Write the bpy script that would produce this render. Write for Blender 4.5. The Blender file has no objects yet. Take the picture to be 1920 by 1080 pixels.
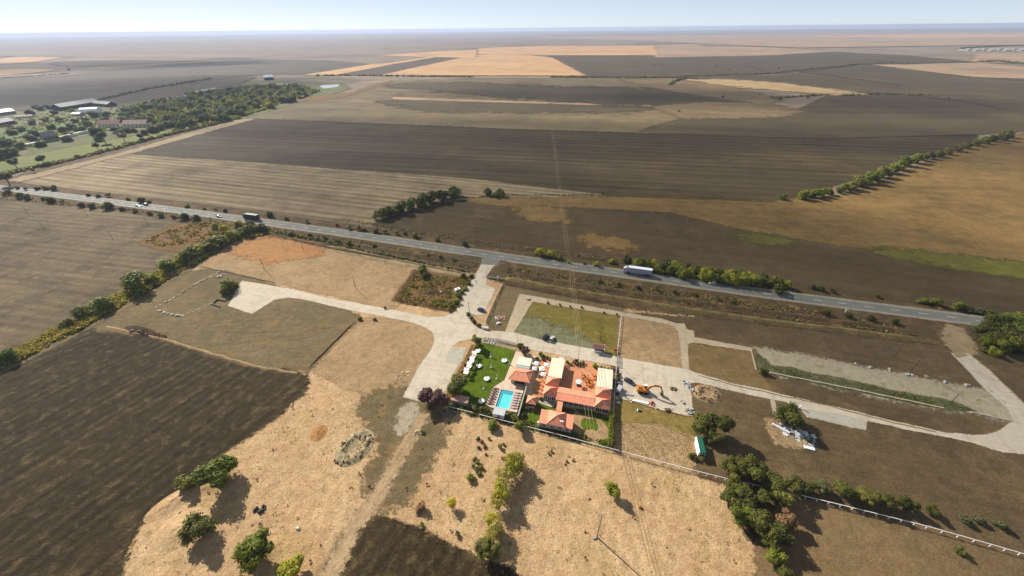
import bpy, bmesh, math, random
from mathutils import Vector, Matrix, noise as mnoise
random.seed(7)
scene = bpy.context.scene
COL = scene.collection
R = math.radians

# ------------------------------------------------------------------ camera
CAM_H = 115.0            # flying height, metres
FOC = 728.0              # focal length in pixels of the 1920 px wide photograph
PITCH = math.atan((540 - 53) / FOC)
ROLL = 0.0100
cam_d = bpy.data.cameras.new("camera")
cam_d.sensor_width = 36.0
cam_d.lens = FOC / 1920 * 36.0
cam_d.clip_start = 1.0
cam_d.clip_end = 60000.0
cam = bpy.data.objects.new("camera", cam_d)
COL.objects.link(cam)
cam.matrix_world = (Matrix.Translation((0, 0, CAM_H)) @ Matrix.Rotation(math.pi / 2 - PITCH, 4, 'X')
                    @ Matrix.Rotation(-ROLL, 4, 'Z'))
scene.camera = cam

# ------------------------------------------------------------------ sky, sun, exposure
SUN_EL, SUN_STR, SKY_STR, EXPO = 33.0, 3.25, 0.15, 1.43
SUN_DIR = Vector((-math.cos(R(SUN_EL)) * math.sqrt(.5), math.cos(R(SUN_EL)) * math.sqrt(.5), math.sin(R(SUN_EL))))
world = bpy.data.worlds.new("World")
scene.world = world
world.use_nodes = True
wn = world.node_tree
wn.nodes.clear()
sky = wn.nodes.new('ShaderNodeTexSky')
sky.sky_type = 'NISHITA'
sky.sun_disc = False
sky.sun_elevation = R(SUN_EL)
sky.sun_rotation = R(-45)          # measured clockwise from +Y: the sun stands to the north-west
sky.altitude = 100
sky.air_density = 0.3
sky.dust_density = 0.1
sky.ozone_density = 1.0
bg = wn.nodes.new('ShaderNodeBackground')
bg.inputs['Strength'].default_value = SKY_STR
wo = wn.nodes.new('ShaderNodeOutputWorld')
gam = wn.nodes.new('ShaderNodeGamma')          # added to flatten the sky's brightness gradient
gam.inputs['Gamma'].default_value = 0.4
wn.links.new(sky.outputs[0], gam.inputs[0])
wn.links.new(gam.outputs[0], bg.inputs[0])
wn.links.new(bg.outputs[0], wo.inputs[0])
sun_d = bpy.data.lights.new("sun", 'SUN')
sun_d.energy = SUN_STR
sun_d.angle = R(0.53)
sun_d.color = (1.0, 0.965, 0.91)
sun_o = bpy.data.objects.new("sun", sun_d)
sun_o.rotation_euler = (-SUN_DIR).to_track_quat('-Z', 'Y').to_euler()
sun_o.location = (0, 0, 300)
COL.objects.link(sun_o)
scene.view_settings.view_transform = 'Standard'
scene.view_settings.look = 'None'
scene.view_settings.exposure = EXPO
scene.view_settings.gamma = 1.0
scene.view_settings.use_curve_mapping = False
scene.cycles.use_denoising = True
scene.cycles.max_bounces = 6
scene.cycles.transparent_max_bounces = 16
scene.cycles.volume_bounces = 0

# ------------------------------------------------------------------ helpers: picture -> ground, local frame of the resort
cR, sR, cP, sP = math.cos(ROLL), math.sin(ROLL), math.cos(PITCH), math.sin(PITCH)

def G(px, py, z=0.0):
    """world point at height z that the photograph shows at (px, py)"""
    dx, dy = px - 960, py - 540
    u, v = dx * cR - dy * sR, dx * sR + dy * cR
    r = (u, FOC * cP - v * sP, -FOC * sP - v * cP)
    t = (z - CAM_H) / r[2]
    return Vector((r[0] * t, r[1] * t, z))

def mpp(px, py, z=0.0):
    """metres per photo pixel there"""
    p = G(px, py, z) - Vector((0, 0, CAM_H))
    return (p.y * cP - p.z * sP) / FOC

AX = R(-14.3)
cA, sA = math.cos(AX), math.sin(AX)
def LW(u, v, z=0.0):
    return Vector((u * cA - v * sA, u * sA + v * cA, z))

def ang(p, q):
    a, b = G(*p), G(*q)
    return math.atan2(b.y - a.y, b.x - a.x)

def lin(c):
    c = c / 255.0
    return c / 12.92 if c <= 0.04045 else ((c + 0.055) / 1.055) ** 2.4
KLIT = 1.80
def RAW(r, g, b): return (r, g, b, 1)
def S(r, g, b):
    return (min(.85, lin(r) / KLIT), min(.85, lin(g) / KLIT * .975), min(.85, lin(b) / KLIT * .90), 1)

# ------------------------------------------------------------------ materials
def new_mat(name):
    m = bpy.data.materials.new(name)
    m.use_nodes = True
    nt = m.node_tree
    b = nt.nodes['Principled BSDF']
    b.inputs['Roughness'].default_value = .8
    b.inputs['Specular IOR Level'].default_value = .25
    return m, nt, b

class NT:
    def __init__(s, nt): s.t = nt
    def n(s, typ, **kw):
        x = s.t.nodes.new(typ)
        for k, v in kw.items(): setattr(x, k, v)
        return x
    def l(s, a, b): s.t.links.new(a, b)
    def math(s, op, a, b=None, c=None, clamp=False):
        x = s.n('ShaderNodeMath', operation=op, use_clamp=clamp)
        for i, v in enumerate((a, b, c)):
            if v is None: continue
            if isinstance(v, (int, float)): x.inputs[i].default_value = v
            else: s.l(v, x.inputs[i])
        return x.outputs[0]
    def mix(s, f, a, b, mode='MIX'):
        x = s.n('ShaderNodeMix', data_type='RGBA', blend_type=mode)
        for i, v in ((0, f), (6, a), (7, b)):
            if isinstance(v, (int, float, tuple)): x.inputs[i].default_value = v
            else: s.l(v, x.inputs[i])
        return x.outputs[2]
    def noise(s, vec, scale, detail=4, rough=.6, dist=0):
        x = s.n('ShaderNodeTexNoise')
        x.inputs['Scale'].default_value = scale
        x.inputs['Detail'].default_value = detail
        x.inputs['Roughness'].default_value = rough
        x.inputs['Distortion'].default_value = dist
        s.l(vec, x.inputs['Vector'])
        return x.outputs['Fac']
    def contrast(s, v, k, mid=.5):
        return s.math('MULTIPLY_ADD', s.math('SUBTRACT', v, mid), k, .5, clamp=True)
    def grey(s, v):
        x = s.n('ShaderNodeCombineColor')
        for i in range(3): s.l(v, x.inputs[i])
        return x.outputs[0]

GM_ARGS = {}
def edge_mat(m, fw):
    """the same soil, thinning out raggedly over the field's margin"""
    k = max(.5, 2 ** round(math.log2(fw / 2.5)))
    n = '%s_margin_%g' % (m.name, k)
    return bpy.data.materials.get(n) or ground_mat(n, edge=k, **GM_ARGS[m.name])

def ground_mat(name, a, b, c=None, big=45, mid=6, fine=.7, grain=.35, cpatch=None, streaks=(), bump=.5, camt=.6, rough=.95, rows=(), joints=None, edge=False):
    """soil / dry grass: two colours in patches, a third in clumps, fine grain, plough lines"""
    if not edge:
        GM_ARGS[name] = dict(a=a, b=b, c=c, big=big, mid=mid, fine=fine, grain=grain, cpatch=cpatch, streaks=streaks, bump=bump, camt=camt, rough=rough, rows=rows, joints=joints)
    m, nt, bs = new_mat(name)
    N = NT(nt)
    pos = N.n('ShaderNodeNewGeometry').outputs['Position']
    nb, nm, nf = N.noise(pos, 1 / big, 4, .6), N.noise(pos, 1 / mid, 5, .65), N.noise(pos, 1 / fine, 4, .7)
    t = N.math('ADD', N.math('MULTIPLY', nb, .55), N.math('MULTIPLY', nm, .45))
    t = N.contrast(t, 3.4)
    col = N.mix(t, a, b)
    if c:
        nc = N.noise(pos, 1 / (cpatch or big * .4), 6, .7, .4)
        f = N.math('MULTIPLY', N.contrast(nc, 9, .57), camt)
        col = N.mix(f, col, c)
    for (an, wid, ln, amt) in streaks:
        mp = N.n('ShaderNodeMapping')
        mp.vector_type = 'POINT'
        rot = N.n('ShaderNodeVectorRotate', rotation_type='Z_AXIS')
        rot.inputs['Angle'].default_value = -an
        N.l(pos, rot.inputs['Vector'])
        mp.inputs['Scale'].default_value = (1 / ln, 1 / wid, 1)
        N.l(rot.outputs[0], mp.inputs['Vector'])
        ns = N.noise(mp.outputs[0], 1, 3, .6)
        v = N.math('MULTIPLY_ADD', N.math('SUBTRACT', N.contrast(ns, 3.5), .5), amt * 2, 1)
        col = N.mix(1.0, col, N.grey(v), 'MULTIPLY')
    if joints:
        rot = N.n('ShaderNodeVectorRotate', rotation_type='Z_AXIS'); rot.inputs['Angle'].default_value = -joints[0]
        N.l(pos, rot.inputs['Vector'])
        sp = N.n('ShaderNodeSeparateXYZ'); N.l(rot.outputs[0], sp.inputs[0])
        dk = None
        for ax in 'XY':
            f = N.math('ABSOLUTE', N.math('SUBTRACT', N.math('FRACT', N.math('DIVIDE', sp.outputs[ax], joints[1])), .5))
            f = N.math('LESS_THAN', f, .09 / joints[1])
            dk = f if dk is None else N.math('MAXIMUM', dk, f)
        vo = N.n('ShaderNodeTexVoronoi', feature='DISTANCE_TO_EDGE'); vo.inputs['Scale'].default_value = 1 / 11
        wv = N.n('ShaderNodeVectorMath', operation='ADD'); N.l(pos, wv.inputs[0])
        cn = N.n('ShaderNodeTexNoise'); cn.inputs['Scale'].default_value = .5; N.l(pos, cn.inputs['Vector'])
        sc_ = N.n('ShaderNodeVectorMath', operation='SCALE'); sc_.inputs['Scale'].default_value = 5; N.l(cn.outputs['Color'], sc_.inputs[0]); N.l(sc_.outputs[0], wv.inputs[1])
        N.l(wv.outputs[0], vo.inputs['Vector'])
        ck = N.math('LESS_THAN', vo.outputs['Distance'], .012)
        pat = N.math('MULTIPLY', N.contrast(N.noise(pos, 1 / 14, 3, .6), 6, .5), .28)
        dk = N.math('MAXIMUM', N.math('MULTIPLY', dk, .16), N.math('MULTIPLY', ck, pat))
        col = N.mix(1.0, col, N.grey(N.math('SUBTRACT', 1.0, dk)), 'MULTIPLY')
    for (an, gap, amt, soft) in rows:
        rot = N.n('ShaderNodeVectorRotate', rotation_type='Z_AXIS')
        rot.inputs['Angle'].default_value = -an
        N.l(pos, rot.inputs['Vector'])
        sp = N.n('ShaderNodeSeparateXYZ'); N.l(rot.outputs[0], sp.inputs[0])
        mp = N.n('ShaderNodeMapping'); mp.inputs['Scale'].default_value = (1 / (gap * 14), 1 / (gap * 3), 1)
        N.l(rot.outputs[0], mp.inputs['Vector'])
        wob = N.noise(mp.outputs[0], 1, 3, .6)
        ph = N.math('ADD', N.math('MULTIPLY', sp.outputs['Y'], 6.2832 / gap), N.math('MULTIPLY', wob, 3.2))
        sn = N.math('SINE', ph)
        mp2 = N.n('ShaderNodeMapping'); mp2.inputs['Scale'].default_value = (1 / (gap * 9), 1 / (gap * 1.3), 1)
        N.l(rot.outputs[0], mp2.inputs['Vector'])
        am = N.contrast(N.noise(mp2.outputs[0], 1, 3, .6), 3)
        v = N.math('MULTIPLY_ADD', N.math('MULTIPLY', N.math('MULTIPLY', sn, soft), am), amt * 2, 1)
        col = N.mix(1.0, col, N.grey(v), 'MULTIPLY')
    g = N.math('MULTIPLY_ADD', N.math('SUBTRACT', N.contrast(nf, 2.6), .5), grain * 2, 1)
    col = N.mix(1.0, col, N.grey(g), 'MULTIPLY')
    nk = N.contrast(N.noise(pos, 1 / (fine * 4.2), 4, .72, .6), 3.2)
    col = N.mix(1.0, col, N.grey(N.math('MULTIPLY_ADD', N.math('SUBTRACT', nk, .5), grain * 1.15, 1)), 'MULTIPLY')
    N.l(col, bs.inputs['Base Color'])
    bs.inputs['Roughness'].default_value = rough
    bs.inputs['Specular IOR Level'].default_value = .1
    if edge:
        at = N.n('ShaderNodeAttribute', attribute_name='edge').outputs['Fac']
        ne = N.math('ADD', N.math('MULTIPLY', N.noise(pos, 1 / (edge * 1.6), 5, .7), .75), N.math('MULTIPLY', N.noise(pos, 1 / (edge * .35), 3, .6), .25))
        a_ = N.math('SUBTRACT', at, N.contrast(ne, 3.4))
        N.l(N.math('MULTIPLY_ADD', a_, 2.0, .5, clamp=True), bs.inputs['Alpha'])
    if bump:
        bp = N.n('ShaderNodeBump')
        bp.inputs['Strength'].default_value = bump
        bp.inputs['Distance'].default_value = fine * .5
        h = N.math('ADD', nf, N.math('MULTIPLY', nm, 1.5))
        N.l(h, bp.inputs['Height'])
        N.l(bp.outputs[0], bs.inputs['Normal'])
    return m

def mat(name, col, rough=.7, var=.18, scale=1.2, metal=0, spec=.3, bump=0.0, coat=0):
    m, nt, bs = new_mat(name)
    N = NT(nt)
    tc = N.n('ShaderNodeTexCoord').outputs['Object']
    nf = N.noise(tc, scale, 5, .65)
    v = N.math('MULTIPLY_ADD', N.math('SUBTRACT', N.contrast(nf, 2.5), .5), var * 2, 1)
    N.l(N.mix(1.0, col, N.grey(v), 'MULTIPLY'), bs.inputs['Base Color'])
    bs.inputs['Roughness'].default_value = rough
    bs.inputs['Metallic'].default_value = metal
    bs.inputs['Specular IOR Level'].default_value = spec
    bs.inputs['Coat Weight'].default_value = coat
    if bump:
        bp = N.n('ShaderNodeBump'); bp.inputs['Strength'].default_value = bump; bp.inputs['Distance'].default_value = .05
        N.l(nf, bp.inputs['Height']); N.l(bp.outputs[0], bs.inputs['Normal'])
    return m

def tile_roof_mat(name, col, dirx=True):
    """clay tiles: rows of pans read only as fine relief at this distance"""
    m, nt, bs = new_mat(name)
    N = NT(nt)
    tc = N.n('ShaderNodeTexCoord').outputs['Object']
    nf = N.noise(tc, .9, 6, .75)
    v = N.math('MULTIPLY_ADD', N.math('SUBTRACT', N.contrast(nf, 3), .5), .36, 1)
    N.l(N.mix(1.0, col, N.grey(v), 'MULTIPLY'), bs.inputs['Base Color'])
    w = N.n('ShaderNodeTexWave', wave_type='BANDS', bands_direction='X' if dirx else 'Y')
    w.inputs['Scale'].default_value = 1.4
    w.inputs['Distortion'].default_value = .4
    N.l(tc, w.inputs['Vector'])
    bp = N.n('ShaderNodeBump'); bp.inputs['Strength'].default_value = .5; bp.inputs['Distance'].default_value = .06
    N.l(w.outputs['Fac'], bp.inputs['Height']); N.l(bp.outputs[0], bs.inputs['Normal'])
    bs.inputs['Roughness'].default_value = .85
    return m

def leaf_mat(name, a, b, trans=.42):
    m, nt, bs = new_mat(name)
    N = NT(nt)
    gi = N.n('ShaderNodeNewGeometry')
    oi = N.n('ShaderNodeObjectInfo')
    n1 = N.noise(gi.outputs['Position'], .55, 3, .6)
    n2 = N.noise(gi.outputs['Position'], 2.6, 2, .6)
    t = N.math('ADD', N.math('MULTIPLY', n1, .6), N.math('MULTIPLY', n2, .4))
    t = N.math('ADD', N.contrast(t, 3.2), N.math('MULTIPLY_ADD', oi.outputs['Random'], .5, -.25), clamp=True)
    col = N.mix(t, a, b)
    N.l(col, bs.inputs['Base Color'])
    bs.inputs['Roughness'].default_value = .6
    bs.inputs['Specular IOR Level'].default_value = .2
    tr = N.n('ShaderNodeBsdfTranslucent')
    N.l(col, tr.inputs['Color'])
    mx = N.n('ShaderNodeMixShader'); mx.inputs[0].default_value = trans
    N.l(bs.outputs[0], mx.inputs[1]); N.l(tr.outputs[0], mx.inputs[2])
    N.l(mx.outputs[0], nt.nodes['Material Output'].inputs['Surface'])
    return m

# ------------------------------------------------------------------ objects, names, labels
LABELS = {}
def tag(o, label=None, cat=None, group=None, kind=None):
    if label: o['label'] = label
    if cat: o['category'] = cat
    if group: o['group'] = group
    if kind: o['kind'] = kind
    return o

def empty(name, loc, rz=0.0):
    o = bpy.data.objects.new(name, None)
    o.empty_display_size = .5
    COL.objects.link(o)
    o.location = loc
    o.rotation_euler = (0, 0, rz)
    return o

def obj(name, me, parent=None, loc=None, rz=0.0, sc=None):
    o = bpy.data.objects.new(name, me)
    COL.objects.link(o)
    if parent: o.parent = parent
    if loc is not None: o.location = loc
    if rz: o.rotation_euler = (0, 0, rz)
    if sc is not None: o.scale = (sc, sc, sc) if isinstance(sc, (int, float)) else sc
    return o

def copy_tree(o, parent=None):
    c = o.copy()
    COL.objects.link(c)
    c.parent = parent
    for ch in list(o.children):
        copy_tree(ch, c)
    return c

def set_mat(o, m, slot=0):
    o.material_slots[slot].link = 'OBJECT'
    o.material_slots[slot].material = m

ORD = ['first', 'second', 'third', 'fourth', 'fifth', 'sixth', 'seventh', 'eighth', 'ninth', 'tenth', 'eleventh', 'twelfth',
       'thirteenth', 'fourteenth', 'fifteenth', 'sixteenth', 'seventeenth', 'eighteenth', 'nineteenth', 'twentieth',
       'twenty-first', 'twenty-second', 'twenty-third', 'twenty-fourth', 'twenty-fifth', 'twenty-sixth', 'twenty-seventh', 'twenty-eighth']

class MB:
    """collects faces and links them as one mesh"""
    def __init__(s): s.v, s.f, s.m = [], [], []
    def add(s, vs, fs, mi=0):
        o = len(s.v)
        s.v += [tuple(p) for p in vs]
        for f in fs:
            s.f.append(tuple(i + o for i in f)); s.m.append(mi)
        return s
    def box(s, x0, x1, y0, y1, z0, z1, mi=0, inset=0.0, M=None):
        i = inset
        vs = [(x0, y0, z0), (x1, y0, z0), (x1, y1, z0), (x0, y1, z0),
              (x0 + i, y0 + i, z1), (x1 - i, y0 + i, z1), (x1 - i, y1 - i, z1), (x0 + i, y1 - i, z1)]
        if M: vs = [M @ Vector(p) for p in vs]
        return s.add(vs, [(3, 2, 1, 0), (4, 5, 6, 7), (0, 1, 5, 4), (1, 2, 6, 5), (2, 3, 7, 6), (3, 0, 4, 7)], mi)
    def prism(s, poly, z0, z1, mi=0, cap0=True):
        n = len(poly)
        vs = [(p[0], p[1], z0) for p in poly] + [(p[0], p[1], z1) for p in poly]
        fs = [tuple(range(n, 2 * n))] + [(i, (i + 1) % n, n + (i + 1) % n, n + i) for i in range(n)]
        if cap0: fs.append(tuple(range(n - 1, -1, -1)))
        return s.add(vs, fs, mi)
    def side(s, prof, y0, y1, mi=0, t0=0.0):
        """side profile in x-z extruded across y"""
        n = len(prof)
        vs = [(p[0], y0, p[1]) for p in prof] + [(p[0], y1, p[1]) for p in prof]
        fs = [tuple(range(n)), tuple(range(2 * n - 1, n - 1, -1))] + [((i + 1) % n, i, n + i, n + (i + 1) % n) for i in range(n)]
        return s.add(vs, fs, mi)
    def tube(s, p0, p1, r0, r1=None, n=8, mi=0, caps=True):
        p0, p1 = Vector(p0), Vector(p1)
        r1 = r0 if r1 is None else r1
        d = (p1 - p0).normalized()
        a = d.orthogonal().normalized(); b = d.cross(a)
        vs = []
        for p, r in ((p0, r0), (p1, r1)):
            for k in range(n):
                t = 2 * math.pi * k / n
                vs.append(p + (a * math.cos(t) + b * math.sin(t)) * r)
        fs = [(k, (k + 1) % n, n + (k + 1) % n, n + k) for k in range(n)]
        if caps: fs += [tuple(range(n - 1, -1, -1)), tuple(range(n, 2 * n))]
        return s.add(vs, fs, mi)
    def hip(s, x0, x1, y0, y1, z0, z1, r0, r1, mi=0, th=.12):
        """hip roof over a rectangle, ridge from r0 to r1 (x, y)"""
        vs = [(x0, y0, z0), (x1, y0, z0), (x1, y1, z0), (x0, y1, z0), (r0[0], r0[1], z1), (r1[0], r1[1], z1),
              (x0, y0, z0 - th), (x1, y0, z0 - th), (x1, y1, z0 - th), (x0, y1, z0 - th)]
        along_x = abs(r1[0] - r0[0]) >= abs(r1[1] - r0[1])
        if r0 == r1:
            fs = [(0, 1, 4), (1, 2, 4), (2, 3, 4), (3, 0, 4)]
        elif along_x:
            fs = [(0, 1, 5, 4), (1, 2, 5), (2, 3, 4, 5), (3, 0, 4)]
        else:
            fs = [(0, 1, 4), (1, 2, 5, 4), (2, 3, 5), (3, 0, 4, 5)]
        fs += [(6, 7, 1, 0), (7, 8, 2, 1), (8, 9, 3, 2), (9, 6, 0, 3), (9, 8, 7, 6)]
        return s.add(vs, fs, mi)
    def mesh(s, name, mats):
        me = bpy.data.meshes.new(name)
        me.from_pydata(s.v, [], s.f)
        for m in (mats if isinstance(mats, (list, tuple)) else [mats]): me.materials.append(m)
        if max(s.m, default=0): me.polygons.foreach_set('material_index', s.m)
        me.update()
        return me
    def build(s, name, mats, parent=None, loc=None, rz=0.0, smooth=False):
        me = s.mesh(name, mats)
        if smooth: me.polygons.foreach_set('use_smooth', [True] * len(me.polygons))
        return obj(name, me, parent, loc, rz)

# ---- sheets of ground
def dense(pts, step, jit, closed=True, seed=0):
    """edge of a field: subdivided, slightly uneven"""
    out = []
    n = len(pts)
    for i in range(n if closed else n - 1):
        a, b = pts[i], pts[(i + 1) % n]
        d = b - a
        k = max(1, int(d.length / step))
        nn = Vector((-d.y, d.x, 0)).normalized() if d.length else Vector((0, 0, 0))
        for j in range(k):
            p = a + d * (j / k)
            if jit:
                p = p + nn * (mnoise.noise(Vector((p.x / step / 2.3, p.y / step / 2.3, seed + 3.1))) * jit * 2)
            out.append(p)
    if not closed: out.append(pts[-1])
    return out

def smooth_pts(pts, it=1):
    for _ in range(it):
        o = []
        n = len(pts)
        for i in range(n):
            a, b = pts[i], pts[(i + 1) % n]
            o += [a * .75 + b * .25, a * .25 + b * .75]
        pts = o
    return pts

def tri_ok(pts):
    a = 0
    for i in range(len(pts)):
        p, q = pts[i], pts[(i + 1) % len(pts)]
        a += p.x * q.y - q.x * p.y
    return pts if a > 0 else pts[::-1]

def sheet(name, px, m, z=.02, jit=None, step=None, local=False, sm=0, fw=None):
    pts = [LW(p[0], p[1]) for p in px] if local else [G(*p) for p in px]
    dist = sum((p.length for p in pts)) / len(pts)
    if step is None: step = max(1.5, dist * .02)
    if jit is None: jit = step * (.22 if dist < 260 else .05)
    if fw is None: fw = step * (.9 if dist < 260 else .5)
    pts = smooth_pts(pts, sm)
    pts = dense(tri_ok(pts), step, jit, seed=len(name))
    zz = z + (dist / 2500.0 if dist > 700 else 0)
    from mathutils.geometry import tessellate_polygon
    flat = [Vector((p.x, p.y, 0)) for p in pts]
    fs = []
    for t in tessellate_polygon([flat]):
        a, b, c = (flat[i] for i in t)
        fs.append(tuple(t) if (b - a).cross(c - a).z > 0 else tuple(t[::-1]))
    vs = [(p.x, p.y, zz) for p in pts]
    n = len(pts)
    nf0 = len(fs)
    if fw:
        for i in range(n):
            a, b, c = flat[i - 1], flat[i], flat[(i + 1) % n]
            d1, d2 = (b - a).normalized(), (c - b).normalized()
            nn = Vector((d1.y + d2.y, -d1.x - d2.x, 0))
            nn = nn.normalized() if nn.length > .2 else Vector((d1.y, -d1.x, 0))
            q = b + nn * fw
            vs.append((q.x, q.y, zz))
        for i in range(n): fs.append((i, n + i, n + (i + 1) % n, (i + 1) % n))
    me = bpy.data.meshes.new(name)
    me.from_pydata(vs, [], fs)
    me.materials.append(m)
    if fw:
        me.materials.append(edge_mat(m, fw))
        me.polygons.foreach_set('material_index', [0] * nf0 + [1] * n)
        at = me.attributes.new('edge', 'FLOAT', 'POINT')
        at.data.foreach_set('value', [1.0] * n + [0.0] * n)
    me.update()
    o = obj(name, me)
    o['kind'] = 'structure'
    return o

def strip(name, pts, w, m, z=.03, kind='structure', parent=None):
    """ribbon along world points, width w (or list)"""
    n = len(pts)
    vs, fs = [], []
    for i, p in enumerate(pts):
        d = (pts[min(i + 1, n - 1)] - pts[max(i - 1, 0)]).normalized()
        nn = Vector((-d.y, d.x, 0))
        ww = w[i] if isinstance(w, list) else w
        vs += [tuple(p + nn * ww / 2)[:2] + (z,), tuple(p - nn * ww / 2)[:2] + (z,)]
    for i in range(n - 1): fs.append((2 * i, 2 * i + 1, 2 * i + 3, 2 * i + 2))
    me = bpy.data.meshes.new(name)
    me.from_pydata(vs, [], fs)
    me.materials.append(m)
    o = obj(name, me, parent)
    if kind: o['kind'] = kind
    return o

def bank(name, pts, w, h, m, seed=0, z=0.0):
    """low earth bank along world points"""
    pts = dense(pts, 1.6, .25, closed=False, seed=seed)
    prof = [(-.5, -.06), (-.36, .25), (-.18, .8), (0, 1), (.16, .85), (.34, .3), (.5, -.06)]
    vs, fs = [], []
    n, k = len(pts), len(prof)
    for i, p in enumerate(pts):
        d = (pts[min(i + 1, n - 1)] - pts[max(i - 1, 0)]).normalized()
        nn = Vector((-d.y, d.x, 0))
        e = min(1, i / 3, (n - 1 - i) / 3)
        for (a, b) in prof:
            r = mnoise.noise(Vector((p.x * .6 + a * 4, p.y * .6, seed)))
            hh = h * (b * (1 + .35 * r)) * e if b > 0 else b
            q = p + nn * w * a * (1 + .15 * r)
            vs.append((q.x, q.y, z + hh))
    for i in range(n - 1):
        for j in range(k - 1):
            fs.append((i * k + j + 1, i * k + j, (i + 1) * k + j, (i + 1) * k + j + 1))
    me = bpy.data.meshes.new(name)
    me.from_pydata(vs, [], fs)
    me.polygons.foreach_set('use_smooth', [True] * len(me.polygons))
    me.materials.append(m)
    o = obj(name, me)
    o['kind'] = 'structure'
    return o

def mound(name, c, rx, ry, h, m, rz=0, seed=0, ring=False, rough=.3, nr=10, na=36):
    vs, fs = [], []
    for i in range(nr + 1):
        r = i / nr
        for k in range(na):
            t = 2 * math.pi * k / na
            x, y = r * math.cos(t) * rx, r * math.sin(t) * ry
            if ring: z = h * math.exp(-((r - .62) / .2) ** 2)
            else: z = h * (.5 + .5 * math.cos(math.pi * r))
            nz = mnoise.noise(Vector((x * .9, y * .9, seed))) + .5 * mnoise.noise(Vector((x * 2.3, y * 2.3, seed)))
            z = z * (1 + rough * nz) - (.06 if i == nr else 0) + (.03 if i < nr else 0)
            vs.append((x, y, max(z, -.06)))
    for i in range(nr):
        for k in range(na):
            k2 = (k + 1) % na
            fs.append((i * na + k, (i + 1) * na + k, (i + 1) * na + k2, i * na + k2))
    me = bpy.data.meshes.new(name)
    me.from_pydata(vs, [], fs)
    me.polygons.foreach_set('use_smooth', [True] * len(me.polygons))
    me.materials.append(m)
    o = obj(name, me, None, (c.x, c.y, 0), rz)
    o['kind'] = 'structure'
    return o

# ================================================================== THE GROUND
# plough direction of the fields, read off their rows
A_ROW1 = ang((230, 300), (700, 345))
A_ROW2 = ang((480, 262), (1500, 300))
A_LEFT = ang((20, 440), (330, 470))
A_NEAR = ang((60, 960), (420, 720))
A_ROAD = ang((400, 405), (1600, 568))
A_PLOT = AX

M_dry = ground_mat('dry_grass', S(230, 195, 150), S(200, 160, 116), S(190, 160, 106), big=26, mid=3.2, fine=.55, grain=.30, cpatch=14, camt=.5, bump=.7, streaks=((ang((1010, 1060), (1060, 880)), 1.7, 45, .07), (ang((640, 1000), (760, 800)), 5, 60, .05)))
M_far = ground_mat('far_ground', S(176, 154, 126), S(140, 122, 102), S(108, 100, 80), big=900, mid=140, fine=16, grain=.15, streaks=((A_ROAD, 90, 1500, .18),), bump=0)
M_lotA = ground_mat('grey_brown_lot', S(146, 127, 92), S(112, 100, 70), S(158, 126, 82), big=30, mid=3.5, fine=.6, grain=.26, cpatch=9, camt=.6, bump=.6, streaks=((AX + .35, 1.6, 14, .10),))
M_lotB = ground_mat('brown_lot', S(132, 110, 78), S(98, 82, 57), S(142, 118, 84), big=60, mid=7, fine=.6, grain=.28, cpatch=18, camt=.6, bump=.6, streaks=((AX, 2.2, 30, .09),))
M_lotC = ground_mat('tan_lot', S(204, 170, 128), S(172, 142, 104), S(150, 130, 86), big=18, mid=2.6, fine=.55, grain=.26, cpatch=6, camt=.5, bump=.6)
M_olive = ground_mat('olive_grass', S(150, 134, 66), S(112, 106, 44), S(172, 138, 80), big=14, mid=2.6, fine=.4, grain=.22, cpatch=8, camt=.7, bump=.5)
M_weed = ground_mat('weedy_ground', S(112, 112, 70), S(92, 94, 58), S(140, 128, 100), big=9, mid=1.8, fine=.5, grain=.34, cpatch=3, camt=.75, bump=.6)
M_orange = ground_mat('orange_grass', S(206, 140, 82), S(190, 150, 100), S(160, 118, 76), big=16, mid=3, fine=.6, grain=.28, cpatch=6, bump=.6)
M_plough = ground_mat('ploughed_soil', S(81, 67, 42), S(61, 51, 32), S(128, 110, 76), big=40, mid=3, fine=.6, grain=.34, cpatch=4, camt=.42,
                      streaks=((A_NEAR, 2.2, 40, .18), (A_NEAR, 9, 90, .12)), rows=((A_NEAR, 4.1, .17, 1.0),), bump=1.0)
M_left = ground_mat('stubble', S(144, 124, 92), S(110, 95, 69), S(92, 79, 57), big=50, mid=7, fine=.8, grain=.28, cpatch=22, camt=.75,
                    streaks=((A_LEFT, 3, 70, .10), (A_LEFT, 14, 160, .12)), rows=((A_LEFT, 5.5, .11, 1.0),), bump=.8)
M_strip = ground_mat('row_field', S(182, 160, 124), S(140, 122, 92), S(116, 102, 78), big=120, mid=18, fine=1.2, grain=.16, cpatch=60,
                     streaks=((A_ROW1, 5, 500, .12), (A_ROW1, 22, 400, .10)), rows=((A_ROW1, 8.2, .25, 1.0),), bump=.4)
M_dark = ground_mat('dark_field', S(92, 78, 50), S(72, 61, 40), S(118, 98, 62), big=160, mid=24, fine=1.5, grain=.16, cpatch=90, camt=.35,
                    streaks=((A_ROW2, 6, 900, .16), (A_ROW2, 34, 500, .10)), rows=((A_ROW2, 15, .17, 1.0),), bump=.3)
M_dark2 = ground_mat('brown_field', S(108, 89, 60), S(88, 73, 49), S(134, 114, 82), big=70, mid=10, fine=1.0, grain=.18, cpatch=40, camt=.35,
                     streaks=((A_ROAD, 5, 260, .10), (A_ROAD, 20, 300, .10)), bump=.4)
M_gold = ground_mat('golden_stubble', S(166, 133, 80), S(122, 98, 56), S(112, 90, 54), big=60, mid=9, fine=1.0, grain=.20, cpatch=26, camt=.5,
                    streaks=((A_ROAD + .15, 9, 70, .10),), bump=.5)
M_green = ground_mat('green_flush', S(132, 128, 48), S(106, 100, 46), S(98, 82, 52), big=24, mid=5, fine=.8, grain=.2, cpatch=14, camt=.7, bump=.4)
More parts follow.
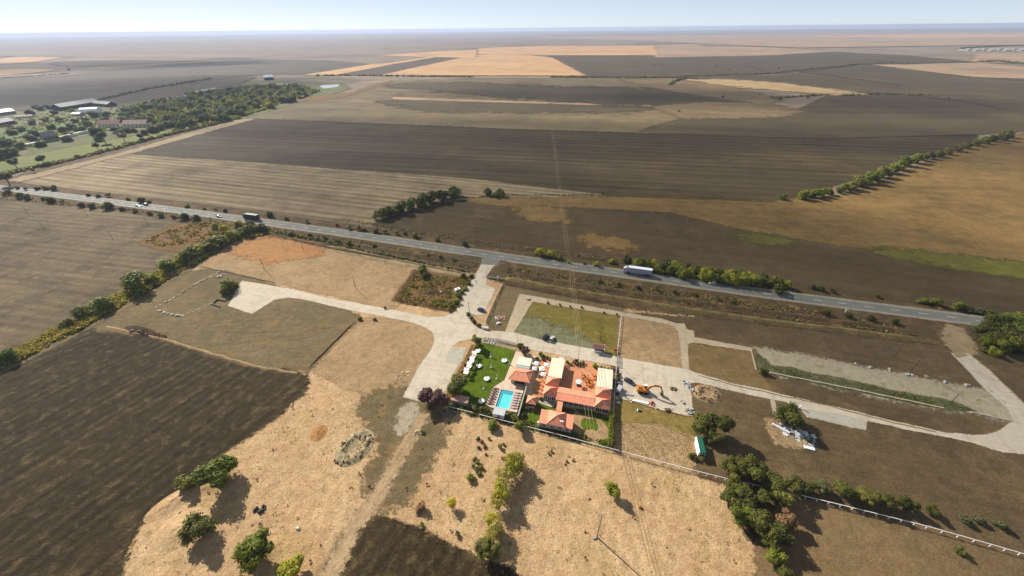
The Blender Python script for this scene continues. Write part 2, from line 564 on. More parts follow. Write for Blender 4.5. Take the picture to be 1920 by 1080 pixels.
M_mid = ground_mat('mid_field', S(156, 136, 98), S(116, 101, 72), S(98, 86, 62), big=260, mid=50, fine=4, grain=.10, cpatch=140, camt=.5,
                   streaks=((A_ROW2, 24, 1100, .12), (A_ROW2, 80, 900, .12)), bump=0)
M_mid2 = ground_mat('grey_field', S(106, 92, 64), S(88, 76, 53), S(130, 110, 78), big=240, mid=40, fine=3, grain=.10, cpatch=160, camt=.35,
                    streaks=((A_ROW2 + .1, 30, 800, .10),), bump=0)
M_farT = ground_mat('far_tan', S(238, 192, 138), S(212, 166, 116), S(190, 150, 110), big=300, mid=60, fine=8, grain=.08, streaks=((A_ROW2, 60, 1500, .08),), bump=0)
M_farP = ground_mat('far_pale', S(206, 172, 134), S(176, 148, 118), S(150, 128, 106), big=500, mid=90, fine=10, grain=.08, streaks=((A_ROW2, 80, 1800, .12),), bump=0)
M_farM = ground_mat('far_mauve', S(168, 146, 122), S(134, 116, 98), S(110, 98, 82), big=600, mid=90, fine=10, grain=.08, streaks=((A_ROW2, 70, 1600, .14),), bump=0)
M_farD = ground_mat('far_dark', S(108, 95, 76), S(90, 80, 64), S(124, 109, 86), big=400, mid=70, fine=8, grain=.08, streaks=((A_ROW2, 50, 1300, .12),), bump=0)
M_rough = ground_mat('rough_grass', S(156, 132, 94), S(124, 108, 80), S(150, 112, 74), big=70, mid=14, fine=3, grain=.14, cpatch=30, streaks=((A_ROW2, 14, 160, .14),), bump=0)
M_strawb = ground_mat('bright_straw', S(214, 182, 134), S(186, 156, 114), S(160, 136, 100), big=120, mid=20, fine=3, grain=.1, streaks=((A_ROW2, 14, 200, .12),), bump=0)
M_meadow = ground_mat('meadow', S(140, 146, 70), S(116, 126, 60), S(162, 146, 92), big=60, mid=10, fine=1.4, grain=.14, cpatch=30, bump=.2)
M_village = ground_mat('village_ground', S(124, 124, 72), S(96, 104, 56), S(156, 140, 100), big=70, mid=14, fine=2, grain=.2, cpatch=30, bump=.2)
M_verge = ground_mat('road_verge', S(122, 100, 70), S(92, 78, 54), S(160, 124, 82), big=18, mid=3, fine=.7, grain=.28, cpatch=8, camt=.6, bump=.8)
M_ochre = ground_mat('ochre_weeds', S(160, 116, 70), S(126, 96, 60), S(112, 104, 50), big=16, mid=2.4, fine=.6, grain=.3, cpatch=5, camt=.7, bump=.8)
M_conc = ground_mat('concrete', S(236, 222, 200), S(222, 207, 184), S(206, 192, 168), big=20, mid=2.4, fine=.35, grain=.07, cpatch=6, camt=.6, bump=.15, rough=.85, joints=(AX, 5.2), streaks=((AX, 1.6, 30, .04), (AX + 1.57, 1.8, 24, .03)))
M_conc2 = ground_mat('grey_concrete', S(216, 208, 190), S(200, 192, 174), S(186, 178, 160), big=8, mid=1.6, fine=.3, grain=.08, cpatch=3, bump=.15, rough=.85)
M_gravel = ground_mat('pale_gravel', S(204, 190, 162), S(182, 168, 138), S(140, 130, 98), big=16, mid=1.6, fine=.4, grain=.2, cpatch=3, camt=.5, bump=.5)
M_asph = ground_mat('asphalt', S(150, 149, 140), S(134, 133, 125), S(120, 118, 111), big=40, mid=4, fine=.3, grain=.08, streaks=((A_ROAD, 1.1, 90, .07),), bump=.1, rough=.8)
M_line = ground_mat('road_paint', RAW(.58, .56, .50), RAW(.44, .42, .37), None, big=4, mid=.6, fine=.2, grain=.12, bump=0, rough=.7)
M_track = ground_mat('pale_track', S(196, 172, 134), S(168, 146, 112), S(140, 120, 90), big=12, mid=2, fine=.5, grain=.2, bump=.4)
M_bank = ground_mat('bank_grass', S(176, 152, 98), S(146, 124, 80), S(112, 96, 62), big=10, mid=2, fine=.5, grain=.32, cpatch=4, camt=.6, bump=.8)
M_terra = ground_mat('terracotta_paving', S(244, 172, 130), S(232, 158, 118), S(214, 142, 106), big=9, mid=1.2, fine=.3, grain=.08, bump=.1, rough=.8)
M_deck = ground_mat('pink_deck', S(252, 228, 204), S(244, 214, 188), S(230, 198, 172), big=8, mid=1.2, fine=.3, grain=.06, bump=.1, rough=.8)
M_lawn = ground_mat('green_lawn', S(110, 130, 22), S(80, 106, 18), S(70, 92, 18), big=7, mid=2.2, fine=.35, grain=.24, cpatch=3, camt=.6, bump=.4, streaks=((AX, 1.4, 30, .07),))
M_rub = ground_mat('rubble_soil', S(214, 182, 138), S(174, 142, 104), S(140, 116, 82), big=4, mid=1.2, fine=.35, grain=.36, cpatch=1.6, camt=.7, bump=1)

M_rub2 = ground_mat('overgrown_rubble', S(214, 194, 154), S(172, 152, 116), S(140, 124, 90), big=4, mid=1.2, fine=.35, grain=.34, cpatch=1.6, camt=.7, bump=1)
# one sheet to the horizon
me = bpy.data.meshes.new('ground')
gv, gf = [(0, 0, 0)], []
RR = [60, 300, 1200, 4000, 10000, 21000]
NA = 96
for r in RR:
    for k in range(NA):
        t = 2 * math.pi * k / NA
        gv.append((r * math.cos(t), r * math.sin(t), 0))
for k in range(NA): gf.append((0, 1 + k, 1 + (k + 1) % NA))
for i in range(len(RR) - 1):
    for k in range(NA):
        a, b = 1 + i * NA + k, 1 + i * NA + (k + 1) % NA
        gf.append((a, a + NA, b + NA, b))
me.from_pydata(gv, [], gf)
me.materials.append(M_far)
tag(obj('ground', me), kind='structure')

F = sheet
# ---- far plain, strips towards the horizon
F('distant_field', [(0, 106), (0, 80), (880, 72), (1920, 61), (1920, 76), (1000, 84), (700, 104), (420, 110)], M_farM, .02)
F('distant_field', [(300, 87), (640, 80), (900, 79), (880, 82), (520, 87)], M_farP, .3)
F('distant_field', [(0, 112), (0, 121), (60, 117), (108, 109), (100, 105), (40, 107)], M_farT, .3)
F('distant_field', [(0, 131), (0, 142), (90, 134), (98, 131), (40, 130)], M_farT, .3)
F('distant_field', [(100, 120), (140, 126), (300, 118), (480, 108), (370, 102), (160, 104)], M_farM, .2)
F('distant_field', [(0, 148), (0, 210), (100, 203), (190, 188), (330, 162), (420, 147), (480, 141), (575, 140), (700, 121), (620, 113), (480, 110), (300, 122), (140, 140)], M_farD, .35)
F('distant_field', [(470, 111), (620, 114), (705, 121), (800, 107), (700, 103), (620, 97), (520, 99)], M_farM, .45)
F('distant_field', [(120, 200), (200, 188), (340, 163), (425, 148), (478, 145), (440, 160), (300, 186), (190, 196)], M_mid2, .45)
F('distant_field', [(700, 104), (770, 96), (890, 94), (890, 109), (806, 107)], M_farT, .5)
F('distant_field', [(575, 141), (700, 121), (800, 106), (812, 108), (722, 123), (628, 141)], M_farT, .55)
F('distant_field', [(640, 141), (812, 109), (890, 104), (722, 141)], M_mid2, .5)
F('distant_field', [(720, 141), (890, 104), (960, 101), (1033, 109), (1092, 142)], M_farT, .5)
F('distant_field', [(1035, 86), (1222, 86), (1231, 104), (1030, 104), (900, 102), (900, 90)], M_farT, .55)
F('distant_field', [(960, 78), (1205, 76), (1245, 82), (1130, 86), (1000, 85)], M_farM, .5)
F('distant_field', [(1000, 71), (1440, 65), (1920, 60), (1920, 84), (1500, 90), (1220, 77)], M_farP, .3)
F('distant_field', [(1224, 86), (1300, 83), (1560, 97), (1440, 104), (1232, 108)], M_farP, .5)
F('distant_field', [(1285, 77), (1440, 75), (1600, 85), (1330, 88)], M_farM, .6)
F('distant_field', [(1500, 68), (1920, 64), (1920, 70), (1700, 72)], M_farT, .6)
F('distant_field', [(1600, 74), (1800, 72), (1900, 80), (1640, 86)], M_farT, .65)
F('distant_field', [(1033, 108), (1092, 143), (1260, 145), (1320, 149), (1440, 138), (1420, 121), (1290, 107), (1140, 104), (1035, 104)], M_mid2, .5)
F('distant_field', [(1232, 108), (1340, 102), (1560, 98), (1700, 105), (1830, 117), (1690, 121), (1600, 121), (1530, 132), (1450, 138), (1400, 120)], M_mid2, .55)
F('distant_field', [(1640, 122), (1830, 118), (1920, 127), (1920, 148), (1830, 145), (1700, 131)], M_farP, .6)
F('distant_field', [(1828, 118), (1836, 101), (1920, 101), (1920, 119)], M_farP, .65)
F('distant_field', [(1500, 138), (1620, 122), (1700, 131), (1830, 145), (1920, 149), (1920, 212), (1830, 194), (1690, 176), (1560, 173), (1440, 158), (1320, 149)], M_mid2, .5)
F('distant_field', [(1290, 149), (1330, 149), (1440, 156), (1560, 170), (1610, 178), (1560, 177), (1380, 162)], M_strawb, .6, fw=40)
# ---- middle fields north of the road
F('harvested_field', [(455, 221), (545, 195), (640, 180), (735, 152), (890, 146), (1245, 147), (1275, 165), (1400, 190), (1500, 214), (1640, 232), (1540, 259), (960, 241)], M_mid, .1)
F('field_band', [(740, 160), (888, 158), (1040, 166), (1250, 170), (1390, 193), (1240, 196), (1060, 186), (860, 170)], M_mid2, .2, fw=70)
F('field_band', [(740, 183), (960, 190), (1222, 198), (1217, 200), (960, 193), (738, 186)], M_farP, .25)
F('field_band', [(720, 190), (900, 190), (1215, 202), (1150, 209), (820, 207)], M_mid2, .2, fw=40)
F('harvested_field', [(1290, 221), (1490, 211), (1560, 178), (1690, 176), (1830, 194), (1920, 211), (1920, 245), (1830, 251), (1540, 259), (1200, 247)], M_mid2, .15)
F('rough_patch', [(1236, 201), (1330, 194), (1440, 196), (1492, 209), (1440, 219), (1290, 221)], M_rough, .35, fw=25)
F('rough_patch', [(1180, 152), (1270, 150), (1360, 165), (1440, 185), (1420, 192), (1300, 176), (1240, 165)], M_rough, .3, fw=40)
F('harvested_field', [(230, 289), (460, 221), (960, 240), (1540, 258), (1830, 250), (1822, 266), (1700, 300), (1600, 335), (1500, 366), (1450, 379), (1200, 371), (960, 346), (880, 336), (480, 306)], M_dark, .06)
F('harvested_field', [(28, 343), (230, 289), (480, 306), (880, 336), (960, 346), (1130, 366), (1040, 368), (905, 366), (872, 374), (800, 380), (696, 418), (640, 421), (400, 388), (200, 364)], M_strip, .07)
F('field_path', [(455, 221), (545, 195), (560, 197), (480, 222), (250, 286), (40, 340), (20, 338), (228, 288)], M_track, .09)
F('harvested_field', [(872, 376), (905, 369), (1060, 366), (1450, 379), (1595, 366), (1790, 284), (1925, 248), (1925, 494), (1600, 462), (1400, 431), (1260, 397), (1060, 386), (960, 388)], M_gold, .064, fw=4)
F('harvested_field', [(700, 419), (800, 384), (872, 376), (960, 388), (1060, 386), (1260, 397), (1400, 431), (1600, 462), (1925, 494), (1925, 590), (1850, 590), (1480, 541), (1200, 500), (900, 463), (760, 437)], M_dark2, .05, fw=4)
F('green_flush', [(1640, 471), (1720, 476), (1925, 499), (1925, 518), (1800, 500), (1690, 482)], M_green, .09, fw=11)
F('green_flush', [(1385, 441), (1430, 442), (1480, 452), (1430, 453)], M_green, .09, fw=11)
F('pale_patch', [(1095, 444), (1145, 448), (1180, 461), (1170, 464), (1115, 455)], M_gold, .09, fw=14)
F('pale_patch', [(970, 392), (1040, 396), (1055, 412), (1000, 404)], M_gold, .09, fw=16)
# ---- village
F('village_ground', [(0, 300), (0, 206), (190, 192), (330, 178), (480, 152), (640, 157), (655, 168), (545, 196), (455, 222), (330, 243), (200, 262)], M_village, .08)
F('meadow', [(0, 322), (0, 285), (90, 268), (205, 250), (330, 228), (400, 226), (330, 246), (240, 272), (100, 303)], M_meadow, .12)
F('pond', [(598, 163), (606, 160), (638, 158.5), (634, 163), (608, 167)], mat('pond_water', S(205, 214, 204), .15, .05, .01), .3, jit=1, fw=0)
F('pond', [(478, 160), (500, 157), (545, 158), (546, 164), (485, 165)], bpy.data.materials['pond_water'], .3, jit=1, fw=0)
F('bare_earth', [(540, 190), (575, 183), (660, 175), (700, 160), (735, 152), (690, 168), (640, 183), (610, 188)], M_ochre, .3)
F('field_path', [(20, 338), (100, 304), (240, 273), (330, 247), (440, 224), (456, 224), (340, 254), (240, 283), (100, 315), (30, 344)], M_verge, .13)
# ---- verges of the main road
F('road_verge', [(0, 334), (28, 343), (200, 363), (400, 387), (640, 420), (760, 437), (900, 462), (1200, 500), (1480, 541), (1850, 590), (1925, 590),
                 (1925, 660), (1720, 640), (1440, 606), (1170, 574), (940, 528), (900, 512), (620, 462), (440, 432), (200, 390), (0, 372)], M_verge, .075)
# ---- south of the road
F('dry_grass_field', [(-320, 1160), (-200, 760), (130, 612), (350, 500), (470, 426), (900, 508), (1170, 572), (1300, 590), (1380, 900), (1440, 1040), (1500, 1300), (960, 1400)], M_dry, .02)
F('stubble_field', [(-60, 362), (0, 372), (200, 392), (330, 412), (400, 412), (470, 426), (430, 446), (350, 487), (240, 552), (130, 612), (0, 682), (-120, 740), (-400, 560)], M_left, .03)
F('weedy_plot', [(264, 455), (322, 424), (400, 410), (450, 425), (440, 440), (395, 455), (340, 472), (300, 466)], M_ochre, .06)
F('hedge_ground', [(490, 425), (520, 436), (440, 452), (345, 512), (250, 570), (120, 640), (0, 700), (-60, 720), (-60, 690), (0, 672), (140, 598), (250, 532), (345, 478), (430, 440)], M_lotA, .07)
F('ploughed_field', [(-200, 800), (0, 695), (140, 622), (190, 615), (300, 634), (480, 689), (560, 700), (576, 712), (562, 746), (400, 862), (335, 918), (252, 985), (222, 1050), (212, 1110), (-300, 1150)], M_plough, .046, sm=1)
F('rough_lot', [(180, 612), (250, 570), (350, 512), (405, 502), (470, 522), (560, 560), (640, 582), (672, 596), (576, 694), (480, 682), (300, 630)], M_lotA, .05)
F('orange_grass', [(372, 498), (440, 453), (480, 440), (620, 462), (785, 504), (742, 575), (735, 578), (640, 556), (520, 530), (420, 506)], M_lotC, .058, fw=2)
F('orange_grass', [(450, 472), (468, 456), (500, 449), (556, 458), (600, 476), (570, 478), (540, 480), (515, 486), (490, 480)], M_orange, .08, sm=1, fw=11)
F('tan_lot', [(592, 692), (640, 640), (690, 598), (730, 601), (790, 611), (812, 626), (816, 640), (800, 672), (770, 715), (755, 738), (700, 742), (640, 720)], M_lotC, .054)
F('weedy_ground', [(690, 745), (760, 738), (790, 760), (830, 800), (780, 880), (720, 950), (700, 900), (740, 830), (700, 780)], M_lotA, .06, sm=2, fw=7)
F('weedy_plot', [(740, 563), (780, 508), (885, 522), (858, 584)], M_ochre, .07)
F('brown_field_corner', [(590, 1110), (616, 1050), (645, 1000), (690, 967), (760, 982), (850, 1028), (905, 1052), (960, 1075), (1010, 1110)], M_plough, .05, sm=1)
F('brown_ground', [(1152, 700), (1166, 588), (1440, 606), (1720, 640), (1830, 640), (2100, 700), (2100, 1200), (1480, 1110), (1440, 1040), (1400, 985), (1372, 940), (1366, 905), (1300, 880), (1300, 790), (1160, 745)], M_lotB, .03)
F('brown_ground', [(2100, 700), (1925, 660), (1800, 640), (1925, 590), (2100, 600)], M_lotA, .035)
F('brown_ground', [(1440, 1200), (1420, 1010), (1480, 930), (1700, 980), (1925, 1045), (2100, 1100), (2100, 1300)], ground_mat('pale_brown_lot', S(154, 127, 90), S(128, 104, 72), S(122, 110, 76), big=22, mid=3, fine=.55, grain=.26, cpatch=9, camt=.5, bump=.6), .045)
F('dug_over_plot', [(1153, 787), (1240, 790), (1300, 815), (1300, 870), (1290, 886), (1155, 850)], M_rub, .05)
F('weedy_ground', [(1155, 748), (1240, 766), (1300, 785), (1300, 816), (1238, 792), (1153, 788)], ground_mat('yellow_grass', S(172, 146, 84), S(140, 122, 66), S(112, 106, 50), big=10, mid=2, fine=.5, grain=.26, cpatch=4, bump=.6), .055)
F('grass_plot', [(962, 626), (998, 566), (1160, 593), (1152, 668)], M_olive, .06)
F('sparse_gravel', [(1000, 634), (1040, 612), (1090, 640), (1110, 655), (1100, 652)], ground_mat('grassy_gravel', S(156, 152, 128), S(124, 124, 78), S(110, 110, 56), big=6, mid=1.4, fine=.4, grain=.22, cpatch=2.5, camt=.8, bump=.4), .07, sm=1, fw=7)
F('sparse_gravel', [(965, 624), (985, 600), (1030, 606), (1010, 632)], bpy.data.materials['grassy_gravel'], .075, sm=2, fw=6)
F('brown_plot', [(1166, 595), (1238, 606), (1266, 614), (1272, 624), (1279, 690), (1164, 671)], M_lotC, .064)
F('brown_plot', [(918, 615), (950, 532), (1165, 578), (1160, 586), (990, 553), (976, 551), (948, 622)], M_lotA, .055)
F('brown_plot', [(1291, 645), (1410, 660), (1422, 700), (1445, 735), (1302, 698), (1291, 690)], ground_mat('ochre_lot', S(164, 134, 90), S(132, 108, 70), S(118, 106, 62), big=14, mid=2.4, fine=.5, grain=.24, cpatch=6, bump=.6), .068)
F('gravel_yard', [(1421, 655), (1604, 686), (1707, 707), (1796, 727), (1853, 735), (1893, 769), (1897, 788), (1822, 772), (1772, 765), (1604, 733), (1466, 703), (1430, 680)], M_gravel, .06)
F('weedy_ground', [(1420, 664), (1446, 687), (1530, 703), (1620, 722), (1720, 745), (1790, 755), (1826, 770), (1772, 765), (1604, 733), (1466, 703), (1424, 690)], M_weed, .08, fw=1.6)

# ---- concrete lanes and yards: slabs a few centimetres proud of the soil
def slab(name, px, m, h=.10, local=False):
    o = sheet(name, px, m, h, jit=.16, step=2.0, local=local, fw=.6)
    return o
slab('concrete_lane', [(904, 495), (932, 496.5), (925, 499), (913, 515), (911, 535), (928, 543), (905, 591), (878, 588.5), (874, 592), (880, 602), (893, 614), (910, 621),
                       (948, 622.6), (960, 623.5), (1016, 638), (1112, 655.5), (1148, 668), (1167, 672), (1213, 680), (1280, 692), (1291, 694), (1302, 699), (1371, 719), (1440, 733.5),
                       (1466, 741), (1556, 761), (1672, 790), (1775, 812.5), (1827, 818), (1852, 815), (1872, 811), (1884, 802), (1899, 790), (1893, 769), (1853, 735), (1784, 663), (1811, 663),
                       (1850, 695), (1925, 768), (1925, 851), (1879, 847), (1810, 826), (1707, 806), (1624, 788.6), (1623, 806), (1552, 790), (1514, 781), (1506, 772), (1500, 763), (1466, 752.5),
                       (1440, 747), (1356, 728.5), (1307, 716.5), (1294, 718), (1297, 779), (1240, 769), (1212, 759), (1163, 746.5), (1163, 688),
                       (1142, 683), (1096, 675), (1036, 663), (1000, 655), (970, 649), (905, 637), (883, 635), (862, 639), (846, 651), (873, 654.5), (834, 732), (824, 754),
                       (788, 752), (757, 743.5), (788, 686), (809, 656), (816, 638), (812, 622), (792, 610), (760, 601.5), (692, 588), (633, 576), (575, 562), (543, 557.5), (514, 562), (473, 588), (429, 573), (454, 527), (552, 544),
                       (613, 559), (738, 582), (802, 595), (832, 594), (848, 589), (856, 583), (872, 548), (893, 513)], M_conc, .10)
slab('concrete_patch', [(846, 653), (872, 656), (862, 682), (836, 676)], M_conc2, .125)
slab('concrete_patch', [(1514, 779), (1506, 768), (1560, 776), (1620, 790), (1621, 804), (1552, 788.5)], M_conc2, .125)
slab('concrete_path', [(975, 552), (990, 554), (1166, 585.6), (1240, 598.5), (1268, 606.7), (1283, 607), (1287, 620), (1290.5, 693), (1280, 691), (1273, 622), (1262, 611), (1240, 605), (1173, 593), (998, 565), (962, 624), (948, 621.5)], ground_mat('path_concrete', S(222, 200, 168), S(204, 184, 154), S(184, 166, 136), big=10, mid=1.5, fine=.3, grain=.1, cpatch=3, bump=.15), .085)
slab('concrete_path', [(1287.5, 618.5), (1299.5, 620), (1300.5, 633), (1411, 653), (1408, 658.5), (1301, 642), (1288, 645)], bpy.data.materials['path_concrete'], .11)
slab('concrete_path', [(1445, 750), (1452, 752), (1462, 790), (1455, 790)], bpy.data.materials['path_concrete'], .08)
slab('road_mouth', [(903, 495), (905, 484), (938, 488), (932, 497)], M_asph, .13)
F('dirt_track', [(620, 459), (720, 484), (880, 515), (884, 519), (800, 503), (700, 483), (618, 463)], M_track, .12)
F('dirt_track', [(1786, 613), (1800, 618), (1812, 640), (1822, 660), (1790, 663), (1776, 640)], M_track, .12)
F('wheel_track', [(652, 1000), (706, 925), (788, 778), (797, 780), (712, 930), (662, 1000), (612, 1110), (590, 1110)], ground_mat('worn_soil', S(216, 184, 144), S(188, 158, 120), S(172, 152, 112), big=9, mid=2, fine=.5, grain=.2, streaks=((ang((600, 1080), (790, 780)), 1.2, 40, .14),), bump=.5), .07, fw=3.2)
F('bare_patch', [(745, 800), (765, 755), (780, 760), (770, 790), (752, 812)], M_gravel, .09, sm=1, fw=3)

# ---- main road
ROADC = [(-900, 466), (-700, 413), (-457, 341.5), (-340, 308), (-224, 274.5), (-150, 252), (-92, 234), (0, 204), (61.6, 185.4), (132, 164), (222, 139), (330, 108), (500, 60)]
def catm(p, k=6):
    o = []
    P_ = [Vector((a, b, 0)) for a, b in p]
    for i in range(len(P_) - 1):
        a, b, c, d = P_[max(i - 1, 0)], P_[i], P_[i + 1], P_[min(i + 2, len(P_) - 1)]
        for j in range(k):
            t = j / k
            o.append(.5 * ((2 * b) + (c - a) * t + (2 * a - 5 * b + 4 * c - d) * t * t + (3 * b - a - 3 * c + d) * t ** 3))
    o.append(P_[-1])
    return o
RC = catm(ROADC)
road = strip('main_road', RC, 8.4, M_asph, .16)
def at_len(pts, s):
    for i in range(len(pts) - 1):
        L_ = (pts[i + 1] - pts[i]).length
        if s <= L_: return pts[i] + (pts[i + 1] - pts[i]) * (s / L_), (pts[i + 1] - pts[i]).normalized()
        s -= L_
    return pts[-1], (pts[-1] - pts[-2]).normalized()
def near_s(p):
    best = (1e9, 0); s = 0
    for i in range(len(RC) - 1):
        for j in range(8):
            q = RC[i] + (RC[i + 1] - RC[i]) * (j / 8)
            d = (Vector((p[0], p[1], 0)) - q).length
            if d < best[0]: best = (d, s + (RC[i + 1] - RC[i]).length * j / 8)
        s += (RC[i + 1] - RC[i]).length
    return best[1]
def road_off(off, s0, s1, st=8):
    o = []
    s = s0
    while s <= s1:
        p, d = at_len(RC, s)
        o.append(p + Vector((-d.y, d.x, 0)) * off)
        s += st
    return o
S0, S1 = near_s((-620, 390)), near_s((300, 116))
sD = near_s((3.7, 202.4))
dash_me = MB().box(-1.8, 1.8, -.15, .15, 0, .012).mesh('lane_dash', M_line)
s = sD - 11.1 * int((sD - S0) / 11.1)
while s < S1:
    p, d = at_len(RC, s)
    o = obj('lane_dash', dash_me, road, (p.x, p.y, .166), math.atan2(d.y, d.x))
    s += 11.1
sMouth = near_s(tuple(G(918, 490))[:2])
strip('edge_line', road_off(-3.7, S0, sMouth - 9), .22, M_line, .168, None, road)
strip('edge_line', road_off(-3.7, sMouth + 8, near_s((215, 140))), .22, M_line, .168, None, road)
strip('edge_line', road_off(3.7, S0, S1), .16, M_line, .168, None, road)
for k in range(7):
    p, d = at_len(RC, sMouth - 7 + k * 2.2)
    q = p + Vector((d.y, -d.x, 0)) * 3.7
    obj('give_way_dash', MB().box(-.45, .45, -.12, .12, 0, .012).mesh('give_way_dash', M_line) if k == 0 else bpy.data.meshes['give_way_dash'], road, (q.x, q.y, .166), math.atan2(d.y, d.x))
strip('road_shoulder', road_off(-4.6, S0, sMouth - 10), .9, M_track, .13)
strip('road_shoulder', road_off(-4.6, sMouth + 10, S1), .9, M_track, .13)
strip('road_shoulder', road_off(4.55, S0, S1), .8, M_track, .13)

# ---- banks and mounds
bank('earth_bank', [G(946, 521), G(1040, 540), G(1170, 562), G(1300, 583), G(1440, 603), G(1600, 622), G(1722, 637)], 4.2, 1.3, M_bank, 1)
bank('earth_bank', [G(620, 461), G(720, 483), G(800, 499), G(878, 514)], 2.6, .6, M_bank, 2)
bank('earth_bank', [G(470, 428), G(560, 452), G(640, 469), G(760, 490)], 3, .7, M_verge, 3)
bank('ditch_bank', [G(960, 512), G(1100, 536), G(1250, 560), G(1400, 580), G(1560, 602), G(1720, 624)], 5, .9, M_verge, 5)
bank('ditch_bank', [G(640, 455), G(760, 474), G(890, 500)], 5, .8, M_verge, 6)
bank('earth_bank', [G(150, 612), G(60, 655), G(-30, 700)], 4, .8, M_bank, 7)
mound('earth_mound', G(352, 985), 9.5, 6.5, 1.0, M_dry, .5, 1, rough=.4)
mound('earth_mound', G(318, 945), 7, 3.6, .5, M_dry, .9, 2, rough=.5)
mound('earth_mound', G(395, 905), 6, 4.5, .7, M_dry, .2, 3, rough=.4)
mound('earth_mound', G(490, 1035), 6, 4, .8, M_dry, .2, 4)
tag(mound('rubble_ring', G(666, 838), 5.8, 7.6, .7, M_rub2, -.35, 5, ring=True, rough=.9, nr=16, na=52), kind='structure')
mound('rubble_ring', G(1325, 738), 5.5, 4.5, .6, M_rub, .1, 6, ring=True, rough=.9, nr=14, na=44)
mound('weed_mound', G(598, 812), 3.0, 3.6, .5, M_orange, 0, 7, rough=.6)
mound('weed_mound', G(806, 548), 4.6, 3.6, .9, ground_mat('dead_weeds', S(112, 92, 70), S(88, 74, 58), S(124, 104, 70), big=5, mid=1, fine=.3, grain=.35, bump=1), 0, 8, rough=.6)
mound('rough_ground', G(265, 622), 12, 3, .9, M_plough, -.35, 9, rough=.6)

bank('plot_edge', [G(574, 695), G(618, 650), G(666, 602)], 1.2, .45, M_verge, 11)
bank('plot_edge', [G(372, 499), G(400, 505), G(470, 521), G(520, 531)], 1.0, .35, M_verge, 12)
bank('plot_edge', [G(196, 612), G(300, 634), G(400, 664), G(480, 688), G(560, 700)], 1.6, .4, M_lotC, 13)
bank('plot_edge', [G(1160, 748), G(1200, 757), G(1238, 770), G(1296, 784)], 1.0, .25, M_ochre, 14)
bank('plot_edge', [G(1296, 700), G(1370, 721), G(1440, 736), G(1560, 763), G(1672, 792), G(1772, 813)], 1.0, .22, M_bank, 15)

# ================================================================== THE RESORT
W_cream = mat('cream_wall', S(232, 220, 196), .8, .06, .8)
W_white = mat('white_paint', RAW(.76, .74, .71), .6, .05, 1.5)
W_grey = mat('grey_wall', S(186, 178, 168), .85, .1, 1.0)
R_cream = mat('cream_sheet_roof', RAW(.62, .56, .39), .6, .07, .5)
R_red = tile_roof_mat('terracotta_tiles', RAW(.66, .245, .135))
R_red2 = tile_roof_mat('terracotta_tiles_across', RAW(.66, .245, .135), False)
R_pink = mat('faded_pink_roof', S(236, 176, 152), .8, .25, 1.4)
R_blue = mat('pale_blue_awning', S(196, 208, 222), .6, .05, 2)
R_brown = mat('brown_shingle_roof', S(142, 104, 92), .85, .12, 1.5)
R_green = mat('green_metal_roof', S(44, 118, 92), .5, .1, 1.0)
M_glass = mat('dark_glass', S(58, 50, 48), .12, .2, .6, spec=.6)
M_frame = mat('white_frame', RAW(.70, .68, .63), .6, .04, 3)
M_wood = mat('weathered_wood', S(128, 100, 72), .9, .25, 3)
M_wood2 = mat('dark_stake_wood', S(106, 84, 58), .9, .25, 3)
M_white2 = mat('white_rail', RAW(.72, .66, .60), .6, .08, 2)
M_grey = mat('grey_metal', S(150, 148, 144), .5, .08, 2, metal=.3)
M_black = mat('black_rubber', S(38, 38, 40), .8, .1, 3)
M_stone = mat('pale_stone', S(206, 192, 166), .9, .2, 2)

def thing(name, label, cat, u, v, rz=AX, z=0.0, group=None):
    e = empty(name, LW(u, v, z), rz)
    return tag(e, label, cat, group)

def hip_lines(parent, z0, z1, corners, apex, r=.09):
    for c in corners:
        MB().tube((c[0], c[1], z0 + .02), (apex[0], apex[1], z1 + .03), r, r, 5).build('ridge_tile', R_ridge, parent)
R_ridge = mat('ridge_tiles', RAW(.72, .36, .22), .85, .12, 2)

def window(parent, x, y, w, z0, z1, cols=1, dirx=True, name='window'):
    """frame with its own depth, panes set back in it; x along the wall, y the wall face (looking to -y)"""
    f = MB()
    t = .09
    for k in range(cols + 1):
        xx = x + w * k / cols
        f.box(xx - t / 2, xx + t / 2, y - .07, y + .03, z0, z1)
    for zz in (z0, z1 - t):
        f.box(x - t / 2, x + w + t / 2, y - .06, y + .02, zz, zz + t)
    fo = f.build(name, M_frame, parent)
    for k in range(cols):
        a = x + w * k / cols + t / 2; b = x + w * (k + 1) / cols - t / 2
        MB().box(a, b, y - .02, y + .005, z0 + t, z1 - t).build('pane', M_glass, fo)
    return fo

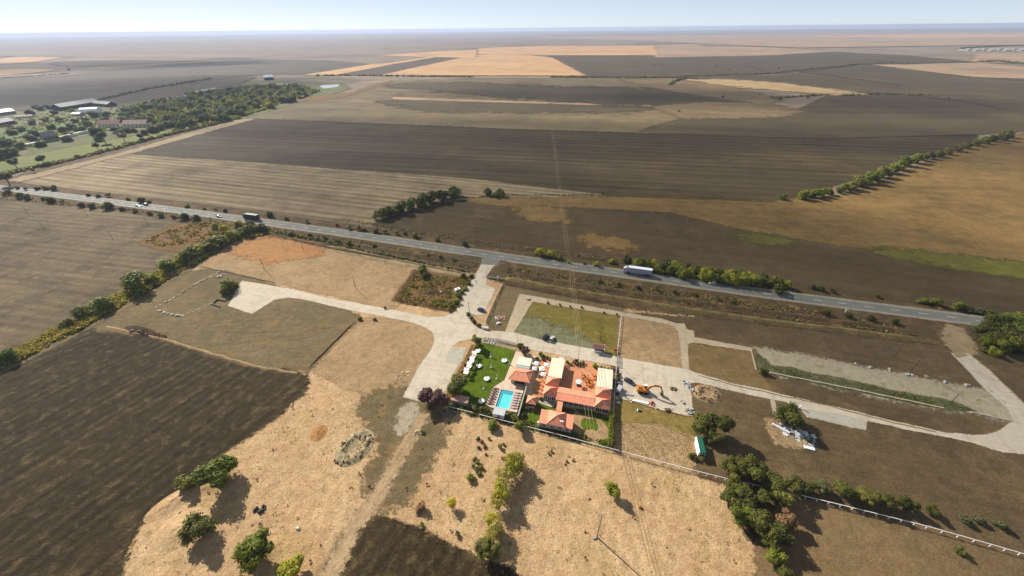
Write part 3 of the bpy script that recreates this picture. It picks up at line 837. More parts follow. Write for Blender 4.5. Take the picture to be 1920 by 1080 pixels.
# ---------- restaurant: two wings and a bar round the terracotta court
b0 = (-1.0, 100.0)
rest = thing('restaurant', 'U-shaped restaurant with terracotta hip roofs and two cream roofed wings round a courtyard', 'restaurant', *b0)
def rb(u0, u1, v0, v1): return (u0 - b0[0], u1 - b0[0], v0 - b0[1], v1 - b0[1])
x0, x1, y0, y1 = rb(-13.0, -8.5, 96.6, 115.8)
MB().box(x0, x1, y0, y1, 0, 3.1).build('wall', W_cream, rest)
x0, x1, y0, y1 = rb(5.7, 10.6, 95.5, 114.5)
MB().box(x0, x1, y0, y1, 0, 3.1).build('wall', W_cream, rest)
x0, x1, y0, y1 = rb(-8.5, 5.7, 95.9, 100.9)
MB().box(x0, x1, y0, y1, 0, 3.1).build('wall', W_cream, rest)
for (u0, u1, v0, v1, zz) in ((-13.1, -7.7, 105.7, 116.1, 3.12), (5.5, 11.3, 104.75, 114.8, 3.12)):
    x0, x1, y0, y1 = rb(u0, u1, v0, v1)
    ro = MB().box(x0, x1, y0, y1, zz, zz + .22, inset=.03).build('flat_roof', R_cream, rest)
    for k in range(1, 4):
        xx = x0 + (x1 - x0) * k / 4
        MB().box(xx - .05, xx + .05, y0 + .1, y1 - .1, zz + .22, zz + .27).build('roof_seam', R_cream, ro)
def pyramid(parent, u0, u1, v0, v1, au, av, z0, z1, base, m=None, nm='hip_roof'):
    x0, x1, y0, y1 = u0 - base[0], u1 - base[0], v0 - base[1], v1 - base[1]
    a = (au - base[0], av - base[1])
    o = MB().hip(x0, x1, y0, y1, z0, z1, a, a).build(nm, m or R_red, parent)
    for c in ((x0, y0), (x1, y0), (x1, y1), (x0, y1)):
        MB().tube((c[0], c[1], z0 + .01), (a[0], a[1], z1 + .02), .08, .08, 5).build('ridge_tile', R_ridge, o)
    return o
pyramid(rest, -13.4, -8.2, 100.95, 105.65, -10.7, 102.7, 3.22, 5.4, b0)
pyramid(rest, -13.4, -8.3, 96.2, 100.9, -10.8, 98.0, 3.22, 5.4, b0)
pyramid(rest, 5.3, 11.0, 99.85, 104.7, 7.9, 101.6, 3.22, 5.4, b0)
pyramid(rest, 5.1, 10.9, 94.9, 99.8, 7.8, 96.9, 3.22, 5.4, b0)
x0, x1, y0, y1 = rb(-8.28, 5.28, 95.2, 101.4)
g = MB()
yr = 98.1 - b0[1]
g.add([(x0, y0, 3.2), (x1, y0, 3.2), (x1, yr, 3.95), (x0, yr, 3.95), (x1, y1, 3.25), (x0, y1, 3.25),
       (x0, y0, 3.08), (x1, y0, 3.08), (x1, y1, 3.13), (x0, y1, 3.13)],
      [(0, 1, 2, 3), (3, 2, 4, 5), (6, 7, 1, 0), (8, 9, 5, 4), (7, 8, 4, 2, 1), (9, 6, 0, 3, 5), (9, 8, 7, 6)])
go = g.build('gable_roof', R_red, rest)
MB().tube((x0, yr, 3.97), (x1, yr, 3.97), .09, .09, 6).build('ridge_tile', R_ridge, go)
# south front: white framed windows in bays of three
wy = 95.9 - b0[1] - .02
for k in range(6):
    window(rest, -5.6 - b0[0] + k * 1.86, wy, 1.66, .5, 2.75, 3)
wy2 = 95.5 - b0[1] - .02
for k in range(2):
    window(rest, 5.95 - b0[0] + k * 2.3, wy2, 2.1, .5, 2.75, 3)
wy3 = 96.6 - b0[1] - .02
for k in range(3):
    window(rest, -12.8 - b0[0] + k * 1.42, wy3, 1.22, .5, 2.75, 2)
MB().box(*rb(-13.6, -7.6, 95.0, 96.4)[:2], 95.0 - b0[1], 96.55 - b0[1], .1, .22).build('doorstep', W_grey, rest)
for k in range(6):      # posts of the cream wings towards the court
    MB().box(-7.95 - b0[0], -7.8 - b0[0], 106.2 - b0[1] + k * 1.9, 106.35 - b0[1] + k * 1.9, 0, 3.1).build('post', M_frame, rest)
    MB().box(5.6 - b0[0], 5.68 - b0[0], 105.2 - b0[1] + k * 1.8, 105.4 - b0[1] + k * 1.8, 0, 3.1).build('post', M_frame, rest)
pg = MB()
for k in range(5): pg.box(-10.3 - b0[0], -8.3 - b0[0], 116.3 - b0[1] + k * .42, 116.48 - b0[1] + k * .42, 2.3, 2.42)
for xx in (-10.2, -8.4):
    pg.box(xx - .06 - b0[0], xx + .06 - b0[0], 116.2 - b0[1], 118.2 - b0[1], 2.18, 2.3)
    pg.box(xx - .05 - b0[0], xx + .05 - b0[0], 118.05 - b0[1], 118.15 - b0[1], 0, 2.18)
pg.build('entrance_pergola', W_white, rest)

# ---------- covered passage and guest house
b1 = (-6.6, 93.2)
ps = thing('covered_passage', 'narrow terracotta roofed passage between restaurant and guest house', 'passage', *b1)
MB().box(-.95, .95, -2.6, 1.95, 2.72, 2.86).build('roof', R_red, ps)
MB().box(-.8, -.68, -2.5, 1.9, 0, 2.72).build('wall', W_cream, ps)
MB().box(.68, .8, -2.5, 1.9, 0, 2.72).build('wall', W_cream, ps)

b2 = (-6.8, 86.9)
gh = thing('guest_house', 'small white guest house with a raised middle hip and two low red side roofs', 'house', *b2)
MB().box(-5.4, 5.4, -2.35, 2.5, 0, 2.9).build('wall', mat('guest_wall', S(224, 216, 206), .8, .08, 1), gh)
for (xa, xb) in ((-5.75, -2.95), (2.85, 5.75)):
    g = MB().add([(xa, -2.75, 3.0), (xb, -2.75, 3.0), (xb, 2.85, 3.35), (xa, 2.85, 3.35), (xa, -2.75, 2.88), (xb, -2.75, 2.88), (xb, 2.85, 3.2), (xa, 2.85, 3.2)],
                 [(0, 1, 2, 3), (4, 5, 1, 0), (5, 6, 2, 1), (6, 7, 3, 2), (7, 4, 0, 3), (7, 6, 5, 4)])
    g.build('side_roof', R_red, gh)
pyramid(gh, -9.9, -3.8, 84.0, 90.0, -6.7, 86.7, 3.36, 5.5, b2)
for xx in (1.5, 2.1):
    ch = MB().box(xx, xx + .3, -1.9, -1.5, 4.0, 4.75).build('chimney', W_white, gh)
    MB().box(xx - .06, xx + .36, -1.96, -1.44, 4.75, 4.83).build('chimney_cap', W_white, ch)
for xx in (-4.6, -1.6, 1.0, 3.4):
    window(gh, xx, -2.36, 1.2, 1.0, 2.3, 2)
MB().box(-6.3, -5.5, -2.5, -1.9, 0, 2.6).build('porch_pier', W_white, gh)

# ---------- pool bar
b3 = (-23.5, 104.5)
pb = thing('pool_bar', 'pool bar with a terracotta hip roof and cream flat roof behind', 'bar', *b3)
MB().box(-3.2, 3.7, -3.0, 2.6, 0, 3.05).build('wall', W_cream, pb)
o = MB().hip(-4.1, 4.3, -3.7, 2.9, 3.1, 4.5, (-2.2, -.3), (2.0, -.1)).build('hip_roof', R_red, pb)
for c, a in (((-4.1, -3.7), (-2.2, -.3)), ((-4.1, 2.9), (-2.2, -.3)), ((4.3, -3.7), (2.0, -.1)), ((4.3, 2.9), (2.0, -.1))):
    MB().tube((c[0], c[1], 3.12), (a[0], a[1], 4.52), .08, .08, 5).build('ridge_tile', R_ridge, o)
MB().tube((-2.2, -.3, 4.52), (2.0, -.1, 4.52), .08, .08, 5).build('ridge_tile', R_ridge, o)
MB().box(-2.6, 2.6, 4.0, 9.4, 0, 2.6).build('wall', W_cream, pb)
MB().box(-2.85, 2.65, 5.1, 9.6, 2.62, 2.8, inset=.02).build('flat_roof', R_cream, pb)
g = MB().add([(-3.0, 3.6, 2.45), (2.5, 3.6, 2.45), (2.6, 5.08, 2.72), (-2.9, 5.08, 2.72), (-3.0, 3.6, 2.38), (2.5, 3.6, 2.38), (2.6, 5.08, 2.65), (-2.9, 5.08, 2.65)],
             [(0, 1, 2, 3), (4, 5, 1, 0), (5, 6, 2, 1), (6, 7, 3, 2), (7, 4, 0, 3), (7, 6, 5, 4)])
g.build('awning', R_blue, pb)
MB().box(-1.6, 2.4, -3.12, -3.02, .9, 2.2).build('serving_hatch', M_glass, pb)
MB().box(-1.9, 2.7, -3.75, -3.1, .85, .97).build('bar_counter', W_grey, pb)

# ---------- kiosk, shed, pump house, roadside kiosk, green shed
b4 = (-16.7, 93.3)
ki = thing('garden_kiosk', 'little square kiosk with a pyramid terracotta roof beside the pool garden', 'kiosk', *b4)
pyramid(ki, -18.6, -14.9, 91.4, 95.2, -16.6, 93.0, 2.75, 4.0, b4)
MB().box(-1.5, 1.4, -1.5, 1.6, 0, 1.1).build('low_wall', W_cream, ki)
for xx in (-1.55, 1.45):
    for yy in (-1.55, 1.6): MB().box(xx - .07, xx + .07, yy - .07, yy + .07, 0, 2.7).build('post', M_wood, ki)
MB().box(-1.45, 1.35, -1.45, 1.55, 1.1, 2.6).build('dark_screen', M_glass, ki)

b5 = (-42.4, 88.0)
sh = thing('garden_shed', 'long grey shed with faded pink roof beside the purple tree', 'shed', *b5)
MB().box(-3.0, 3.0, -1.0, 1.05, 0, 2.3).build('wall', W_grey, sh)
g = MB().add([(-3.25, -1.3, 2.35), (3.2, -1.3, 2.35), (3.2, 1.3, 2.75), (-3.25, 1.3, 2.75), (-3.25, -1.3, 2.27), (3.2, -1.3, 2.27), (3.2, 1.3, 2.67), (-3.25, 1.3, 2.67)],
             [(0, 1, 2, 3), (4, 5, 1, 0), (5, 6, 2, 1), (6, 7, 3, 2), (7, 4, 0, 3), (7, 6, 5, 4)])
g.build('roof', R_pink, sh)
for xx in (-2.2, .2): window(sh, xx, -1.02, 1.1, .9, 1.8, 2)

b6 = (-27.0, 85.8)
ph = thing('pump_house', 'plain white flat roofed pump house at the south end of the pool', 'pump house', *b6)
MB().box(-1.95, 1.95, -1.2, 1.3, 0, 2.25).build('wall', W_white, ph)
MB().box(-2.15, 2.15, -1.4, 1.45, 2.26, 2.42, inset=.02).build('roof', mat('pale_grey_roof', S(222, 224, 226), .6, .05, 1), ph)
MB().box(-.4, .5, -1.24, -1.205, .02, 1.95).build('door', W_grey, ph)

b7 = (5.2, 128.2)
rk = thing('roadside_kiosk', 'white kiosk with brown pitched roof on the grass beside the concrete lane', 'kiosk', *b7)
MB().box(-1.9, 1.5, -1.2, 1.2, 0, 1.05).build('low_wall', W_white, rk)
MB().box(-1.8, 1.4, -1.1, 1.1, 1.05, 2.2).build('dark_opening', M_glass, rk)
g = MB().add([(-2.5, -1.75, 2.35), (2.2, -1.75, 2.35), (2.2, .3, 3.1), (-2.5, .3, 3.1), (2.2, 1.8, 2.5), (-2.5, 1.8, 2.5), (-2.5, -1.75, 2.25), (2.2, -1.75, 2.25), (2.2, 1.8, 2.4), (-2.5, 1.8, 2.4)],
             [(0, 1, 2, 3), (3, 2, 4, 5), (6, 7, 1, 0), (8, 9, 5, 4), (7, 8, 4, 2, 1), (9, 6, 0, 3, 5), (9, 8, 7, 6)])
g.build('roof', R_brown, rk)
MB().box(2.22, 2.42, -1.8, 1.85, 2.3, 2.5).build('fascia_board', W_white, rk)
for yy in (-1.7, 1.7):
    for xx in (-2.3, 2.32): MB().box(xx - .06, xx + .06, yy - .06, yy + .06, 0, 2.3).build('post', W_white, rk)

gp, gq = LW(38.9, 85.4), LW(39.6, 90.8)
b8 = (39.9, 88.2)
gs = thing('green_roofed_shed', 'narrow white shed with a green metal roof under the big autumn tree', 'shed', *b8, rz=AX + .04)
MB().box(-.9, 1.3, -2.5, 2.7, 0, 2.2).build('wall', W_white, gs)
g = MB().add([(-1.15, -2.8, 2.2), (1.5, -2.8, 2.2), (1.5, 3.0, 2.2), (-1.15, 3.0, 2.2), (-.8, -2.8, 2.75), (-.8, 3.0, 2.75), (1.0, -2.8, 2.75), (1.0, 3.0, 2.75)],
             [(4, 6, 7, 5), (6, 1, 2, 7), (0, 1, 6, 4), (2, 3, 5, 7), (3, 2, 1, 0)])
g.build('roof', R_green, gs)
MB().add([(-1.15, -2.8, 2.21), (-.8, -2.8, 2.76), (-.8, 3.0, 2.76), (-1.15, 3.0, 2.21), (-1.2, -2.8, 2.12), (-1.2, 3.0, 2.12)], [(0, 1, 2, 3), (4, 0, 3, 5)]).build('white_roof_edge', W_white, gs)

# ---------- pool: raised deck round a sunk basin
deck_pts = [(-29.7, 102.0), (-32.6, 97.8), (-33.1, 89.2), (-30.9, 88.4), (-21.2, 88.4), (-21.0, 100.8)]
pool = thing('swimming_pool', 'turquoise rectangular swimming pool set in a pale pink deck', 'swimming pool', -27.0, 93.2)
pu0, pu1, pv0, pv1 = -29.45, -24.55, 89.1, 97.4
dk = MB()
W_ = lambda u, v: (u + 27.0, v - 93.2)
outer = [W_(*p) for p in deck_pts]
inn = [W_(pu0, pv1), W_(pu0, pv0), W_(pu1, pv0), W_(pu1, pv1)]
H_ = .5
vs = [(p[0], p[1], H_) for p in outer] + [(p[0], p[1], H_) for p in inn] + [(p[0], p[1], 0.0) for p in outer]
# outer: 0 nw,1 w,2 sw,3 s,4 se,5 ne ; inner: 6 nw,7 sw,8 se,9 ne
dk.add(vs, [(0, 1, 6), (1, 2, 7, 6), (2, 3, 7), (3, 4, 8, 7), (4, 5, 9, 8), (5, 0, 6, 9)] + [((i + 1) % 6, i, 10 + i, 10 + (i + 1) % 6) for i in range(6)])
dk.build('deck', M_deck, pool)
M_tile = mat('turquoise_tiles', RAW(.12, .55, .54), .4, .05, 2)
a_, b_ = W_(pu0, pv0), W_(pu1, pv1)
bs_ = MB()
bs_.add([(a_[0], a_[1], .13), (b_[0], a_[1], .13), (b_[0], b_[1], .13), (a_[0], b_[1], .13), (a_[0], a_[1], H_), (b_[0], a_[1], H_), (b_[0], b_[1], H_), (a_[0], b_[1], H_)],
        [(0, 1, 2, 3), (0, 4, 5, 1), (1, 5, 6, 2), (2, 6, 7, 3), (3, 7, 4, 0)])
bs_.build('basin', M_tile, pool)
M_tile2 = mat('dark_and_shaded_pool_tiles', RAW(.07, .36, .41), .4, .06, 2)
MB().box(a_[0] + .01, a_[0] + 1.0, a_[1] + .01, b_[1] - .01, .135, .24).build('pool_wall_shade', M_tile2, pool)  # dark strip standing for the west inner wall, with its shadow in the colour
for k in range(3): MB().box(a_[0] + 1.05, b_[0] - .05, b_[1] - .5 - k * .45, b_[1] - .06 - k * .45, .136, .38 - k * .07).build('pool_step', M_tile2, pool)
cp = MB()
for (ua, ub, va, vb) in ((a_[0] - .3, b_[0] + .3, b_[1] + .002, b_[1] + .3), (a_[0] - .3, b_[0] + .3, a_[1] - .3, a_[1] - .002), (a_[0] - .3, a_[0] - .002, a_[1], b_[1]), (b_[0] + .002, b_[0] + .3, a_[1], b_[1])):
    cp.box(ua, ub, va, vb, H_ - .02, H_ + .05)
cp.build('coping', mat('pale_coping', S(232, 236, 226), .7, .05, 2), pool)
mw, nt, bsn = new_mat('pool_water')
N = NT(nt)
tb = N.n('ShaderNodeBsdfTransparent'); tb.inputs[0].default_value = (.88, .985, .985, 1)
gl = N.n('ShaderNodeBsdfGlossy'); gl.inputs['Roughness'].default_value = .04
lw_ = N.n('ShaderNodeLayerWeight')
fr_ = N.math('MULTIPLY_ADD', N.math('POWER', lw_.outputs['Facing'], 4), .5, .02)
mx = N.n('ShaderNodeMixShader')
N.l(fr_, mx.inputs[0]); N.l(tb.outputs[0], mx.inputs[1]); N.l(gl.outputs[0], mx.inputs[2])
wv = N.noise(N.n('ShaderNodeTexCoord').outputs['Object'], 2.2, 3, .5)
bp = N.n('ShaderNodeBump'); bp.inputs['Strength'].default_value = .15; bp.inputs['Distance'].default_value = .1
N.l(wv, bp.inputs['Height']); N.l(bp.outputs[0], gl.inputs['Normal'])
N.l(mx.outputs[0], nt.nodes['Material Output'].inputs['Surface'])
MB().add([(a_[0] + .003, a_[1] + .003, .43), (b_[0] - .003, a_[1] + .003, .43), (b_[0] - .003, b_[1] - .003, .43), (a_[0] + .003, b_[1] - .003, .43)], [(0, 1, 2, 3)]).build('water', mw, pool)

pw = thing('garden_wall', 'thin pale green topped wall along the east side of the pool', 'wall', -20.2, 93.0)
MB().box(-.14, .1, -6.9, 7.0, 0, 1.9).build('wall_panel', W_cream, pw)
MB().box(-.2, .16, -6.95, 7.05, 1.9, 1.98).build('wall_cap', mat('pale_green_cap', S(206, 214, 186), .7, .05, 1), pw)

# ---------- pavings
F2 = lambda *a, **k: sheet(*a, local=True, step=1.5, jit=0, fw=(.4 if a[2] in (M_lawn, M_ochre, M_weed, M_lotC, M_track) else 0), **k)
F2('terracotta_court', [(-13.9, 118.2), (-7.9, 117.6), (-1.0, 119.6), (.2, 120.6), (1.6, 120.5), (5.6, 115.6), (5.6, 100.5), (-8.3, 100.5), (-8.4, 106)], M_terra, z=.14)
F2('terracotta_court', [(-17.6, 118.5), (-13.2, 118), (-13.2, 97.2), (-15.6, 97.2), (-16.2, 106)], M_terra, z=.135)
F2('pink_paving', [(-29.0, 119.6), (-19.0, 118.6), (-18.0, 97), (-20.9, 97), (-21.0, 101.2), (-29.6, 102.4)], M_deck, z=.12)
F2('green_lawn', [(-45.6, 121.4), (-38.2, 120.8), (-29.6, 119.8), (-29.2, 112), (-29.7, 102.3), (-32.7, 97.9), (-33.2, 89.0), (-38.5, 88.6), (-46.2, 90), (-46.4, 104)], M_lawn, z=.10)
F2('sand_strip', [(-45.4, 123.2), (-29.2, 121.9), (-29.2, 119.9), (-38.2, 120.9), (-45.5, 121.5)], M_track, z=.09)
F2('shrub_bed', [(-48.6, 119), (-46.6, 121), (-46.4, 104), (-46.3, 90), (-49, 88), (-49, 100)], M_ochre, z=.095)
F2('garden_soil', [(-49, 88.8), (-20, 88.3), (-20, 97), (-14.5, 97), (-13.5, 95), (11.8, 94.4), (12.2, 81.4), (-17, 83), (-47.6, 84.6)], M_weed, z=.07)
F2('garden_ground', [(-1.0, 94.6), (10.6, 94.4), (10.9, 82.4), (-.6, 83.0)], M_lotC, z=.085)
F2('green_lawn', [(1.8, 88.4), (1.7, 90.2), (2.6, 92.0), (4.2, 91.6), (6.4, 92.7), (6.6, 90.8), (7.4, 89.6), (7.0, 87.6), (5.2, 88.4), (3.6, 87.2)], M_lawn, z=.11, sm=1)
F2('green_lawn', [(-1.2, 95.6), (10.8, 95.2), (11.2, 88.8), (9.4, 92.4), (5, 93.8), (1, 93.6)], M_lawn, z=.105, sm=1)
F2('green_lawn', [(7.6, 82.2), (11.2, 82.0), (11.2, 86), (9.6, 84.6)], M_lawn, z=.11)
F2('green_lawn', [(-13.6, 94.4), (-7.8, 93.4), (-7.8, 91.0), (-12.4, 92), (-15, 93)], M_lawn, z=.12)
F2('green_lawn', [(-16.6, 90), (-12.8, 90.2), (-12.9, 84), (-17.5, 83.6)], M_lawn, z=.115)
F2('garden_path', [(-14.5, 95.2), (-13.2, 94.6), (-9, 93.9), (-8.6, 94.7), (-13, 95.6), (-14.6, 96)], M_conc, z=.125)

# ---------- lawn furniture
disc_m = mat('white_disc', RAW(.78, .75, .70), .7, .12, 1.6)
par_m = mat('dark_parasol_cloth', S(64, 58, 50), .85, .15, 4)
def parasol(u, v, label):
    e = thing('parasol', label, 'parasol', u, v, 0, group='closed parasols on round white stands')
    d = MB()
    n = 20
    poly = [(1.15 * math.cos(2 * math.pi * k / n), 1.15 * math.sin(2 * math.pi * k / n)) for k in range(n)]
    d.prism(poly, .62, .70)
    d.build('round_table', disc_m, e)
    MB().tube((0, 0, .06), (0, 0, .62), .22, .16, 10).build('table_leg', W_white, e)
    MB().tube((0, 0, .7), (0, 0, 2.7), .035, .035, 6).build('pole', M_grey, e)
    c = MB()
    c.tube((0, 0, 1.35), (0, 0, 1.7), .20, .17, 8).tube((0, 0, 1.7), (0, 0, 2.6), .17, .04, 8)
    c.build('folded_canopy', par_m, e)
    return e
for (u, v, l) in ((-44.6, 115.6, 'closed parasol over a round white table in the shade of the corner tree'),
                  (-41.6, 107.2, 'closed parasol over a round white table next to the square sunshades'),
                  (-36.4, 101.3, 'closed parasol over a round white table mid lawn'),
                  (-32.3, 112.6, 'closed parasol over a round white table nearest the pool bar cream roof'),
                  (-35.1, 90.2, 'closed parasol over a round white table at the lawn end beside the pool deck')):
    parasol(u, v, l)
st_m = mat('white_plaster', S(236, 228, 206), .7, .1, 3)
def statue(u, v, label, hh=2.5):
    e = thing('statue', label, 'statue', u, v, random.uniform(0, 6), group='slender white statues on the lawn')
    MB().box(-.42, .42, -.42, .42, .08, .38, inset=.05).build('plinth', st_m, e)
    b = MB()
    for (z0, z1, r0, r1) in ((.38, .9, .16, .22), (.9, 1.25, .22, .14), (1.25, 1.75, .14, .27), (1.75, 1.95, .27, .09), (1.95, 2.1, .08, .13), (2.1, 2.35, .13, .07)):
        b.tube((0, 0, z0), (.03, 0, z1), r0, r1, 9)
    b.tube((.05, .24, 1.7), (.28, .3, 1.25), .07, .05, 6)
    b.tube((.05, -.24, 1.7), (.2, -.42, 2.0), .07, .05, 6)
    b.build('figure', st_m, e)
for (u, v, l) in ((-38.4, 113.9, 'white lawn statue standing half in the corner tree shadow'), (-36.6, 107.9, 'white lawn statue in the very middle of the lawn'),
                  (-30.0, 111.5, 'white lawn statue close to the edge by the pool bar awning'), (-32.7, 102.5, 'white lawn statue near the pool deck corner')):
    statue(u, v, l)
e = thing('garden_ball', 'low pale round stone alone on the lawn beside the pool deck', 'garden ornament', -36.1, 96.4)
b = MB().tube((0, 0, .1), (0, 0, .3), .4, .45, 10).tube((0, 0, .3), (0, 0, .55), .45, .2, 10).build('stone', st_m, e)
shade_m = mat('white_shade_cloth', RAW(.74, .69, .64), .8, .06, 2)
shade_p = mat('pinkish_shade_cloth', S(232, 206, 196), .8, .08, 2)
for k, (v, du) in enumerate(((111.8, 0), (108.5, .1), (105.4, 0), (101.9, 0))):
    e = thing('sunshade', 'square white sunshade, %s of the lawn edge row from the corner tree' % ORD[k], 'sunshade', -45.2 + du, v,
              group='square white sunshades along the lawn edge')
    for j, (xa, ya) in enumerate(((-1.05, .12), (-.6, -1.62))):
        MB().box(xa, xa + 2.0, ya, ya + 1.5, 2.15 + .1 * j, 2.22 + .1 * j).build('canopy_panel', shade_p if (k == 0 and j == 1) else shade_m, e)
    for xx in (-1.0, .9):
        for yy in (-1.5, 1.5): MB().tube((xx, yy, .1), (xx, yy, 2.15), .05, .05, 6).build('post', M_frame, e)
    MB().box(-.9, .8, -1.2, 1.2, .45, .55).build('day_bed', M_wood, e)

def lounger_proto(cm):
    e = empty('sun_lounger', (0, 0, 0))
    f = MB()
    for xx in (-.3, .26): f.box(xx, xx + .04, -.95, .95, .22, .28)
    for yy in (-.9, -.3, .3, .9): f.box(-.3, .3, yy - .03, yy + .03, .24, .27)
    f.build('frame', W_white, e)
    for xx in (-.28, .24):
        for yy in (-.8, .75): MB().box(xx, xx + .05, yy, yy + .05, 0, .22).build('leg', W_white, e)
    MB().box(-.28, .28, -.95, .3, .28, .36).build('seat_cushion', cm, e)
    MB().add([(-.28, .3, .28), (.28, .3, .28), (.28, .9, .62), (-.28, .9, .62), (-.28, .3, .36), (.28, .3, .36), (.28, .86, .70), (-.28, .86, .70)],
             [(3, 2, 1, 0), (4, 5, 6, 7), (0, 1, 5, 4), (1, 2, 6, 5), (2, 3, 7, 6), (3, 0, 4, 7)]).build('back_cushion', cm, e)
    return e
cm1 = mat('maroon_cushion', S(128, 84, 92), .9, .35, 5)
cm2 = mat('pale_rose_cushion', S(222, 192, 196), .9, .2, 5)
cm3 = mat('white_cushion', S(238, 236, 234), .9, .06, 5)
protos = [lounger_proto(c) for c in (cm1, cm2, cm3)]
used = [False] * 3
def lounger(k, loc, rz, label, group):
    o = protos[k] if not used[k] else copy_tree(protos[k])
    used[k] = True
    o.location = loc; o.rotation_euler = (0, 0, rz); o.scale = (.86, .86, .86)
    tag(o, label, 'sun lounger', group)
for k in range(7):
    for c in range(2):
        lounger(0, LW(-32.25 + c * 1.25 - k * .02, 97.0 - k * 1.22 + c * .2, .5), AX + R(90 + random.uniform(-9, 9)),
                'maroon sun lounger, %s from the pool bar in the %s row' % (ORD[k], 'outer lawn side' if c == 0 else 'poolside'),
                'maroon loungers beside the pool')
for k in range(7):
    for c in range(2):
        lounger(1, LW(-23.3 + c * 1.3, 97.2 - k * 1.2 + c * .15, .5), AX - R(90 + random.uniform(-9, 9)),
                'pale rose sun lounger, %s from the pool bar in the %s row' % (ORD[k], 'poolside' if c == 0 else 'garden wall side'),
                'pale rose loungers beside the pool')
for k, (u, v) in enumerate(((-42.0, 122.2), (-40.8, 122.1), (-39.7, 121.9))):
    lounger(2, LW(u, v, .1), AX + R(-12), 'white sun lounger below the stake fence, %s from the corner tree' % ORD[k], 'white loungers at the top of the lawn')
for k, (u, v) in enumerate(((-38.3, 87.4), (-37.5, 87.3), (-36.6, 87.2))):
    lounger(2, LW(u, v, .1), AX + R(8), 'white sun lounger by the pink roofed shed, %s from the shed' % ORD[k], 'white loungers by the shed')

# ---------- terrace tables and chairs
or_m = mat('orange_plastic', S(236, 140, 50), .6, .12, 3)
rust_m = mat('rust_red_plastic', S(190, 92, 40), .6, .12, 3)
def table_proto():
    e = empty('terrace_table', (0, 0, 0))
    MB().box(-.42, .42, -.42, .42, .70, .75).build('table_top', or_m, e)
    MB().box(-.05, .05, -.05, .05, .03, .70).build('table_post', rust_m, e)
    MB().box(-.25, .25, -.25, .25, 0, .03).build('table_foot', rust_m, e)
    return e
def chair_proto(m):
    e = empty('terrace_chair', (0, 0, 0))
    MB().box(-.22, .22, -.22, .22, .42, .47).build('seat', m, e)
    MB().box(-.22, .22, .18, .22, .47, .88).build('backrest', m, e)
    for xx in (-.2, .16):
        for yy in (-.2, .16): MB().box(xx, xx + .04, yy, yy + .04, 0, .42).build('leg', m, e)
    return e
tp, cps = table_proto(), [chair_proto(or_m), chair_proto(rust_m)]
tused = cused = False
chair_used = [False, False]
TT = [(.2, 112.2), (.3, 110.9), (1.1, 109.9), (1.9, 111.2), (1.9, 109.1), (2.8, 110.4), (2.4, 107.4), (3.5, 108.7), (3.3, 107.2), (4.4, 112.9), (4.8, 111.3)]
for k, (u, v) in enumerate(TT):
    o = tp if k == 0 else copy_tree(tp)
    o.location = LW(u, v, .14); o.rotation_euler = (0, 0, random.uniform(0, 1.5))
    tag(o, 'small orange table in the cluster on the terracotta court', 'table', 'orange terrace tables')
    for j in range(3):
        a = random.uniform(-.4, .4) + j * 2.1 + k
        q = random.random() < .6
        pr = cps[q]
        c = pr if not chair_used[q] else copy_tree(pr)
        chair_used[q] = True
        c.location = LW(u, v, .14) + Vector((math.cos(a) * .62, math.sin(a) * .62, 0))
        c.rotation_euler = (0, 0, a - math.pi / 2)
        tag(c, ('rust red' if q else 'orange') + ' plastic chair at the small tables on the terracotta court', 'chair', ('rust red' if q else 'orange') + ' terrace chairs')
for k, (u, v) in enumerate(((-15.0, 101.5), (-15.2, 103.4), (-14.9, 105.4), (-15.1, 109.4), (-15.2, 99.6))):
    o = copy_tree(tp); o.location = LW(u, v, .14); o.rotation_euler = (0, 0, k)
    tag(o, 'orange table between pool bar and restaurant, %s from the garden kiosk' % ORD[[1, 2, 3, 4, 0][k]], 'table', 'orange tables beside the restaurant')
def canopy(u, v, label, sz=2.0, m=None, zz=2.3):
    e = thing('canopy', label, 'canopy', u, v, AX + random.uniform(-.3, .3))
    h = sz / 2
    MB().hip(-h, h, -h, h, zz, zz + .5, (0, 0), (0, 0), th=.2).build('canopy_cloth', m or shade_m, e)
    for xx in (-h + .1, h - .1):
        for yy in (-h + .1, h - .1): MB().tube((xx, yy, .1), (xx, yy, zz), .04, .04, 6).build('post', M_grey, e)
canopy(-14.6, 112.6, 'white square canopy beside the cream west wing, nearest the lane', 2.0)
canopy(-16.0, 110.0, 'white square canopy between the pool bar and the cream west wing', 2.2)
canopy(-15.0, 107.2, 'white square canopy beside the west wing where its red roof begins', 2.0)
canopy(-18.6, 112.4, 'white square canopy close beside the pool bar cream roof', 1.9)
canopy(-18.9, 109.4, 'white square canopy behind the pool bar hip roof', 1.9)
e = thing('round_umbrella', 'open white umbrella with dark base alone in the middle of the terracotta court', 'umbrella', -1.1, 106.7, 0)
n = 14
pts = [(1.15 * math.cos(2 * math.pi * k / n), 1.15 * math.sin(2 * math.pi * k / n), 2.05) for k in range(n)]
MB().add(pts + [(0, 0, 2.45)], [(k, (k + 1) % n, n) for k in range(n)]).build('cloth', disc_m, e)
MB().tube((0, 0, .14), (0, 0, 2.4), .04, .04, 6).build('pole', M_grey, e)
MB().box(-.7, .7, -.5, .5, .14, .75).build('planter_base', mat('dark_planter', S(72, 60, 50), .9, .2, 3), e)

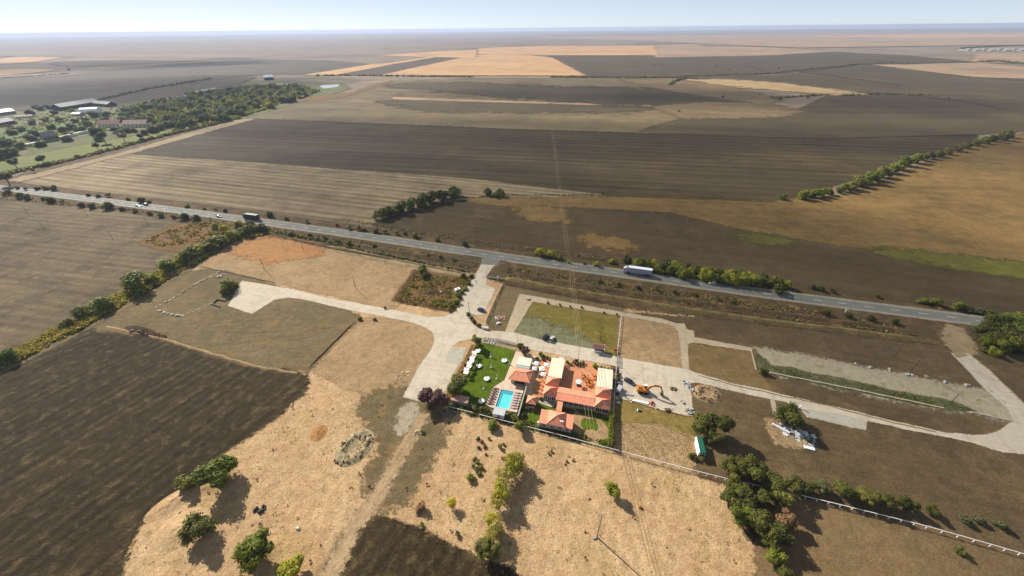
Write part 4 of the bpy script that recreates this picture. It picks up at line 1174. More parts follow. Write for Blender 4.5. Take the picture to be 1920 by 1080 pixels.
# ---------- boundary fences
def rail_fence(label, pts, gap, h, group=None, rails=((.92, .07, .11),), post=.07, name='rail_fence', m=None, cat='fence', skip=()):
    m = m or M_white2
    e = empty(name, pts[0])
    tag(e, label, cat, group)
    off = pts[0]
    pme = MB().box(-post, post, -post, post, 0, h).mesh('post', m)
    for i in range(len(pts) - 1):
        a, b = pts[i], pts[i + 1]
        L_ = (b - a).length
        k = max(1, round(L_ / gap))
        an = math.atan2((b - a).y, (b - a).x)
        for (zf, rw, rh) in rails:
            r = MB().box(0, L_, -rw, rw, h * zf - rh / 2, h * zf + rh / 2).build('rail', m, e, a - off, an)
        for j in range(k + (1 if i == len(pts) - 2 else 0)):
            p = a + (b - a) * (j / k)
            o = obj('post', pme, e, p - off + Vector((0, 0, 0)), an)
            o.scale = (1, 1, random.uniform(.95, 1.0))
    return e
zf = 1.15
rail_fence('white rail fence along the south edge of the resort garden east of the pump house', [LW(-33.9, 83.9), LW(-17.2, 83.0), LW(-4.4, 82.3), LW(14.6, 81.0)], 2.7, 1.3, rails=((.95, .06, .12),))
rail_fence('short white rail fence in front of the pink roofed shed', [LW(-47.8, 84.7), LW(-36.4, 84.1)], 2.6, 1.3, rails=((.95, .06, .12),))
rail_fence('white rail fence below the dug-over plot up to the dark grove', [LW(15.4, 81.0), G(1240, 866, 1.2) * 1 - Vector((0, 0, 1.2)), G(1310, 884, 1.2) - Vector((0, 0, 1.2)), G(1378, 901, 1.2) - Vector((0, 0, 1.2)), G(1430, 912, 1.2) - Vector((0, 0, 1.2))], 2.4, 1.3, rails=((.95, .06, .10),))
rail_fence('long white rail fence running from the dark grove to the right edge across brown grass',
           [G(1490, 925.5, 1.2) - Vector((0, 0, 1.2)), G(1600, 952, 1.2) - Vector((0, 0, 1.2)), G(1740, 987, 1.2) - Vector((0, 0, 1.2)), G(1860, 1021, 1.2) - Vector((0, 0, 1.2)), G(2000, 1062, 1.2) - Vector((0, 0, 1.2))], 3.1, 1.25, rails=((.95, .08, .16),), post=.09)
rail_fence('thin white fence between the grass plot and the tan plot', [LW(14.2, 154.6), LW(12.9, 127.0)], 2.5, 1.1, rails=((.95, .07, .10),), post=.05)
rail_fence('thin pale fence along the east side of the restaurant', [LW(12.7, 119.4), LW(12.3, 96.5), LW(12.0, 82.4)], 2.5, 1.9, rails=((.97, .05, .09), (.5, .02, .04)), post=.05)

def stake_fence(name, label, pts, gap, h, m, hj=.3, lean=.05, w=.09, individual=False, cat='fence', base=True):
    e = empty(name, pts[0])
    tag(e, label, cat)
    g = MB()
    for i in range(len(pts) - 1):
        a, b = pts[i] - pts[0], pts[i + 1] - pts[0]
        k = int((b - a).length / gap)
        for j in range(k):
            p = a + (b - a) * (j / k)
            hh = h * random.uniform(1 - hj, 1)
            q = p + Vector((random.uniform(-lean, lean) * hh, random.uniform(-lean, lean) * hh, hh))
            if individual:
                MB().tube(p, q, w * random.uniform(.8, 1.2), w * .5, 5).build('stake', m, e)
            else: g.tube(p, q, w * random.uniform(.8, 1.2), w * .5, 5)
        if base:
            for zz in (.4, .75):
                MB().tube(a + Vector((0, 0, h * zz)), b + Vector((0, 0, h * zz)), .05, .05, 5).build('rail', m, e)
    if not individual: tag(g.build('stakes', m, e), kind='stuff')
    return e
stake_fence('stake_fence', 'row of thick brown pointed stakes along the top of the lawn', [LW(-45.0, 123.4), LW(-38.5, 124.0), LW(-29.6, 123.1)], .58, 1.9, M_wood, .35, .08, .16, True)
stake_fence('palisade', 'brown stake palisade round the weedy plot beside the entrance', [G(780, 508), G(741, 563), G(768, 570), G(800, 574), G(832, 581), G(857, 583)], .8, 1.9, M_wood2, .3, .08, .1)
stake_fence('palisade', 'long dark stake palisade on the bank between main road and grass plot', [G(947, 533), G(1010, 545), G(1090, 559), G(1169, 575)], .8, 2.0, M_wood2, .25, .06, .11)
stake_fence('palisade', 'short dark stake fence going from the palisade down to the concrete path', [G(1169, 576), G(1166, 587)], .5, 1.8, M_wood2, .2, .05, .1)
stake_fence('picket_fence', 'pale fence of uneven stone pickets along the east side of the entrance lane', [G(943, 536), G(930, 562), G(911, 606)], .55, 1.5, M_stone, .35, .1, .2, False)
e = thing('sign_wall', 'low white sign wall at the foot of the pale picket fence', 'wall', -46.2, 130.6)
MB().box(-1.55, 1.55, -.14, .14, 0, 1.25).build('wall_panel', W_white, e)
MB().box(-1.62, 1.62, -.19, .19, 1.25, 1.33).build('cap', W_white, e)
e = thing('gate_wall', 'long pale wall with a square pier where the entrance lane meets the bank', 'wall', -53.2, 172.9)
MB().box(-4.6, 4.6, -.15, .15, 0, 1.2).build('wall_panel', M_stone, e)
MB().box(.9, 1.4, -.25, .25, 0, 2.2).build('pier', W_white, e)
for k in range(8): MB().box(-4.4 + k * 1.1, -4.2 + k * 1.1, -.2, -.155, 0, 1.1).build('buttress', M_stone, e)
gp0 = G(891, 527)
e = tag(empty('barrier_gate', gp0, 0), 'raised white barrier arm on the left of the entrance lane', 'gate')
MB().box(-.2, .2, -.2, .2, 0, 1.1).build('barrier_post', W_white, e)
MB().box(-.06, .06, -3.2, .4, 1.0, 1.12).build('barrier_arm', W_white, e)
e = thing('drain_grid', 'grey slatted metal grid across the lane beside the restaurant fence', 'grid', 14.0, 122.9)
for k in range(7): MB().box(-1.1 + k * .36, -.98 + k * .36, -3.2, 3.2, .1, .18).build('bar', M_grey, e)
for yy in (-3.2, 0, 3.1): MB().box(-1.15, 1.25, yy, yy + .1, .18, .24).build('cross_bar', M_grey, e)

# ================================================================== VEHICLES
P_white = mat('white_car_paint', S(232, 232, 232), .35, .03, 2, spec=.5, coat=.5)
P_black = mat('black_car_paint', S(44, 44, 48), .3, .05, 2, spec=.5, coat=.6)
P_blue = mat('blue_car_paint', S(44, 62, 130), .3, .05, 2, spec=.5, coat=.6)
P_grey = mat('dark_grey_car_paint', S(66, 68, 72), .3, .05, 2, spec=.5, coat=.6)
P_red = mat('dark_red_car_paint', S(150, 70, 60), .35, .05, 2, spec=.5, coat=.5)
P_glass = mat('car_glass', S(40, 46, 52), .08, .05, 2, spec=.8)
P_lamp = mat('headlamp_glass', S(226, 226, 220), .15, .03, 2, spec=.6)
P_tail = mat('tail_lamp', S(150, 30, 26), .3, .05, 2)
P_rim = mat('alloy_rim', S(170, 170, 172), .4, .05, 2, metal=.6)
def wheel(parent, x, y, r=.32, w=.2):
    t = MB().tube((0, -w / 2, 0), (0, w / 2, 0), r, r, 14).mesh('wheel', M_black) if ('w%.2f' % r) not in WH else WH['w%.2f' % r]
    WH['w%.2f' % r] = t
    o = obj('wheel', t, parent, (x, y, r))
    if 'rim%.2f' % r not in WH: WH['rim%.2f' % r] = MB().tube((0, -w / 2 - .01, 0), (0, w / 2 + .01, 0), r * .55, r * .55, 10).mesh('rim', P_rim)
    obj('rim', WH['rim%.2f' % r], o)
    return o
WH = {}
def loft(sections):
    """body lofted through cross sections: x, half width low, half width high, z low, z high"""
    m = MB()
    vs, fs = [], []
    for (x, wl, wh, zl, zh) in sections:
        vs += [(x, -wl, zl), (x, -wl * 1.02, zl + (zh - zl) * .5), (x, -wh, zh), (x, wh, zh), (x, wl * 1.02, zl + (zh - zl) * .5), (x, wl, zl)]
    for i in range(len(sections) - 1):
        for k in range(6):
            a, b = i * 6 + k, i * 6 + (k + 1) % 6
            fs.append((a, b, b + 6, a + 6))
    n = len(sections)
    fs.append(tuple(range(5, -1, -1))); fs.append(tuple(range((n - 1) * 6, n * 6)))
    m.add(vs, [f[::-1] for f in fs])
    return m
def car(label, pos, rz, paint, kind='hatch', group=None, name='parked_car'):
    e = empty(name, pos, rz)
    tag(e, label, 'car', group)
    hi = .12 if kind == 'suv' else 0
    loft([(2.08, .55, .5, .34, .56), (1.95, .78, .70, .26, .66 + hi), (1.2, .84, .78, .24, .82 + hi), (.6, .85, .82, .24, .90 + hi), (-1.4, .85, .82, .24, .94 + hi), (-1.95, .82, .76, .28, .9 + hi), (-2.08, .7, .66, .36, .78 + hi)]).build('body', paint, e)
    zt = 1.42 + hi * 1.6
    zb = .87 + hi
    if kind == 'sedan': cs = [(.85, .78, .74, zb, zb + .03), (.2, .77, .62, zb, zt - .02), (-.9, .77, .62, zb, zt), (-1.65, .76, .72, zb, zb + .05)]
    else: cs = [(.9, .78, .74, zb, zb + .03), (.25, .77, .62, zb, zt - .02), (-1.3, .77, .62, zb, zt), (-1.95, .74, .7, zb, zb + .1)]
    loft(cs).build('window_band', P_glass, e)
    MB().box(cs[2][0], cs[1][0] + .05, -.62, .62, zt - .03, zt + .025, inset=.03).build('roof', paint, e)
    for sy in (-1, 1):
        for xx in (.45, -.45, -1.25):
            MB().tube((xx + (.3 if xx > .4 else 0) , sy * .785, zb), (xx, sy * .64, zt), .035, .035, 5).build('pillar', paint, e)
        MB().box(1.86, 2.02, sy * .6 - .14, sy * .6 + .14, .58, .72).build('headlight', P_lamp, e)
        MB().box(-2.07, -1.95, sy * .62 - .12, sy * .62 + .12, .68, .86).build('tail_light', P_tail, e)
        MB().box(.62, .8, sy * .92 - .08, sy * .92 + .08, .92, 1.04).build('door_mirror', paint, e)
        wheel(e, 1.3, sy * .76); wheel(e, -1.25, sy * .76)
    return e
def road_pos(px, py, off):
    p, d = at_len(RC, near_s(tuple(G(px, py))[:2]))
    return p + Vector((-d.y, d.x, 0)) * off + Vector((0, 0, .165)), math.atan2(d.y, d.x)
Z1 = Vector((0, 0, .11))
car('black hatchback parked on the edge of the grass plot beside a white car', LW(-18.1, 131.0) + Z1, AX + R(72), P_black, 'suv')
car('white hatchback parked beside the black car at the edge of the grass plot', LW(-15.3, 130.5) + Z1, AX + R(74), P_white)
car('blue hatchback parked in the bay beside the entrance lane', LW(-52.1, 143.5) + Z1, AX + R(-12), P_blue)
car('dark grey saloon parked on the concrete yard near the excavator', LW(17.9, 112.9) + Z1, AX + R(-28), P_grey, 'sedan')
p, a = road_pos(262, 386, -1.9); car('white car on the far left road running just behind a dark red one', p, a, P_white, name='moving_car')
p, a = road_pos(278, 384, 1.9); car('dark red car with pale roof on the far left road', p, a + math.pi, P_red, 'suv', name='moving_car')
p, a = road_pos(416, 405, -1.8); car('small white car on the road approaching the dark lorry', p, a, P_white, name='moving_car')
p, a = road_pos(1337, 536, 1.9); car('white estate car on the road behind the white lorry beside the roadside thicket', p, a + math.pi, P_white, 'suv', name='moving_car')

def lorry(label, pos, rz, side, top, cabm, L_=12.6):
    e = empty('lorry', pos, rz)
    tag(e, label, 'lorry')
    c = loft([(8.0, 1.15, 1.1, .55, 1.5), (7.9, 1.22, 1.16, .5, 2.6), (7.5, 1.24, 1.15, .5, 3.15), (6.6, 1.24, 1.1, .5, 3.6), (5.9, 1.24, 1.1, .5, 3.65)])
    cab = c.build('cab', cabm, e)
    MB().add([(8.02, -1.05, 1.75), (8.02, 1.05, 1.75), (7.72, .98, 2.75), (7.72, -.98, 2.75)], [(0, 1, 2, 3)]).build('windscreen', P_glass, cab)
    for sy in (-1, 1):
        MB().box(6.9, 7.6, sy * 1.235 - .02, sy * 1.235 + .02, 1.75, 2.55).build('side_window', P_glass, cab)
        MB().box(7.92, 8.06, sy * .85 - .18, sy * .85 + .18, .75, .95).build('headlight', P_lamp, cab)
        MB().box(7.4, 7.6, sy * 1.42 - .1, sy * 1.42 + .1, 1.9, 2.5).build('mirror', M_black, cab)
    MB().box(-6.6, 6.2, -.45, .45, .7, 1.0).build('chassis', M_black, e)
    x0 = 5.4 - L_
    MB().box(x0, 5.4, -1.27, 1.27, 1.1, 3.9).build('trailer_box', side, e)
    MB().box(x0 - .02, 5.42, -1.29, 1.29, 3.9, 3.98, inset=.03).build('trailer_roof', top, e)
    for k in range(1, 8):
        for sy in (-1, 1): MB().box(x0 + k * L_ / 8 - .03, x0 + k * L_ / 8 + .03, sy * 1.285 - .012, sy * 1.285 + .012, 1.12, 3.88).build('side_strap', M_grey, e)
    for sy in (-1, 1):
        MB().box(x0 + 4, 4.2, sy * 1.2 - .03, sy * 1.2 + .03, .6, 1.08).build('side_guard', side, e)
        for xx in (7.1, 4.6): wheel(e, xx, sy * 1.02, .5, .32)
        for xx in (x0 + 1.6, x0 + 2.8, x0 + 4.0): wheel(e, xx, sy * 1.02, .5, .32)
    for sy in (-1, 1): MB().box(x0 - .05, x0 - .01, sy * 1.0 - .18, sy * 1.0 + .18, .8, 1.0).build('tail_light', P_tail, e)
    return e
T_white = mat('white_trailer_sheet', RAW(.78, .78, .79), .5, .04, .8)
T_side = mat('grey_blue_curtain', S(196, 202, 220), .6, .06, .8)
T_dark = mat('dark_curtain', S(50, 48, 54), .6, .1, .8)
T_pale = mat('pale_trailer_roof', S(206, 200, 190), .7, .1, .8)  # paler tone than the trailer's sides
p, a = road_pos(1197, 518, 1.9); lorry('white cabbed lorry with grey-blue trailer side and bright white roof', p, a + math.pi, T_side, T_white, P_white)
p, a = road_pos(478, 410, 1.7); lorry('dark lorry with a black trailer and pale roof', p, a + math.pi, T_dark, T_pale, P_grey, 10.4)

# ---------- excavator
ex_o = mat('excavator_orange', S(236, 138, 40), .45, .1, 1.5, spec=.4)
ex_d = mat('excavator_steel', S(120, 82, 46), .6, .2, 2)
ex = thing('excavator', 'orange tracked excavator with boom stretched over the concrete yard', 'excavator', 23.0, 109.2, AX, .11)
for yy in (-1.1, 1.1):
    t = MB().side([(-2.0, .25), (-1.7, 0), (1.7, 0), (2.0, .25), (2.0, .6), (1.7, .85), (-1.7, .85), (-2.0, .6)], yy - .28, yy + .28).build('track', M_black, ex)
    for k in range(12): MB().box(-1.7 + k * .3, -1.58 + k * .3, yy - .3, yy + .3, .85, .9).build('track_shoe', M_black, t)
    for xx in (-1.55, 0, 1.55): MB().tube((xx, yy - .3, .42), (xx, yy + .3, .42), .3, .3, 10).build('track_wheel', M_grey, t)
MB().tube((0, 0, .6), (0, 0, 1.1), .8, .8, 14).build('slew_ring', M_black, ex)
hs = MB().side([(-2.4, 1.15), (1.3, 1.1), (1.3, 1.5), (.3, 2.0), (-.4, 2.05), (-2.2, 2.05), (-2.4, 1.8)], -1.25, .3).build('engine_house', ex_o, ex)
MB().box(-2.55, -1.9, -1.3, 1.3, 1.0, 1.9, inset=.08).build('counterweight', ex_o, ex)
MB().box(-1.9, .2, .3, 1.25, 1.1, 1.85).build('tool_locker', ex_o, ex)
for k in range(4): MB().box(-1.8 + k * .35, -1.6 + k * .35, -1.0, .1, 2.055, 2.12).build('engine_grille', M_black, hs)
cb = MB().side([(.1, 1.2), (1.5, 1.2), (1.55, 1.9), (1.3, 2.75), (.1, 2.8)], .4, 1.25).build('cab', P_glass, ex)
MB().box(.02, 1.36, .36, 1.29, 2.8, 2.9, inset=.05).build('cab_roof', W_white, cb)
for xx, yy in ((.1, .4), (.1, 1.25), (1.5, .4), (1.5, 1.25)): MB().tube((xx, yy, 1.2), (xx - (.2 if xx > 1 else 0), yy, 2.8), .05, .05, 5).build('cab_post', ex_o, cb)
def beam(pts, ws, y, wid, nm, m, par):
    pr = []
    P_ = [Vector((p[0], 0, p[1])) for p in pts]
    up, lo = [], []
    for i, p in enumerate(P_):
        d = (P_[min(i + 1, len(P_) - 1)] - P_[max(i - 1, 0)]).normalized()
        n_ = Vector((-d.z, 0, d.x))
        up.append(p + n_ * ws[i]); lo.append(p - n_ * ws[i])
    prof = [(q.x, q.z) for q in up] + [(q.x, q.z) for q in lo[::-1]]
    return MB().side(prof, y - wid, y + wid).build(nm, m, par)
bm = beam([(.9, 1.7), (2.2, 3.6), (3.2, 4.2), (5.6, 4.25)], [.25, .36, .36, .22], -.1, .2, 'boom', ex_o, ex)
sk = beam([(5.2, 4.7), (5.7, 4.1), (6.7, 1.7)], [.16, .26, .14], -.1, .15, 'stick', ex_o, ex)
MB().side([(6.3, 1.7), (6.95, 1.8), (7.15, 1.0), (6.9, .35), (6.3, .25), (5.9, .6), (6.2, 1.0)], -.65, .45).build('bucket', ex_d, ex)
MB().tube((1.6, -.1, 1.4), (2.6, -.1, 3.3), .1, .07, 8).build('hydraulic_ram', M_grey, ex)
MB().tube((3.2, -.1, 4.65), (5.15, -.1, 4.8), .09, .06, 8).build('hydraulic_ram', M_grey, ex)

# ---------- things lying about the yard
def heap(name, label, cat, c, n, rx, ry, zmax, ms, smin, smax, group=None, flat=.35, part='piece', seed=0, rz=0):
    rnd = random.Random(seed)
    e = empty(name, c, rz)
    tag(e, label, cat, group)
    for k in range(n):
        r = math.sqrt(rnd.random()); t = rnd.uniform(0, 6.28)
        x, y = r * math.cos(t) * rx, r * math.sin(t) * ry
        s = rnd.uniform(smin, smax)
        z = max(0.0, zmax * (1 - r) * rnd.uniform(.3, 1))
        Mx = Matrix.Translation((x, y, z + s * flat * .4)) @ Matrix.Rotation(rnd.uniform(0, 6.28), 4, 'Z') @ Matrix.Rotation(rnd.uniform(-.4, .4), 4, 'X') @ Matrix.Rotation(rnd.uniform(-.4, .4), 4, 'Y')
        a = rnd.uniform(.5, 1)
        MB().box(-s / 2, s / 2, -s * a / 2, s * a / 2, -s * flat / 2, s * flat / 2, M=Mx, inset=s * .08).build(part, rnd.choice(ms), e)
    return e
wh_slab = mat('white_panel', RAW(.52, .51, .48), .7, .15, 1.5)
gr_slab = mat('grey_panel', S(176, 176, 174), .7, .2, 1.5)
dk_piece = mat('dark_debris', S(84, 78, 72), .9, .3, 2)
br_piece = mat('brown_debris', S(170, 130, 96), .9, .3, 2)
pk_piece = mat('pink_debris', S(216, 160, 140), .9, .3, 2)
heap('debris_heap', 'big heap of white and grey panels dumped beside the round bush', 'debris heap', G(1497, 815), 85, 6.0, 3.2, .3, [wh_slab, wh_slab, wh_slab, gr_slab, gr_slab, dk_piece], .5, 2.0, flat=.07, part='panel', seed=3, rz=-.65)
sheet('spoil_patch', [(1440, 788), (1462, 790), (1470, 806), (1500, 826), (1528, 838), (1490, 838), (1456, 830), (1444, 808)], M_rub, .09)
e = tag(empty('white_column', G(1466, 806), -.75), 'long white column lying at the west end of the panel heap', 'column')
MB().tube((-2.6, 0, .42), (2.2, 0, .42), .42, .36, 10).build('shaft', W_white, e)
MB().tube((-3.1, 0, .42), (-2.6, 0, .42), .5, .5, 10).build('capital', W_white, e)
e = tag(empty('white_slab', G(1517, 841), -.35), 'flat white slab lying at the near tip of the panel heap', 'slab')
MB().box(-1.5, 1.5, -.6, .6, 0, .4).build('slab', W_white, e)
MB().box(-1.4, 1.4, -.62, -.5, .4, .46).build('slab_lip', wh_slab, e)
Y = lambda u, v: LW(u, v, .1)
heap('rubble_heap', 'heap of white and pink rubble bags at the south-east corner of the yard', 'rubble heap', Y(39.0, 103.8), 26, 1.7, 1.4, .7, [wh_slab, pk_piece, gr_slab], .35, .8, flat=.5, seed=5)
heap('scrap_heap', 'white and black scrap piled at the north-east yard corner', 'scrap heap', Y(39.4, 116.6), 16, 1.0, 1.9, .8, [wh_slab, dk_piece, wh_slab], .5, 1.1, flat=.5, seed=6)
heap('rubble_heap', 'pale broken blocks just south of the black and white scrap', 'rubble heap', Y(41.2, 114.4), 12, 1.2, 1.0, .5, [wh_slab, br_piece], .4, .9, flat=.5, seed=7)
heap('spoil_heap', 'small dark spoil heap alone on the yard east of the excavator bucket', 'spoil heap', Y(34.3, 113.4), 18, 1.2, .8, .5, [dk_piece, br_piece], .4, .9, flat=.6, seed=8)
heap('brick_pallet', 'small brown pallet of blocks at the yard corner beside the rubble bags', 'pallet', Y(37.0, 107.4), 10, .6, .6, .8, [br_piece, wh_slab], .4, .7, flat=.5, seed=9)
e = tag(empty('red_tarpaulin', Y(25.9, 104.3), .3), 'crumpled red tarpaulin over a heap on the south yard edge', 'tarpaulin')
MB().hip(-.9, .9, -.7, .7, .35, .85, (-.3, 0), (.4, .1)).build('sheet', mat('red_tarp', S(214, 92, 82), .7, .2, 3), e)
MB().box(-.8, .8, -.6, .6, 0, .24).build('covered_load', br_piece, e)
e = tag(empty('plank_stack', Y(22.0, 104.0), AX - .06), 'long white stack of planks along the south yard edge', 'plank stack')
for k in range(4):
    for j in range(2): MB().box(-3 + k * .2, 2.6 + k * .15, -.45 + k * .24, -.25 + k * .24, .02 + j * .13, .14 + j * .13).build('plank', W_white, e)
e = tag(empty('white_trough', Y(17.9, 106.6), AX), 'white oblong trough alone on the yard south of the grey saloon', 'trough')
MB().box(-1.2, 1.2, -.32, .32, 0, .45).build('body', W_white, e)
MB().box(-1.1, 1.1, -.24, .24, .45, .47).build('hollow', gr_slab, e)
e = tag(empty('teal_drum', LW(21.3, 99.9), 0), 'teal and white drum lying in the yellow grass below the yard', 'drum')
MB().tube((-.5, 0, .4), (.5, 0, .4), .4, .4, 12).build('shell', mat('teal_drum_paint', S(96, 160, 170), .5, .1, 2), e)
MB().tube((-.56, 0, .4), (-.5, 0, .4), .42, .42, 12).build('lid', W_white, e)
for k, (u, v) in enumerate(((18.6, 103.5), (26.4, 103.4), (27.6, 102.2), (16.9, 104.6), (30.4, 102.8))):
    heap('litter_heap', 'small pale litter heap on the grassy south yard edge, %s from the fence' % ORD[[1, 2, 3, 0, 4][k]], 'litter heap', LW(u, v, .05), 7, .6, .5, .4, [wh_slab, W_white, br_piece], .25, .6, 'litter heaps on the yard edge', flat=.5, seed=20 + k)
e = tag(empty('broken_cart', LW(31.3, 102.3, .05), .2), 'dark broken wooden cart at the south yard edge beside a bush', 'cart')
MB().box(-1.0, 1.0, -.5, .5, .4, .6).build('bed', M_wood2, e)
MB().tube((-.4, -.6, .35), (-.4, -.5, .35), .35, .35, 10).build('wheel', M_black, e)
MB().tube((-.4, .5, .35), (-.4, .6, .35), .35, .35, 10).build('wheel', M_black, e)
MB().tube((1.0, 0, .5), (2.2, .3, .15), .05, .05, 6).build('shaft', M_wood2, e)
e = tag(empty('covered_trailer', LW(14.2, 107.8, .1), AX + R(72)), 'pale grey covered trailer squeezed along the restaurant fence', 'trailer')
MB().side([(-1.7, .5), (1.7, .5), (1.7, 1.3), (1.2, 1.75), (-1.2, 1.75), (-1.7, 1.3)], -.8, .8).build('cover', mat('pale_cover', S(208, 208, 214), .7, .08, 1), e)
for sy in (-.82, .7): MB().tube((0, sy, .3), (0, sy + .12, .3), .3, .3, 10).build('wheel', M_black, e)
MB().tube((1.7, 0, .5), (2.7, 0, .4), .05, .05, 6).build('drawbar', M_grey, e)
for k, (u, v, l) in enumerate(((13.9, 104.2, 'white sacks and cans heaped south of the grey covered trailer'), (13.9, 101.6, 'pale junk heaped furthest south along the restaurant fence'), (13.9, 111.3, 'white cans beside the fence just north of the grey covered trailer'))):
    heap('junk_heap', l, 'junk heap', LW(u, v, .05), 9, .7, .8, .5, [wh_slab, gr_slab, W_white], .35, .8, flat=.6, seed=30 + k)
heap('building_base', 'square half built base of orange timber and white bags beside the picket fence', 'building base', LW(-41.5, 139.9, .05), 30, 2.4, 2.0, .5, [br_piece, pk_piece, W_white, mat('fresh_timber', S(232, 178, 128), .8, .15, 2)], .5, 1.3, flat=.25, part='timber', seed=40)
heap('bag_heap', 'white and black bags in front of the half built timber base', 'bag heap', LW(-41.4, 136.0, .05), 8, 1.6, .6, .5, [W_white, dk_piece], .5, .9, flat=.6, seed=41)
e = tag(empty('red_awning_cart', LW(12.1, 129.4), AX), 'small bright red box on posts at the fence corner beside the roadside kiosk', 'box')
MB().box(-.55, .55, -.45, .45, .7, 1.7, inset=.05).build('box', mat('bright_red', S(232, 74, 56), .6, .1, 2), e)
for xx in (-.4, .4): MB().box(xx - .05, xx + .05, -.05, .05, 0, .7).build('post', W_white, e)
e = tag(empty('pavilion_seat', LW(-36.0, 155.5), 0), 'round dark planter at the corner of the grass plot path', 'planter')
p_ = G(990, 561)
e.location = p_
MB().tube((0, 0, 0), (0, 0, .6), .9, 1.0, 14).build('bowl', mat('planter_clay', S(140, 104, 90), .9, .2, 2), e)
MB().tube((0, 0, .6), (0, 0, .66), 1.06, 1.06, 14).build('rim', M_stone, e)
e = tag(empty('white_box', G(858, 545), .5), 'white tank shed half hidden by the hedge in the weedy plot', 'tank')
MB().box(-1.5, 1.5, -1, 1, 0, 1.4, inset=.1).build('body', W_white, e)
MB().box(-.4, .4, -.4, .4, 1.4, 1.55).build('hatch', gr_slab, e)
heap('scrap_heap', 'white and dark scrap in the middle of the weedy plot', 'scrap heap', G(830, 548), 9, 1.2, .9, .6, [W_white, dk_piece, gr_slab], .5, 1.2, flat=.4, seed=44)
e = tag(empty('concrete_kerb', G(1408, 656), 0), 'white kerb beam lying between ochre lot and weeds', 'kerb')
q_ = G(1417.5, 694) - G(1408, 656)
MB().box(0, q_.length, -.25, .25, 0, .3).build('kerb_stone', M_stone, e, None, math.atan2(q_.y, q_.x))
def low_wall(name, label, pts, m, w=.35, h=.4, piece=3.0, cat='wall', rag=.3, gaps=0.0):
    e = empty(name, pts[0]); tag(e, label, cat)
    rnd = random.Random(len(label))
    for i in range(len(pts) - 1):
        a, b = pts[i], pts[i + 1]
        L_ = (b - a).length; k = max(1, round(L_ / piece))
        for j in range(k):
            p = a + (b - a) * ((j + .5) / k) - pts[0]
            if rnd.random() < gaps: continue
            hh = h * rnd.uniform(1 - rag, 1)
            ww = w * rnd.uniform(.85 if not gaps else .5, 1.15)
            o = MB().box(-L_ / k * .48, L_ / k * .48, -ww, ww, 0, hh, inset=.03).build('stone_block', m, e, p, math.atan2((b - a).y, (b - a).x) + rnd.uniform(-.02, .02))
    return e
low_wall('low_wall', 'long low pale wall between the weeds and the brown strip', [G(1442, 699), G(1604, 731), G(1770, 766)], M_stone)
low_wall('low_wall', 'short low wall at the south end of the gravel yard', [G(1818, 773), G(1898, 790)], M_stone)
low_wall('low_wall', 'pale wall slanting along the far right edge of the concrete lane', [G(1812, 663), G(1850, 693), G(1935, 775)], M_stone, .45, .5)
low_wall('stone_wall', 'ruined stone foundation wall, the long north side of the ruin', [G(292, 578), G(330, 556), G(372, 530), G(420, 506)], M_stone, .5, .55, .95, rag=.8, gaps=.4)
low_wall('stone_wall', 'ruined stone foundation wall, the short west end of the ruin', [G(296, 582), G(320, 590), G(345, 593)], M_stone, .6, .7, .9, rag=.8, gaps=.25)
low_wall('stone_wall', 'ruined stone foundation wall, the side towards the pale concrete pad', [G(352, 590), G(370, 580), G(398, 568)], M_stone, .3, .35, .9, rag=.8, gaps=.5)
low_wall('trough_walls', 'dark U-shaped trough walls at the corner of the concrete pad', [G(424, 565), G(408, 562), G(398, 571), G(413, 576)], mat('dark_concrete', S(124, 112, 104), .9, .15, 1), .3, .7, 2.0, rag=.1)
heap('stone_heap', 'pale stone heap at the far end of the ruined wall', 'stone heap', G(411, 519), 16, 2.2, 1.4, .5, [M_stone, wh_slab], .5, 1.1, flat=.5, seed=50)
for k, (x, y, l) in enumerate(((1604, 683, 'first'), (1632, 689, 'second'), (1667, 694, 'third'), (1700, 703, 'fourth'), (1736, 707, 'fifth'), (1774, 717, 'sixth'), (1812, 722, 'seventh'))):
    heap('boulder_group', 'pale boulders on the north gravel edge, %s group from the west' % l, 'boulders', G(x, y), 4 if k != 3 else 12, 1.0 + (k == 3), .6, .3, [M_stone, wh_slab], .4, .9, 'boulder groups along the gravel', flat=.7, seed=60 + k)
e = tag(empty('white_cross_post', G(1584, 586), 0), 'white tilted cross shaped post on the verge between roadside bushes', 'post')
MB().box(-.12, .12, -.12, .12, 0, 2.2).build('post', W_white, e)
MB().box(-.9, .9, -.1, .1, 1.3, 1.55, M=Matrix.Rotation(.3, 4, 'Y')).build('arm', W_white, e)
e = tag(empty('white_bollard', G(1497, 766), 0), 'leaning white slab post beside the concrete lane near the round bush', 'post')
MB().box(-.2, .2, -.12, .12, 0, 2.0, M=Matrix.Rotation(.35, 4, 'Y')).build('post', W_white, e)
MB().box(-.4, .4, -.3, .3, 0, .1).build('foot', M_stone, e)
heap('stone_heap', 'grey rock heap below the white garden fence by the purple tree', 'stone heap', G(840, 777), 26, 2.6, 1.5, .7, [mat('grey_rock', S(150, 138, 124), .95, .25, 1.5)], .6, 1.5, flat=.6, part='rock', seed=52)
heap('stone_heap', 'pale stones on the west edge of the dry grass near a small bush', 'stone heap', G(783, 812), 12, 2.0, 1.0, .3, [M_stone], .4, .9, flat=.5, part='rock', seed=53)
heap('black_heap', 'blackish tarred heap on the dry grass right of the big tree', 'heap', G(487, 955), 14, 1.5, 1.1, .7, [mat('tar_black', S(66, 62, 62), .8, .3, 2)], .5, 1.0, flat=.6, seed=54)
heap('stone_heap', 'dark stones along the near rim of the rubble ring', 'stone heap', G(645, 866), 16, 2.4, .6, .5, [mat('dark_rock', S(92, 78, 66), .95, .25, 1.5)], .4, .8, flat=.6, part='rock', seed=55, rz=.1)
